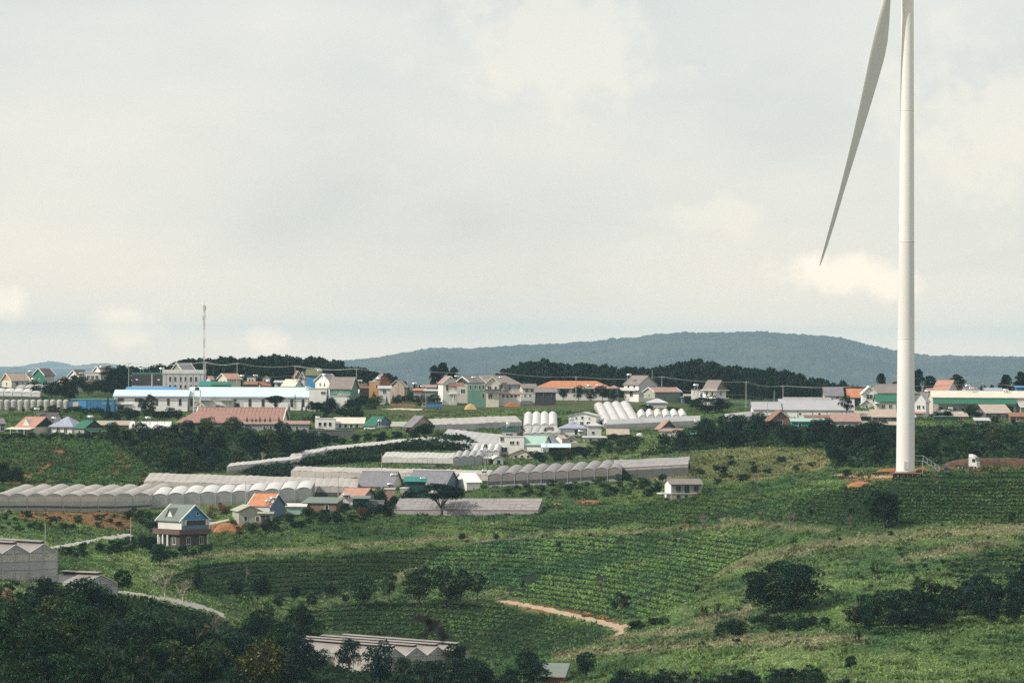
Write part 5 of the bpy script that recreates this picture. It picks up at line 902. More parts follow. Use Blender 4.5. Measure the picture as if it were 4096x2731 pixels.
greenhouse('wide grey greenhouse spread beside the white cluster', (438, 440), (503, 447), (448, 428.6), 9, 1.6, .10, film=filmmat('film_pale', (.52, .51, .51), .2), posts=False)
greenhouse('bright low greenhouse under the dark shrub crop', (382, 457), (453, 458), (386, 451.6), 14, 2.0, .12, film=RIB, bands=[(0, .65, RIB), (.65, 1, DARKF)], posts=False)
greenhouse('small dusty greenhouse joined to the bright low one', (453, 458.6), (482, 456.6), (456, 452.5), 4, 2.2, .7, film=filmmat('film_pale', (.5, .5, .5)))
greenhouse('small white tunnels beside the white flat roofed house', (471, 453), (499, 452), (474, 446.5), 4, 2.2, .8, film=WHITE)
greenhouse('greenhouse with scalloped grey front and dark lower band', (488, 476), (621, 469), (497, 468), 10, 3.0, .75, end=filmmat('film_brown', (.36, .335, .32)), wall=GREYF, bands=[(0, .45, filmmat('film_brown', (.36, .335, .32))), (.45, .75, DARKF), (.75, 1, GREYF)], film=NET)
greenhouse('long ribbed grey tunnel greenhouse beside the yellow meadow', (612, 468), (615, 462), (688, 464.3), 2, 2.8, 1.0, film=NET, ribs=8, bands=[(0, .2, NET), (.2, 1, DARKF)])
greenhouse('ribbed net house of four low tunnels behind the umbrella tree', (394, 509.5), (400, 498.5, gpt(394, 509.5, 1.0).y + 11), (538, 509.8), 4, 1.0, .34, film=NET, ribs=24, end=NET, bands=[(0, 1, NET)])
greenhouse('gabled plastic greenhouse with dark ridge vents at the bottom', (383, 656.5, 786), (469, 652.5, 801), (268, 647, 808), 4, 3.2, 1.75, 'gable', filmmat('film_pink', (.34, .315, .305), .2), end=filmmat('film_gable', (.84, .82, .78), .45), bands=[(0, 1, filmmat('film_clear', (.74, .72, .67), .45, .25, .7, clear=.15))], vent=True)
greenhouse('tall gabled plastic greenhouse at the picture\'s edge', (-27, 554, 738), (57, 551.3, 752), (-98, 549, 775), 3, 4.8, 1.7, 'gable', filmmat('film_pink', (.5, .46, .45)), end=WALLF, bands=[(0, .3, filmmat('film_clear', (.37, .38, .35))), (.3, .75, GREYF), (.75, 1, filmmat('film_clear', (.37, .38, .35)))], vent=True)
greenhouse('lower small gabled greenhouse beside the round mango tree', (84, 583, 735), (117, 582, 742), (46, 581, 760), 1, 3.4, 1.6, 'gable', filmmat('film_pink', (.5, .46, .45)), end=WALLF, vent=True)
greenhouse('white greenhouse of four steep barrel roofs facing down slope', (523.5, 425.8), (557, 425.6), (524.5, 413.6), 4, 1.5, .85, film=WHITE)
greenhouse('slanting greenhouse of ribbed barrels beside the white factory', (604, 423.8), (641, 421.8), (594.5, 404), 4, 1.5, .75, film=filmmat('film_palewhite', (.68, .67, .67), .2))
greenhouse('white greenhouse of six round arches above the brown hut', (638.5, 418.3), (688, 417.4), (637, 412.5), 6, 1.6, 1.3, film=WHITE, end=WHITE)
greenhouse('low grey tunnel running under the six arches', (606, 424), (608, 420), (700, 419.8), 1, 2.2, .8, film=GREYF, bands=[(0, .5, WALLF), (.5, 1, OLIVEF)])
greenhouse('small grey plastic tunnel beside the industrial hall', (724, 417.8), (725.5, 414.5), (752, 415.3), 1, 1.4, .9, film=GREYF)
greenhouse('small plastic tunnel above the dark thicket', (129, 426), (131, 423), (171, 426), 1, 1.3, 1.1, film=WHITE, ribs=6)
greenhouse('long smooth beige greenhouse below the grassy meadow', (430, 424.8), (522, 421.2), (425.5, 418.7), 12, 1.8, .10, film=BEIGE, bands=[(0, 1, GREYF)], posts=False)
greenhouse('grey greenhouse sheets under the four steep barrels', (523.5, 434), (560, 433), (525, 429), 5, 2.0, .4, film=filmmat('film_pale', (.5, .5, .5)))
greenhouse('pale greenhouse sheet above the grey tanks', (-6, 392), (40, 393), (-3, 388.6), 5, 2.2, .4, film=WHITE, bands=[(0, .5, WHITE), (.5, 1, DARKF)])
greenhouse('upper pale greenhouse sheet below the ridge houses', (14, 388.8), (56, 387.6), (18, 385.4), 5, 2.0, .4, film=BEIGE)
# ------------------------------------------------------------------ wind turbine
TD = 880.0; TS = F / TD; tb = P(905.4, 471.2, TD); tw = empty('wind_turbine', tb); tagobj(tw, 'huge white wind turbine tower with one blade hanging down', 'wind turbine')
TOWER = mat('tower_paint', (.72, .715, .70), .42, .03, .08, stain=.05); TOWER2 = mat('tower_paint_upper', (.66, .655, .645), .42, .03, .08, stain=.05); BLADE = mat('blade_paint', (.56, .57, .57), .4, .03, .1)
H_T = (471.2 + 30) / TS; R0, R1 = 18.6 / 2 / TS, 11.9 / 2 / TS
cuts = [0, (471 - 338) / TS, (471 - 241) / TS, (471 - 110) / TS, H_T]
rad = lambda z: R0 + (R1 - R0) * z / H_T
for i in range(4):
    z0, z1 = cuts[i], cuts[i + 1]; MB().lathe([(rad(z0 + (z1 - z0) * k / 6), z0 + (z1 - z0) * k / 6 + (.02 if k == 0 else 0)) for k in range(7)], 48, caps=False).build('tower_section', TOWER if i in (0, 2, 3) else TOWER2, tw, True)
    if i: MB().lathe([(rad(z0), z0 - .10), (rad(z0) + .03, z0 - .08), (rad(z0) + .03, z0 + .08), (rad(z0), z0 + .10)], 48, caps=False).build('flange', TOWER2, tw, True)
MB().lathe([(R0 + .25, -2.5), (R0 + .25, .12), (R0 + .02, .16)], 32).build('footing', M('concrete'), tw)
axd = Vector((-.77, -.64, 0)).normalized(); top = Vector((0, 0, H_T)); nac = MB(); side = Vector((axd.y, -axd.x, 0)); up = Vector((0, 0, 1))
def sect(c, hw_, hh_): return [c + side * hw_ * x + up * hh_ * y for x, y in ((-.75,-1),(.75,-1),(1,-.7),(1,.7),(.75,1),(-.75,1),(-1,.7),(-1,-.7))]
secs = [sect(top + axd * a + up * 1.9, w_, h_) for a, w_, h_ in ((2.6,1.5,1.6),(1.5,1.9,1.95),(-6,1.9,2.0),(-8.6,1.5,1.6))]; V = sum(secs, []); Fc = []
for j in range(3):
    for k in range(8): Fc.append((j*8+k, j*8+(k+1)%8, (j+1)*8+(k+1)%8, (j+1)*8+k))
Fc += [tuple(range(7,-1,-1)), tuple(range(24,32))]; obj('nacelle', V, Fc, TOWER, tw, False)
hubc = top + axd * 4.4 + up * 1.6; hb = MB(); V = []; prf = [(.2, 1.9), (.9, 1.6), (1.5, .8), (1.7, -.4), (1.6, -1.7)]
for r_, a in prf:
    for k in range(16): t_ = 2 * math.pi * k / 16; V.append(hubc + axd * a + (side * math.cos(t_) + up * math.sin(t_)) * r_)
Fc = [(j*16+k, j*16+(k+1)%16, (j+1)*16+(k+1)%16, (j+1)*16+k) for j in range(4) for k in range(16)] + [tuple(range(15,-1,-1)), tuple(range(64,80))]; obj('hub', V, Fc, TOWER, tw, True)
tip = P(819.6, 266, TD - 6) - Vector(tb); bl = tip - hubc; Lb = bl.length
def blade(axis, chord, name='blade'):
    a = axis.normalized(); c = (chord - a * chord.dot(a)).normalized(); nn = a.cross(c).normalized()
    st = [(.02,1.9,1.9,.5),(.06,1.95,1.8,.5),(.12,2.2,1.55,.46),(.19,3.45,1.2,.38),(.25,4.2,.98,.34),(.30,4.3,.86,.33),(.37,3.85,.72,.33),(.46,3.15,.56,.33),(.55,2.5,.44,.33),(.65,1.9,.34,.33),(.75,1.4,.26,.33),(.85,1.2,.19,.33),(.93,.85,.13,.35),(.98,.45,.08,.4),(1.0,.08,.04,.5)]
    V = []; n = 14
    for f, ch, tk, le in st:
        ctr = hubc + a * (Lb * f) + nn * (2.2 * (f ** 2)) * 0 + c * (1.0 * math.sin(f * math.pi))
        for k in range(n):
            t_ = 2 * math.pi * k / n; xx = .5 - .5 * math.cos(t_); yy = math.sin(t_) * (.5 if f < .08 else (.62 * math.sqrt(max(xx, 0)) * (1 - xx) + .12 * (1 - xx) + .04))
            V.append(ctr + c * ((xx - le) * ch) + nn * (yy * tk))
    Fc = [(j*n+k, j*n+(k+1)%n, (j+1)*n+(k+1)%n, (j+1)*n+k) for j in range(len(st)-1) for k in range(n)] + [tuple(range(n-1,-1,-1)), tuple(range((len(st)-1)*n, len(st)*n))]
    return obj(name, V, Fc, BLADE, tw, True)
chv = Vector((.86, .50, -.02)); blade(bl, chv)
for ang in (120, 240):
    q_ = Matrix.Rotation(math.radians(ang), 3, axd); blade(q_ @ bl, q_ @ chv)
MB().box(-.5, .5, -R0 - .14, -R0 + .1, .6, 2.4).build('door', M('palegrey'), tw)
# stairs to the tower door platform
st = empty('metal_staircase', tb); tagobj(st, 'grey metal staircase climbing to the side of the turbine tower', 'stairs')
x0_, x1_, x2_ = R0 + .05, R0 + 1.9, R0 + 5.6; zt = 2.6; zb = .1
MB().box(x0_, x1_, -.6, .6, zt - .1, zt).build('platform', GALV, st)
for y_ in (-.6, .6):
    MB().bar((x1_, y_, zt - .1), (x2_, y_, zb), .09).build('stringer', GALV, st); MB().bar((x0_, y_, zt + 1.1), (x1_, y_, zt + 1.1), .06).bar((x1_, y_, zt + 1.1), (x2_, y_, zb + 1.1), .06).build('handrail', GALV, st)
    for f in (0, .25, .5, .75, 1): MB().bar((x1_ + (x2_ - x1_) * f, y_, zt + (zb - zt) * f), (x1_ + (x2_ - x1_) * f, y_, zt + (zb - zt) * f + 1.1), .045).build('baluster', GALV, st)
    MB().bar((x1_ - .1, y_, -1.5), (x1_ - .1, y_, zt), .07).build('post', GALV, st)
for i in range(10): f = (i + .5) / 10; xx = x1_ + (x2_ - x1_) * f; zz = zt + (zb - zt) * f; MB().box(xx - .14, xx + .14, -.58, .58, zz - .03, zz + .02).build('tread', GALV, st)
# rusted plates, kerb and earth at the foot
def slabthing(name, label, cat, px, py, d, w, dp, h, m, yaw=0, bev=.0):
    p = P(px, py, d); e = empty(name, p, math.radians(yaw)); tagobj(e, label, cat); MB().box(-w/2, w/2, -dp/2, dp/2, -1.2, h - .06).build('body', m, e); MB().box(-w/2-.05, w/2+.05, -dp/2-.05, dp/2+.05, h - .06, h).build('rim', m, e); return e
p = P(907, 475.6, 875); fl = empty('flatbed_trailer', p); tagobj(fl, 'low flatbed trailer with rusty deck before the tower foot', 'trailer'); MB().box(-3.6, 3.4, -1.2, 1.2, .95, 1.12).build('deck', M('rust'), fl); MB().box(-3.0, 3.0, -.9, .9, .6, .95).build('chassis', M('charcoal'), fl); fl.location.z = gz(p.x, p.y) - .05
for x_ in (-2.6, -1.5, -.4, .7, 1.8):
    for y_ in (-.95, .95): MB().lathe([(.28, -.14), (.40, -.1), (.40, .1), (.28, .14)], 12, 'y', (x_, y_, .4)).build('wheel', mat('tyre', (.02, .02, .02), .9), fl)
slabthing('concrete_kerb', 'pale concrete slab at the foot of the stairs', 'slab', 938, 471.8, 884, 8.0, 1.4, .2, M('tan'), -3)
def mound(name, label, cat, px, py, wpx, hpx, m, d=None, dep=.6, seed=1, sharp=1.0):
    d = d or G(px, py); s = F / d; p = P(px, py, d); r = np.random.default_rng(seed); V = []; Fc = []; nu, nv = 26, 10
    for j in range(nv + 1):
        for k in range(nu + 1):
            u = k / nu * 2 - 1; v = j / nv * 2 - 1; z = max(0, (1 - abs(u) ** 2.2) * (1 - v * v)) ** (.75 / sharp) * hpx / s * (1 + .35 * (float(fbm(u * 3 + seed, v * 2, seed, 3)) - .5)); V.append((u * wpx / s / 2, v * wpx / s * dep / 2 + wpx / s * dep / 2, z - .15))
    for j in range(nv):
        for k in range(nu): a = j*(nu+1)+k; Fc.append((a, a+1, a+nu+2, a+nu+1))
    m_ = len(V); V += [(x, y, -1.6) for x, y, z in V]; Fc += [tuple(i + m_ for i in reversed(f)) for f in Fc[:nu*nv]]
    e = obj(name, V, Fc, m, None, True); e.location = p; return tagobj(e, label, cat)
REDSOIL = mat('red_soil', (.30, .12, .055), .95, .35, 1.2, bump=.5); REDDARK = mat('red_soil_dark', (.105, .06, .045), .95, .6, 1.0, bump=.5); SAND = mat('sand', (.44, .31, .16), .95, .15, 1.5)
mound('soil_mound', 'bright orange soil mound below the tower track', 'soil', 862, 486, 30, 5.5, mat('orange_soil', (.34, .155, .075), .95, .4, 1.3, bump=.6, stain=.4), seed=3)
mound('soil_mound', 'thin red earth ridge behind the tower foot', 'soil', 893, 470.5, 32, 3.5, REDSOIL, d=893, seed=5, dep=.3)
mound('soil_mound', 'red earth heap under the tower stairs', 'soil', 922, 470.5, 16, 4.5, REDSOIL, d=890, seed=6, dep=.4)
mound('earth_bank', 'long cut bank of red brown earth behind the truck', 'soil', 994, 470, 104, 13, REDDARK, d=908, seed=8, dep=.16, sharp=2.2)
mound('sand_pile', 'round pile of yellow sand near the blue truck', 'sand', 470.5, 408.6, 12.8, 5.6, SAND, d=1318, seed=9, dep=.7)
mound('soil_mound', 'orange soil heap below the blue gabled house', 'soil', 226, 531, 26, 9, mat('orange_soil', (.4, .15, .06)), seed=12, dep=.4)
mound('soil_mound', 'bare orange soil heap below the meadow house', 'soil', 512, 405.5, 16, 4, REDSOIL, d=1310, seed=14)
mound('soil_mound', 'small orange earth patch near the net house', 'soil', 557, 505, 11, 3, mat('orange_soil', (.4, .15, .06)), seed=15)
mound('soil_mound', 'wide orange earth bank in the field beyond the net house', 'soil', 590, 502, 18, 3.0, mat('orange_soil', (.4, .15, .06)), seed=16, dep=.4)
mound('soil_mound', 'red earth below the round plastic tent', 'soil', 658, 412.5, 16, 4.5, mat('orange_soil', (.4, .15, .06)), d=1268, seed=17, dep=.4)
# ------------------------------------------------------------------ vehicles and person
def wheel(e, x, y, r=.5, w=.28):
    o = MB().lathe([(r * .72, -w / 2), (r, -w / 2 + .04), (r, w / 2 - .04), (r * .72, w / 2)], 16, 'y', (x, y, r)).build('wheel', mat('tyre', (.02, .02, .02), .9), e); MB().lathe([(.06, -w / 2 - .02), (r * .62, -w / 2 + .01), (r * .62, w / 2 - .01), (.06, w / 2 + .02)], 12, 'y', (x, y, r)).build('rim', M('grey'), o); return o
d_ = 1312; p = P(432, 409.3, d_); tr = empty('truck', p); tagobj(tr, 'blue cargo truck with dark tarpaulin and pale cab', 'truck')
tr.location.z = max(p.z, gz(p.x, p.y) - .05)
MB().box(-1.9, 3.5, -1.15, 1.15, .95, 2.0).build('cargo_bed', M('containerblue'), tr); MB().box(-1.86, 3.46, -1.1, 1.1, 2.01, 2.75).build('tarpaulin', M('charcoal'), tr)
for i in range(5): MB().box(-1.8 + i * 1.25, -1.72 + i * 1.25, -1.22, -1.16, .95, 2.0).build('stake', M('blue'), tr)
cb = MB().add([(-3.6,-1.1,.7),(-2.0,-1.1,.7),(-2.0,1.1,.7),(-3.6,1.1,.7),(-3.6,-1.1,1.5),(-3.25,-1.05,2.5),(-2.0,-1.05,2.5),(-3.6,1.1,1.5),(-3.25,1.05,2.5),(-2.0,1.05,2.5)], [(0,3,2,1),(0,1,6,5,4),(3,7,8,9,2),(0,4,7,3),(4,5,8,7),(5,6,9,8),(1,2,9,6)]).build('cab', M('tan'), tr)
MB().box(-3.1, -2.4, -1.14, -1.1, 1.55, 2.25).build('side_window', GLASS, cb); MB().box(-3.5, 3.4, -.5, .5, .55, .7).build('chassis', M('charcoal'), tr)
for x in (-2.8, 1.4, 2.5):
    for y in (-1.0, 1.0): wheel(tr, x, y)
d_ = 897; p = P(974.5, 470.6, d_); tr = empty('truck', p, math.radians(-28)); tagobj(tr, 'white truck cab parked before the red earth bank', 'truck'); tr.location.z = gz(p.x, p.y) - .25; tr.scale = (.88, .88, .88)
cb = MB().add([(-1.2,-1.2,.9),(1.1,-1.2,.9),(1.1,1.2,.9),(-1.2,1.2,.9),(-1.2,-1.2,3.4),(.55,-1.2,3.4),(1.0,-1.2,2.2),(-1.2,1.2,3.4),(.55,1.2,3.4),(1.0,1.2,2.2)], [(0,3,2,1),(0,1,6,5,4),(3,7,8,9,2),(4,5,8,7),(5,6,9,8),(1,2,9,6),(0,4,7,3)]).build('cab', M('offwhite'), tr)
MB().box(-.2, .7, -1.24, -1.2, 2.0, 2.9).build('side_window', GLASS, cb); MB().add([(.62,-1.05,3.2),(1.02,-1.05,2.3),(1.02,1.05,2.3),(.62,1.05,3.2),(.66,-1.05,3.24),(1.07,-1.05,2.32),(1.07,1.05,2.32),(.66,1.05,3.24)], [(0,1,2,3),(7,6,5,4),(0,4,5,1),(1,5,6,2),(2,6,7,3),(3,7,4,0)]).build('windscreen', GLASS, cb)
MB().add([(-1.2,-1.1,3.42),(.3,-1.1,3.42),(.3,1.1,3.42),(-1.2,1.1,3.42),(-1.2,-1.0,4.1),(-.2,-1.0,3.9),(-.2,1.0,3.9),(-1.2,1.0,4.1)], [(0,3,2,1),(4,5,6,7),(0,1,5,4),(1,2,6,5),(2,3,7,6),(3,0,4,7)]).build('roof_fairing', M('white'), cb)
MB().box(1.02, 1.25, -1.2, 1.2, .5, 1.1).build('bumper', M('offwhite'), tr); MB().box(-4.6, -1.2, -.5, .5, .7, .95).build('chassis', M('charcoal'), tr)
for y in (-.85, .85): MB().box(1.26, 1.3, y - .2, y + .2, .75, .98).build('headlight', STEEL, tr)
for x in (.3, -3.0, -4.1):
    for y in (-1.05, 1.05): wheel(tr, x, y, .52)
def person(px, py, d, label, shirt):
    p = P(px, py, d); z = gz(p.x, p.y); me = bpy.data.meshes.new('person'); J = [(0,0,.92),(0,.03,1.15),(.02,.06,1.38),(.03,.07,1.5),(.05,.10,1.62),(.05,.11,1.74),(.10,0,.90),(.13,.02,.50),(.12,-.04,.08),(.14,.12,.04),(-.10,0,.90),(-.12,.10,.50),(-.11,.02,.08),(-.10,.18,.04),(.20,.05,1.40),(.30,.08,1.14),(.28,.26,.98),(-.17,.06,1.40),(-.27,.10,1.14),(-.20,.28,1.0)]
    E = [(0,1),(1,2),(2,3),(3,4),(4,5),(0,6),(6,7),(7,8),(8,9),(0,10),(10,11),(11,12),(12,13),(2,14),(14,15),(15,16),(2,17),(17,18),(18,19)]; Rr = [.15,.14,.15,.06,.09,.07,.10,.075,.05,.045,.10,.075,.05,.045,.075,.055,.045,.075,.055,.045]
    me.from_pydata(J, E, []); o = link('person', me); o.location = (p.x, p.y, z); tagobj(o, label, 'person'); sk = o.modifiers.new('skin', 'SKIN'); sv = me.skin_vertices[0].data
    for i, r_ in enumerate(Rr): sv[i].radius = (r_, r_ * .85)
    sv[0].use_root = True; ss = o.modifiers.new('sub', 'SUBSURF'); ss.levels = ss.render_levels = 2; me.materials.append(M(shirt))
    MB().lathe([(.105, -.03), (.10, .06), (.03, .11)], 10, c=(.05, .11, 1.75)).build('cap', M('tan'), o)
person(946.5, 470.5, 884, 'person in blue work clothes bending by the tower stairs', 'containerblue')
# ------------------------------------------------------------------ mast, poles and wires
mp_ = P(204, 372, 1405); ms = empty('radio_mast', mp_); tagobj(ms, 'slender red and white lattice radio mast behind the office block', 'mast'); Hm = (372 - 304.5) / (F / 1405); rr = .30
for seg in range(8):
    z0, z1 = Hm * seg / 8, Hm * (seg + 1) / 8; b = MB(); tri = [(rr * math.cos(a), rr * math.sin(a)) for a in (.5, 2.6, 4.7)]
    for x, y in tri: b.bar((x, y, z0 - (3 if seg == 0 else 0)), (x, y, z1), .05, 4)
    nb = 5
    for k in range(nb):
        for q in range(3): b.bar((*tri[q], z0 + (z1 - z0) * k / nb), (*tri[(q + 1) % 3], z0 + (z1 - z0) * (k + 1) / nb), .028, 3)
    b.build('lattice_section', M('tan' if seg % 2 else 'offwhite'), ms)
for z, a in ((Hm - 1.2, 0), (Hm - 1.2, 2.1), (Hm - 1.2, 4.2), (Hm * .83, 1), (Hm * .81, 3), (Hm * .79, 5), (Hm * .76, 2)): MB().box(-.14, .14, -.08, .08, -.8, .8).build('antenna', M('palegrey'), ms).location = (math.cos(a) * .5, math.sin(a) * .5, z)
MB().bar((0, 0, Hm), (0, 0, Hm + 1.5), .04).build('lightning_rod', GALV, ms)
POLES = {}
def pole(px, yt, yb, d, where, arm=True, thin=1.0):
    s = F / d; p = P(px, yb, d); h = (yb - yt) / s; lo = min(-.5, gz(p.x, p.y) - p.z - .5)
    e = empty('utility_pole', p); tagobj(e, 'concrete utility pole ' + where, 'utility pole', 'utility poles'); MB().bar((0, 0, lo), (0, 0, h), .17 * thin, 8, .10 * thin).build('shaft', POLE, e)
    if arm:
        MB().box(-.9, .9, -.06, .06, h - .55, h - .43).build('crossarm', GALV, e)
        for x in (-.8, 0, .8): MB().lathe([(.04, h - .43), (.08, h - .36), (.05, h - .22)], 6, c=(x, 0, 0)).build('insulator', M('brown'), e)
    POLES[round(px)] = (p + Vector((0, 0, h - .25)), p + Vector((0, 0, h * .45)), where); return e
for a in [(24.2, 366.6, 384, 1440, 'left of the green gabled house'), (128.7, 362, 386, 1400, 'between the hedge and the dark clad block'), (205.5, 361, 385, 1390, 'beside the radio mast'), (237, 362, 384, 1385, 'beside the salmon roofed house'), (295, 364.7, 383, 1390, 'above the brown timber house'),
          (356.5, 367.5, 392, 1372, 'behind the hut with one white wall'), (407.8, 368.5, 391, 1378, 'between the tan house and the tall pine'), (492.5, 370, 392, 1390, 'behind the cream house front'), (576, 375.5, 394, 1360, 'before the orange tiled hall'), (661.7, 375.5, 394, 1370, 'behind the low pinkish hall'), (746, 380.5, 406, 1310, 'standing free beside the villa'),
          (783, 384.6, 408, 1330, 'behind the industrial hall'), (877, 383, 404, 1325, 'before the pediment house'), (983, 381.5, 412, 1285, 'before the long cream hall'), (1060, 383, 408, 1290, 'beyond the blue shed'), (-30, 368, 386, 1440, 'beyond the tan house')]: pole(*a)
for a in [(652.2, 369, 385, 1420, 'thin, behind the blank gable house'), (774.2, 390, 401, 1350, 'thin, before the pine wood'), (381.7, 453, 487, 1030, 'rising before the narrow beige greenhouse'), (338.2, 475, 496, 1015, 'beside the mossy roofed hut'), (245.6, 480, 509, 985, 'before the scalloped greenhouse'), (546.8, 428.5, 456, 1100, 'in front of the mint roofed hall'),
          (485.2, 446, 468, 1070, 'beside the small white barn'), (45.2, 523, 549, 860, 'behind the tall gabled greenhouse'), (130.8, 516.5, 539, 940, 'by the red soil bank'), (767.4, 400, 426, 1200, 'before the lower white wing'), (319, 431, 446, 1165, 'below the dark retaining wall')]: pole(*a, arm=False, thin=.8)
WIRE = mat('wire', (.30, .31, .29), .5, .02)
def wire(a, b, sag, label):
    n = 10; e = None; bld = MB(); A, B = Vector(a), Vector(b); pts = [A.lerp(B, k / n) - Vector((0, 0, sag * 4 * (k / n) * (1 - k / n))) for k in range(n + 1)]
    for p, q in zip(pts, pts[1:]): bld.bar(p - A, q - A, .035, 3)
    o = bld.build('power_cable', WIRE); o.location = A; tagobj(o, label, 'cable', 'overhead cables'); return o
seq = [-30, 24, 129, 206, 237, 295, 356, 408, 492, 576, 662, 746, 783, 877, 983, 1060]
for a, b in zip(seq, seq[1:]):
    A, B = POLES[a], POLES[b]; w_ = B[2]
    for x, t in ((0, 'middle top'), (-.8, 'near top'), (.8, 'far top')): wire(A[0] + Vector((x, x * .1, .1 * abs(x))), B[0] + Vector((x, x * .1, .1 * abs(x))), .9, t + ' cable reaching the pole ' + w_)
    if a >= 129: wire(A[1], B[1], .8, 'low cable reaching the pole ' + w_)
# white lattice tank tower by the warehouse
p = P(197, 411, 1275); e = empty('lattice_tower', p); tagobj(e, 'white lattice water tower before the long warehouse wing', 'tower'); Ht = 21 / (F / 1275)
for sx in (-1, 1):
    for sy in (-1, 1): MB().bar((sx * 1.15, sy * 1.0, -1), (sx * 1.1, sy * 1.0, Ht), .10).build('leg', M('white'), e)
for k in range(4):
    z = Ht * (k + 1) / 4; b = MB()
    for sx in (-1, 1): b.bar((sx * 1.12, -1, z), (sx * 1.12, 1, z), .06); b.bar((-1.12, sx, z), (1.12, sx, z), .06)
    b.bar((-1.12, -1, z - Ht / 4), (1.12, -1, z), .05); b.build('brace', M('white'), e)
MB().box(-1.25, 1.25, -1.1, 1.1, Ht + .02, Ht + .12).build('platform', M('palegrey'), e); MB().lathe([(.3, Ht + .12), (.75, Ht + .2), (.75, Ht + .9), (.3, Ht + 1.1)], 12).build('tank', M('charcoal'), e)
# second small frame
p = P(485.5, 459, 1085); e = empty('lattice_tower', p); tagobj(e, 'small dark tank frame beside the dusty greenhouse', 'tower')
for sx in (-1, 1):
    for sy in (-1, 1): MB().bar((sx * .6, sy * .6, -1), (sx * .5, sy * .5, 3.4), .09).build('leg', M('grey'), e)
MB().box(-.8, .8, -.8, .8, 3.42, 3.56).build('platform', M('charcoal'), e); MB().lathe([(.4, 3.57), (.5, 3.7), (.5, 4.2), (.2, 4.4)], 10).build('tank', M('darkgrey'), e)
# ------------------------------------------------------------------ paths
def path(name, pts, wpx, m, lift=.12):
    P_ = []
    for (x0, y0), (x1, y1) in zip(pts, pts[1:]):
        for k in range(12): P_.append((x0 + (x1 - x0) * k / 12, y0 + (y1 - y0) * k / 12))
    P_.append(pts[-1]); W3 = [P(a, b, G(a, b)) for a, b in P_]; V = []; Fc = []
    for i, w in enumerate(W3):
        t = (W3[min(i + 1, len(W3) - 1)] - W3[max(i - 1, 0)]); t = Vector((t.x, t.y, 0)).normalized(); nn = Vector((-t.y, t.x, 0)); hw = wpx * (1 + .25 * math.sin(i * 1.3))
        for k in (-1, -.33, .33, 1): q = w + nn * hw * k; V.append((q.x, q.y, gz(q.x, q.y) + lift))
        if i:
            for k in range(3): a = (i - 1) * 4 + k; Fc.append((a, a + 1, a + 5, a + 4))
    m_ = len(V); V += [(x, y, z - .35) for x, y, z in V]; n_ = len(W3)
    for i in range(n_ - 1): Fc += [(i*4, i*4+4, m_+i*4+4, m_+i*4), (i*4+3, m_+i*4+3, m_+i*4+7, i*4+7)]
    tagobj(obj(name, V, Fc, m), kind='structure')
DIRT = mat('pale_dirt', (.37, .275, .20), .95, .3, .9, stain=.35); CONC = mat('path_concrete', (.38, .37, .33), .9, .12, .8)
path('dirt_path', [(498, 600.5), (515, 603), (545, 609), (580, 617), (606, 623.5), (621, 627)], .75, DIRT); path('dirt_path', [(619, 626), (624, 629), (621.5, 634)], 1.3, DIRT)
path('concrete_path', [(50, 548), (75, 544), (100, 539), (118, 536.5), (131, 534.5)], 1.2, CONC); path('concrete_path', [(205, 524.5), (218, 522), (229, 519.5)], .9, CONC)
path('concrete_path', [(100, 588), (140, 595), (175, 601), (200, 606), (224, 615)], 1.9, CONC)
path('dirt_path', [(386, 409.3), (400, 408.6), (424, 409.6)], 2.2, mat('pale_yard', (.50, .42, .34), .9, .1)); path('dirt_path', [(836, 474.5), (860, 476), (880, 476.5), (905, 477), (925, 474.5)], 1.6, mat('orange_track', (.36, .225, .135), .95, .35, .7, stain=.4))
# ------------------------------------------------------------------ trees and bushes
def inpoly(poly, n, seed, mind=0):
    r = random.Random(seed); xs = [p[0] for p in poly]; ys = [p[1] for p in poly]; out = []; tries = 0
    while len(out) < n and tries < 20000:
        tries += 1; x, y = r.uniform(min(xs), max(xs)), r.uniform(min(ys), max(ys))
        if pip(np.array([x]), np.array([y]), poly)[0] and all((x - a) ** 2 + ((y - b) * 2.2) ** 2 > mind ** 2 for a, b in out): out.append((x, y))
    return sorted(out, key=lambda q: q[1])
def wood(poly, n, seed, hr, wr, kinds, leaf, label, group, mind, name='tree', cat='tree'):
    r = random.Random(seed)
    for x, y in inpoly(poly, n, seed, mind):
        h = r.uniform(*hr); tree(r.choice(kinds), x, y, h, h * r.uniform(*wr), label, r.choice(leaf), group, name, cat)
# notable single trees
tree('bigbroad', 786, 611, 68, 92, 'largest spreading tree alone on the grassy slope', 'dark', var=0, sink=1.9)
tree('dense', 884, 529, 42, 38, 'dark dense tree below the tower with a long shadow', 'pine', var=0)
tree('umbrella', 442, 515, 33, 54, 'flat topped umbrella tree before the ribbed net house', 'dark', var=0)
tree('bush', 847, 476, 9, 11, 'round green bush beside the orange track', 'mid', name='bush', cat='bush')
tree('gappy', 846, 414, 27, 22, 'slender tree with open crown before the industrial hall', 'dark', d=1225)
tree('umbrella', 275, 410, 15.5, 24, 'flat layered garden pine before the blue roofed warehouse', 'pine', d=1262)
tree('spire', 295, 411, 18, 8, 'tiered needle conifer near the end of the warehouse', 'pine', d=1255); tree('conifer', 327.5, 405, 19, 6.5, 'tall dark cypress in front of the white box', 'pine', d=1300)
tree('conifer', 108, 412, 18, 8.5, 'dark cone shaped cypress before the blue shed', 'pine', d=1300)
for x, y, h, w, t in ((221, 410, 14, 13, 'round dark garden tree before the warehouse canopy'), (213, 410, 7, 6, 'small round shrub beside the warehouse canopy'), (237, 410, 9, 7, 'narrow dark shrub under the warehouse slot windows')): tree('dense', x, y, h, w, t, 'pine', d=1268)
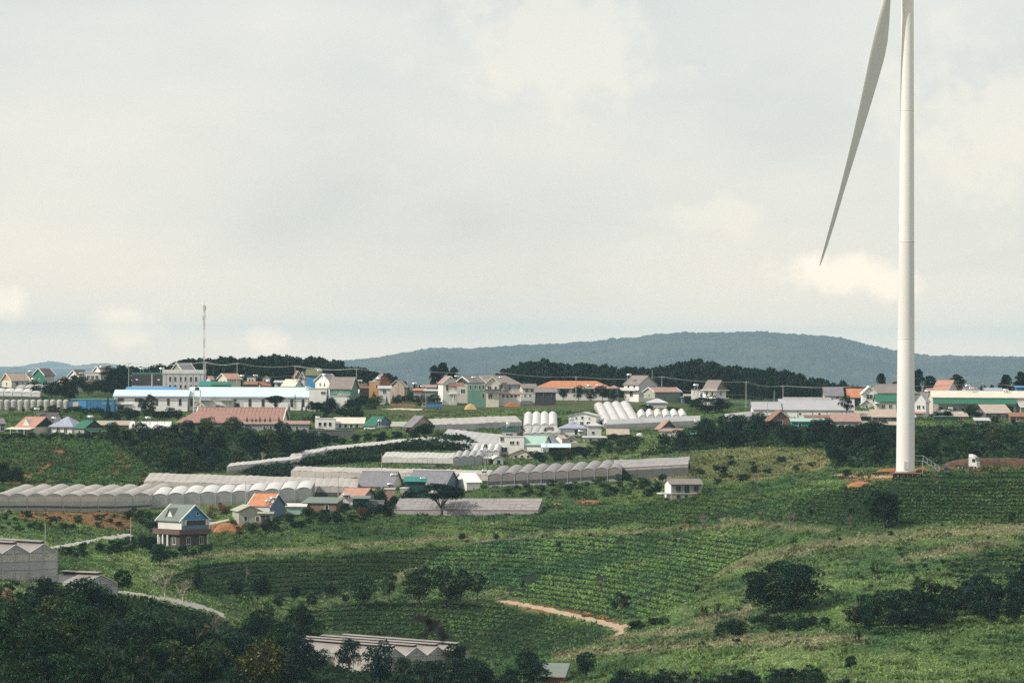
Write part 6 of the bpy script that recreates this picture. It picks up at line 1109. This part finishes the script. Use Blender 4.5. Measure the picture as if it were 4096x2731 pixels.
for x, h in ((243, 7), (249, 9), (262, 7.5), (289, 9), (302, 8), (306, 6)): tree('conifer', x, 410.5, h, 4.5, 'small dark cypress along the warehouse wall', 'pine', 'cypresses along the warehouse wall', d=1270)
for x, y, h, w in ((142, 412, 15, 10), (150, 412, 19, 13), (133, 413, 11, 9), (160, 413, 10, 9), (170, 413, 9, 10), (178, 414, 12, 11)): tree('broad', x, y, h, w, 'leafy dark tree against the white warehouse end', 'dark', 'trees before the warehouse end', d=1255)
for i, (x, h) in enumerate(((247, 6), (252, 4.5), (256, 4.5), (260, 6.5), (265, 5), (270, 6), (279, 6.5))): tree('conifer', x, 421.5, h, 4.5, 'small clipped cypress before the long red brown hall', 'pine', 'cypresses before the red brown hall', d=1197)
# tall pines standing clear on the ridge
for x, y, h, w, t in ((434, 394, 30, 17, 'tall pine behind the white pillared house, the left stem'), (443, 394, 33, 20, 'tall pine behind the white pillared house, the highest crown'), (454, 394, 28, 18, 'tall pine rising behind the dark timber gable'), (493, 392, 18, 10, 'small pine top behind the brown hipped roof'), (881, 402, 27, 15, 'pine behind the taupe hipped villa'), (918, 404, 31, 18, 'dark pine right beside the turbine tower'), (930, 400, 25, 22, 'rounded pine left of the salmon pink roof'), (957, 398, 26, 22, 'broad dark tree right of the salmon pink roof'), (1006, 398, 27, 18, 'tall pine behind the cream hall roof'), (1021, 398, 30, 18, 'pine at the picture\'s edge behind the blue shed')):
    if t: tree('pine', x, y, h, w, t, 'pine', d=1440)
# the pine wood along the ridge (uncountable mass)
r = random.Random(5); items = []
def crest(pts, x0, x1, step, rows):
    for d, dy, jit in rows:
        x = x0
        while x < x1:
            yt = np.interp(x, [p[0] for p in pts], [p[1] for p in pts]) + dy + r.uniform(0, jit); p = P(x, yt, d); g = gz(p.x, p.y); h = max(p.z - g, 5); items.append(('woodpine', r.randrange(4), p.x, p.y + r.uniform(-9, 9), g, min(h * r.uniform(.55, .75), 12), h, r.uniform(0, 6)))
            x += step * r.uniform(.7, 1.3)
LEFTC = [(112, 372), (120, 366), (135, 368), (145, 369), (160, 365), (203, 359.5), (230, 358), (250, 360), (265, 355.5), (280, 357), (300, 358), (320, 359), (340, 363), (360, 366), (385, 373), (408, 381)]
RIGHTC = [(498, 374), (505, 369), (520, 364), (540, 361), (560, 364), (585, 365), (600, 366), (630, 369), (660, 366), (690, 361.5), (710, 362), (735, 367), (760, 368), (790, 372), (820, 377), (850, 382), (890, 389)]
crest(LEFTC, 112, 405, 5.5, ((1640, 0, 4), (1590, 4, 5), (1545, 9, 5), (1500, 15, 5), (1460, 20, 5))); crest(RIGHTC, 498, 890, 5.5, ((1640, 0, 4), (1590, 4, 5), (1545, 9, 5), (1505, 15, 6), (1450, 20, 5)))
crest([(895, 378), (960, 384), (1000, 380), (1040, 376)], 895, 1045, 7, ((1600, 2, 4),)); crest([(320, 386), (420, 388), (500, 385)], 380, 505, 7, ((1560, 0, 4),))
mass('pine_forest', 'dark pine wood along the ridge behind the houses', items, 'pine', 'forest')
# thickets of countable trees
wood([(30, 397), (60, 392), (84, 384), (112, 380), (130, 388), (126, 400), (60, 401)], 24, 21, (13, 21), (.8, 1.1), ('dense', 'broad'), ('pine', 'dark'), 'dark leafy tree in the hedge above the blue shed', 'hedge trees above the blue shed', 6)
wood([(98, 444), (110, 438), (180, 436), (250, 438), (312, 442), (322, 452), (300, 458), (235, 466), (228, 472), (160, 474), (130, 455)], 52, 22, (14, 23), (.75, 1.1), ('broad', 'dense', 'bush', 'gappy'), ('dark', 'dark', 'mid', 'bluish', 'olive'), 'dark green tree in the thicket below the red brown hall', 'thicket below the red brown hall', 8)
wood([(310, 440), (352, 441), (425, 432), (432, 437), (380, 442), (322, 447)], 14, 23, (8, 13), (1.0, 1.4), ('dense', 'bush'), ('pine', 'dark'), 'dark bush on the bank below the green roofed house', 'bank bushes below the green roofed house', 7, 'bush', 'bush')
tree('dense', 424, 437, 15, 17, 'round dark tree before the tan gabled house', 'pine', d=1165)
wood([(640, 452), (690, 440), (720, 430), (760, 430), (830, 432), (905, 440), (905, 462), (870, 468), (835, 466), (826, 448), (740, 447), (690, 452)], 42, 24, (14, 23), (.9, 1.3), ('dense', 'broad', 'bush'), ('dark', 'dark', 'pine', 'bluish'), 'dark bushy tree in the thicket left of the tower', 'thicket left of the tower', 9)
wood([(915, 440), (960, 432), (1030, 430), (1030, 460), (960, 462), (918, 462)], 34, 25, (8, 15), (1.0, 1.5), ('bush', 'broad', 'dense'), ('dark', 'dark', 'mid', 'olive'), 'dark shrub on the slope behind the earth bank', 'shrubs behind the earth bank', 9, 'bush', 'bush')
tree('dense', 708, 418, 20, 38, 'big rounded dark tree below the white villa', 'pine', d=1262); tree('dense', 722, 416, 14, 20, 'smaller dark tree beside the grey plastic tunnel', 'pine', d=1268); tree('bush', 645, 411, 10, 16, 'green bush left of the plastic tent', 'dark', d=1272, name='bush', cat='bush'); tree('bush', 675, 410, 7, 16, 'low bush right of the plastic tent', 'mid', d=1275, name='bush', cat='bush')
wood([(556, 398), (600, 396), (618, 396), (615, 401), (560, 400)], 16, 26, (12, 16), (1.0, 1.4), ('dense', 'broad'), ('pine', 'dark'), 'dark tree in the row before the orange hall', 'trees before the orange hall', 6)
wood([(308, 408), (330, 405), (370, 402), (420, 398), (445, 398), (440, 406), (400, 404), (360, 411), (312, 414)], 62, 27, (7, 14), (.8, 1.3), ('dense', 'broad', 'conifer', 'bush'), ('pine', 'dark', 'dark', 'olive', 'mid'), 'garden shrub on the terraces beside the warehouse', 'garden shrubs beside the warehouse', 5, 'shrub', 'shrub')
wood([(300, 420), (330, 416), (345, 413), (362, 416), (366, 424), (330, 420), (305, 432)], 12, 28, (8, 15), (.8, 1.2), ('broad', 'conifer', 'dense'), ('pine', 'dark'), 'dark tree behind the white low buildings', 'trees behind the white low buildings', 6)
wood([(0, 412), (40, 411), (66, 413), (100, 416), (105, 414), (70, 411)], 14, 29, (4, 9), (.9, 1.4), ('bush', 'dense'), ('olive', 'mid', 'dark'), 'small bush at the foot of the storage tanks', 'bushes by the storage tanks', 5, 'bush', 'bush')
wood([(105, 419), (135, 415), (170, 413), (180, 421), (150, 420), (120, 423)], 14, 30, (7, 12), (.9, 1.3), ('broad', 'dense'), ('dark', 'pine'), 'dark tree on the bank left of the red brown hall', 'trees left of the red brown hall', 6)
wood([(0, 438), (30, 438), (60, 438), (100, 438), (118, 442), (100, 440), (50, 440.5), (0, 441)], 16, 31, (5, 9), (1.0, 1.5), ('bush', 'dense'), ('dark', 'mid'), 'low bush before the orange and lavender roofs', 'bushes before the lower left houses', 6, 'bush', 'bush')
wood([(-5, 480), (0, 466), (14, 472), (24, 482), (20, 487), (-5, 487)], 8, 32, (8, 16), (.9, 1.2), ('dense', 'broad'), ('dark', 'pine'), 'dark tree at the picture\'s edge above the long greenhouse', 'trees at the edge above the long greenhouse', 6)
wood([(520, 459), (560, 456), (610, 441), (640, 440), (640, 452), (600, 458), (540, 463)], 30, 33, (5, 10), (1.1, 1.8), ('bush', 'broad'), ('mid', 'dark', 'olive', 'olive'), 'leafy bush between the white cluster and the grey greenhouse', 'bushes below the white cluster', 7, 'bush', 'bush')
wood([(500, 484), (560, 481), (640, 478), (650, 492), (600, 499), (540, 498), (500, 494)], 40, 34, (5, 9), (1.1, 1.9), ('bush',), ('mid', 'olive', 'bright', 'dark'), 'leafy bush in the thicket below the scalloped grey greenhouse', 'bushes below the scalloped grey greenhouse', 7, 'bush', 'bush')
wood([(645, 484), (664, 482), (664, 497), (640, 497)], 7, 35, (7, 11), (.9, 1.2), ('dense', 'bush'), ('dark', 'mid'), 'bush beside the lone beige house', 'bushes by the lone beige house', 5, 'bush', 'bush')
wood([(700, 458), (790, 452), (826, 466), (790, 476), (740, 484), (700, 488)], 16, 36, (4, 9), (1.0, 1.8), ('bush',), ('dark', 'mid'), 'low dark bush scattered in the yellow meadow', 'bushes in the yellow meadow', 8, 'bush', 'bush')
wood([(255, 527), (300, 516), (345, 513), (395, 512), (385, 520), (330, 526), (270, 534), (235, 534)], 30, 37, (7, 13), (.9, 1.5), ('bush', 'broad', 'dense'), ('dark', 'mid', 'dark', 'brown'), 'dark shrub below the terracotta and mossy roofs', 'shrubs below the lower houses', 7, 'shrub', 'shrub')
wood([(378, 503), (400, 502), (425, 505), (420, 512), (380, 511)], 7, 38, (9, 17), (.6, .9), ('dense', 'broad'), ('dark', 'pine'), 'dark tree beside the narrow pink block', 'trees beside the pink block', 5)
tree('dense', 381, 505, 22, 13, 'slender dark tree between terracotta roof and pink block', 'pine', d=998)
wood([(130, 510), (160, 512), (158, 530), (140, 534), (120, 524)], 9, 39, (6, 12), (.9, 1.3), ('bush', 'broad'), ('mid', 'dark'), 'green shrub on the red soil bank', 'shrubs on the red soil bank', 6, 'shrub', 'shrub')
wood([(0, 514), (60, 516), (110, 520), (125, 527), (60, 532), (0, 532)], 26, 40, (4, 8), (1.2, 2.0), ('bush',), ('mid', 'dark', 'olive'), 'low shrub below the red soil bank', 'low shrubs below the red soil bank', 7, 'shrub', 'shrub')
wood([(60, 552), (110, 546), (150, 540), (158, 548), (120, 554), (70, 560)], 22, 41, (7, 12), (1.0, 1.5), ('bush', 'broad', 'dense'), ('dark', 'dark', 'mid'), 'dark bush along the concrete path', 'bushes along the concrete path', 6, 'bush', 'bush')
wood([(205, 500), (230, 502), (226, 516), (208, 520)], 8, 42, (6, 10), (1.0, 1.5), ('bush',), ('brown', 'brown', 'straw'), 'brown withered shrub behind the blue gabled house', 'withered shrubs behind the blue gabled house', 5, 'shrub', 'shrub')
wood([(150, 545), (165, 552), (190, 553), (215, 545), (212, 556), (160, 560)], 9, 43, (7, 12), (.9, 1.3), ('dense', 'broad'), ('dark', 'mid'), 'dark shrub at the foot of the blue gabled house', 'shrubs under the blue gabled house', 5, 'shrub', 'shrub')
for i_, (pl, n_) in enumerate((([(25, 388), (60, 386), (66, 389), (28, 391)], 5), ([(200, 392), (240, 391), (270, 391), (300, 392), (240, 394)], 9), ([(338, 396), (365, 394), (380, 396), (350, 399)], 6), ([(500, 399), (535, 398), (530, 401), (505, 401)], 5), ([(612, 397), (630, 397), (628, 400), (612, 400)], 4), ([(684, 404), (704, 403), (700, 407), (686, 407)], 5), ([(756, 420), (770, 421), (765, 427), (752, 424)], 5), ([(820, 404), (850, 404), (862, 408), (825, 406)], 6), ([(934, 412), (960, 411), (1000, 420), (1020, 424), (960, 424), (936, 422)], 12))):
    wood(pl, n_, 80 + i_, (6, 11), (.8, 1.3), ('dense', 'broad', 'bush'), ('dark', 'pine', 'mid'), 'dark garden tree between the ridge houses', 'garden trees between the ridge houses', 4, 'garden_tree', 'tree')
# bare trees
for x, y, h, w, t in ((702, 530, 23, 17, 'bare grey tree beside the dry footpath, tallest of three'), (790, 528, 27, 24, 'bare twiggy tree on the dry slope edge'), (849, 530, 21, 20, 'bare tree left of the dense dark tree'), (246, 582, 22, 13, 'thin bare tree among the dark tea rows'), (288, 544, 17, 12, 'bare forked tree on the grassy slope brow'), (165, 600, 46, 40, 'big pale leafless tree above the concrete path'), (183, 603, 38, 34, 'second pale leafless tree beside the big one'), (218, 640, 42, 20, 'tall bare stems among the dark bottom trees'), (325, 606, 20, 8, 'dead snag in the grass strip'), (262, 462, 15, 9, 'bare pale stems in the thicket behind the white strip'), (233, 457, 20, 11, 'thin bare tree in the middle of the dark thicket'), (30, 600, 36, 28, 'bare grey twigs below the tall gabled greenhouse')):
    tree('bare', x, y, h, w, t)
# middle slope trees
for k, x, y, h, w, l, t in (('broad', 363, 607, 33, 35, 'mid', 'leafy tree at the left of the grass strip'), ('gappy', 388, 606, 34, 27, 'mid', 'upright tree second in the row above the lower field'), ('broad', 419, 605, 40, 42, 'mid', 'bushy tree third in the row above the lower field'), ('broad', 450, 608, 45, 52, 'mid', 'widest tree at the start of the dirt path'), ('gappy', 477, 605, 33, 33, 'mid', 'open crowned tree at the end of the row by the dirt path'), ('gappy', 620, 621, 31, 31, 'mid', 'leaning tree with white stems beside the dirt path'), ('yucca', 522, 590, 14, 10, 'mid', 'clipped upright bush alone in the tea rows'), ('yucca', 706, 616, 13, 13, 'bright', 'palm like clump in the dry grass, the left one'), ('yucca', 717, 614, 14, 13, 'bright', 'palm like clump in the dry grass, the right one'), ('yucca', 876, 577, 15, 12, 'mid', 'spiky plant above the right thicket'), ('yucca', 858, 607, 15, 12, 'mid', 'spiky plant with brown foot beside the big tree\'s shadow'), ('yucca', 858, 642, 17, 12, 'mid', 'spiky plant with brown foot in the lower grass'), ('broad', 697, 593, 9, 6, 'mid', 'small sapling in the dry slope'), ('dense', 462, 541, 9, 8, 'dark', 'dark shrub on the slope brow, the left of two'), ('dense', 496, 541, 9, 7, 'dark', 'dark shrub on the slope brow, the right of two'), ('banana', 466, 637, 9, 7, 'bright', 'small banana plant in the lower field'), ('banana', 396, 622, 9, 7, 'bright', 'banana plant at the edge of the lower field'), ('yucca', 375, 634, 8, 8, 'bright', 'grassy clump above the bottom greenhouse'), ('yucca', 443, 638, 9, 12, 'bright', 'tall grass clump behind the bottom greenhouse end'), ('broad', 1012, 523, 12, 8, 'dark', 'small dark tree at the picture\'s edge on the tea slope'), ('bush', 558, 546, 6, 7, 'dark', 'tiny dark bush amid the bright tea rows')):
    tree(k, x, y, h, w, t, l)
for x, y, h, w in ((198, 588, 16, 10), (236, 595, 19, 17), (262, 598, 24, 22), (295, 600, 18, 14), (312, 605, 15, 14), (280, 606, 14, 16), (330, 592, 11, 16), (345, 600, 9, 10)): tree('broad', x, y + 3, h, w, 'dark tree along the lower edge of the dark tea rows', 'dark', 'trees below the dark tea rows')
wood([(700, 640), (745, 622), (790, 622), (830, 625), (800, 632), (740, 636)], 16, 51, (8, 13), (1.1, 1.7), ('bush', 'broad'), ('dark', 'mid', 'dark'), 'bush in the dark patch below the largest tree', 'bushes below the largest tree', 7, 'bush', 'bush')
wood([(840, 628), (900, 612), (960, 605), (1030, 600), (1030, 625), (960, 628), (900, 636), (850, 634)], 34, 52, (18, 36), (.9, 1.3), ('broad', 'dense', 'broad'), ('dark', 'dark', 'mid', 'bluish'), 'dark tree in the thicket right of the largest tree', 'thicket right of the largest tree', 10)
wood([(620, 632), (650, 622), (665, 625), (640, 634)], 5, 53, (7, 10), (1.2, 1.6), ('bush',), ('dark', 'mid'), 'bush where the dirt path bends', 'bushes at the dirt path bend', 6, 'bush', 'bush')
wood([(880, 575), (960, 560), (1030, 552), (1030, 590), (900, 595)], 26, 54, (3, 6), (1.3, 2.2), ('bush',), ('dark', 'mid'), 'low clipped shrub scattered on the right slope', 'low shrubs on the right slope', 8, 'shrub', 'shrub')
wood([(430, 540), (640, 515), (760, 500), (1020, 490), (1020, 520), (760, 540), (600, 600), (470, 600)], 34, 55, (2.5, 5), (1.0, 1.6), ('bush',), ('dark', 'mid'), 'small dark shrub dotted among the tea rows', 'shrubs dotted among the tea rows', 14, 'shrub', 'shrub')
wood([(740, 540), (880, 535), (1020, 535), (1020, 600), (860, 600), (760, 640), (660, 650), (700, 600)], 30, 56, (2.5, 5.5), (1.2, 2.0), ('bush',), ('mid', 'dark', 'olive'), 'small shrub in the pale grass of the right slope', 'shrubs in the pale grass', 14, 'shrub', 'shrub')
# bottom wood
tree('dense', 84, 622, 47, 50, 'round glossy mango like tree below the small gabled greenhouse', 'dark', var=1)
tree('broad', 262, 692, 58, 52, 'tree with yellow green foliage among the bottom trees', 'yellow'); tree('broad', 173, 672, 32, 26, 'small yellow green tree in the dark bottom wood', 'yellow'); tree('dense', 349, 676, 40, 30, 'grey green pointed tree before the bottom greenhouse', 'bluish'); tree('dense', 380, 684, 48, 40, 'rounded dark tree hiding the bottom greenhouse corner', 'bluish'); tree('dense', 318, 672, 26, 26, 'small dark tree at the left end of the bottom greenhouse', 'dark')
tree('broad', 300, 640, 34, 32, 'dark leafy tree left of the lower field', 'dark'); tree('dense', 292, 652, 30, 30, 'dark rounded tree behind the yellow green tree', 'dark'); tree('broad', 123, 592, 24, 20, 'glossy broad leaved tree beside the small greenhouse end', 'dark'); tree('dense', 160, 566, 22, 24, 'dark tree on the pasture edge below the blue gabled house', 'dark'); tree('conifer', 198, 584, 26, 14, 'dark upright tree right of the leafless trees', 'dark')
wood([(-10, 625), (60, 612), (105, 616), (140, 640), (205, 654), (270, 670), (300, 682), (310, 720), (-10, 735)], 62, 61, (28, 44), (.9, 1.3), ('broad', 'dense', 'broad', 'gappy'), ('dark', 'dark', 'mid', 'bluish', 'mid', 'olive'), 'dark leafy tree in the dense wood at the bottom', 'dense wood at the bottom', 13)  # lighter mid and olive crowns stand in for sunlit highlights in the wood
wood([(0, 598), (60, 592), (70, 606), (60, 615), (0, 622)], 12, 62, (12, 22), (.9, 1.2), ('broad', 'gappy', 'bush'), ('dark', 'mid', 'straw'), 'scrubby tree below the tall gabled greenhouse', 'scrub below the tall gabled greenhouse', 8)
wood([(100, 606), (140, 616), (220, 636), (215, 644), (140, 632), (100, 618)], 12, 63, (9, 15), (.9, 1.3), ('broad', 'bush', 'gappy'), ('mid', 'dark', 'olive', 'straw'), 'scrubby bush along the lower concrete path', 'scrub along the lower concrete path', 8, 'bush', 'bush')
wood([(400, 690), (440, 684), (470, 682), (540, 690), (540, 725), (390, 730)], 26, 64, (22, 38), (.9, 1.2), ('dense', 'broad'), ('dark', 'bluish', 'pine'), 'dark round tree before the bottom greenhouse', 'trees before the bottom greenhouse', 10)
for x, y, h, w, t in ((455, 668, 26, 30, 'spreading dark tree at the bottom greenhouse end'), (527, 674, 28, 26, 'dark tree left of the small tin roof'), (586, 680, 30, 26, 'rounded tree right of the small tin roof'), (662, 683, 17, 11, 'upright dark shrub near the bottom edge'), (812, 690, 28, 28, 'rounded dark tree at the bottom edge'), (851, 672, 18, 14, 'dark conical shrub in the lower right grass')): tree('dense', x, y, h, w, t, 'dark')
wood([(575, 694), (640, 688), (720, 687), (800, 688), (880, 694), (890, 706), (575, 708)], 40, 65, (17, 25), (.9, 1.3), ('broad', 'dense', 'bush'), ('dark', 'dark', 'mid', 'bluish'), 'dark shrub in the hedge along the bottom edge', 'hedge along the bottom edge', 10, 'shrub', 'shrub')
for x, y, h, w in ((632, 682, 16, 18), (648, 685, 12, 12), (700, 682, 14, 14), (712, 684, 13, 13), (737, 684, 20, 22), (748, 686, 17, 18), (160, 650, 16, 18), (120, 645, 15, 18), (190, 652, 14, 16), (252, 606, 12, 14), (268, 612, 13, 14)): tree('banana', x, y, h, w, 'banana plant with splayed green leaves', 'bright', 'banana plants', 'banana_plant', 'banana plant')
for i, (x, y) in enumerate(((8, 640), (18, 641), (28, 643), (5, 652), (16, 654), (27, 652))):       # clipped tea beds in the bottom corner
    d = G(x, y); s = F / d; p = P(x, y - 16, d); V = []; Fc = []; e = None
    tree('bush', x, y - 8, 5, 9, 'clipped tea hedge block in the clearing at the bottom', 'mid', 'clipped tea hedges', 'tea_hedge', 'hedge')
for x, y, h, w in ((402, 676, 20, 24), (420, 678, 19, 24), (437, 677, 17, 24), (458, 676, 20, 24), (472, 674, 16, 20), (345, 668, 14, 18)): tree('broad', x, y, h, w, 'leafy bush hugging the front of the bottom greenhouse', 'mid', 'bushes hugging the bottom greenhouse', 'bush', 'bush')
wood([(222, 650), (255, 622), (300, 620), (320, 640), (314, 668), (262, 672)], 15, 66, (20, 33), (.9, 1.2), ('broad', 'dense', 'gappy'), ('dark', 'mid', 'bluish'), 'dark tree between the lower path and the bottom greenhouse', 'trees between the lower path and the bottom greenhouse', 9)
# undergrowth under the woods
X, Y, Z, px, py, r_ = sample(60000, 480, 800, -0.14, 0.14, 9); k = (py > 596) & (py < 760) & (px > -30) & (px < 1050) & (pip(px, py, [(-40, 600), (60, 596), (130, 600), (230, 622), (310, 650), (330, 664), (560, 690), (900, 695), (1060, 700), (1060, 790), (-40, 790)]))
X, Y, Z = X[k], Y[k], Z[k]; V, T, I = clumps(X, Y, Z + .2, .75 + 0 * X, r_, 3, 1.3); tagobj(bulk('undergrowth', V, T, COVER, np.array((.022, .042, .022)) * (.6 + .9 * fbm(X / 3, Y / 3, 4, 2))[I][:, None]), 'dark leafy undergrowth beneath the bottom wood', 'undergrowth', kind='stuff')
X, Y, Z, px, py, r_ = sample(70000, 960, 1260, -0.14, 0.14, 10); k = pip(px, py, [(98, 436), (180, 434), (312, 440), (322, 452), (300, 460), (228, 470), (160, 476), (130, 455)]) | pip(px, py, [(640, 456), (690, 440), (720, 428), (830, 430), (1030, 428), (1030, 464), (905, 466), (835, 468), (826, 448), (740, 447)])
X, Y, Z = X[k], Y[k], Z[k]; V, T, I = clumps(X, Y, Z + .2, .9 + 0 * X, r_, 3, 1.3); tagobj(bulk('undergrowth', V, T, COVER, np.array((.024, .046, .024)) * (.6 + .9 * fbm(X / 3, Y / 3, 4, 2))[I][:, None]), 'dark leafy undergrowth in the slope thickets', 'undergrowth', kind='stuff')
# ------------------------------------------------------------------ close to the lens: a bird and a twiggy shrub on the near slope
p = P(432, 626, 30); b = empty('bird', p); tagobj(b, 'small dark blurred bird flying over the bottom greenhouse', 'bird'); BIRD = mat('feathers', (.012, .014, .016), .9); b.rotation_euler = (.7, -.5, 1.0); b.scale = (1.1, 1.1, 1.1)
MB().lathe([(.004, -.085), (.018, -.06), (.026, -.01), (.024, .03), (.017, .055), (.013, .075), (.003, .09)], 10, 'x').build('body', BIRD, b, True)
for s_ in (-1, 1): MB().add([(-.03,.0,.01),(.04,0,.01),(.03,s_*.05,.035),(-.05,s_*.06,.04),(-.01,s_*.13,.03),(-.10,s_*.15,.015)], [(0,1,2,3),(3,2,4,5)]).build('wing', BIRD, b)
MB().add([(-.08,-.01,0),(-.08,.01,0),(-.15,.03,.005),(-.15,-.03,.005),(-.08,0,.008)], [(0,1,2,3),(4,3,2)]).build('tail', BIRD, b)
for x, d_, hh, t in ((1000, 62, 3.4, 'blurred bare twiggy shrub in the near corner'), (955, 70, 3.0, 'blurred bare twigs beside the near corner shrub'), (915, 78, 2.7, 'faint blurred bare twigs left of the near shrubs')):
    q = ray(x, 640); X_, Y_ = q.x * d_, d_; z = gz(X_, Y_); zt = ray(x, 645).z * d_; e = empty('bare_shrub', (X_, Y_, z)); e.scale = (2.2, 2.2, zt - z); tagobj(e, t, 'shrub'); tm = PROTO['bare'][0 if x == 1000 else 1][0]; link('branches', tm, e)
# ------------------------------------------------------------------ haze
hz = MB().box(-37000, 37000, -120, 30500, -136, 200); o = hz.build('haze', None); hm = bpy.data.materials.new('haze_air'); hm.use_nodes = True; nt = hm.node_tree; nt.nodes.clear()
vo = nt.nodes.new('ShaderNodeVolumePrincipled'); vo.inputs['Color'].default_value = (.55, .79, 1.0, 1); vo.inputs['Density'].default_value = 4.0e-5; vo.inputs['Anisotropy'].default_value = 0.0
ou = nt.nodes.new('ShaderNodeOutputMaterial'); nt.links.new(vo.outputs[0], ou.inputs['Volume']); o.data.materials.append(hm); tagobj(o, kind='stuff')
print('trees', NT[0], 'objects', len(bpy.data.objects))
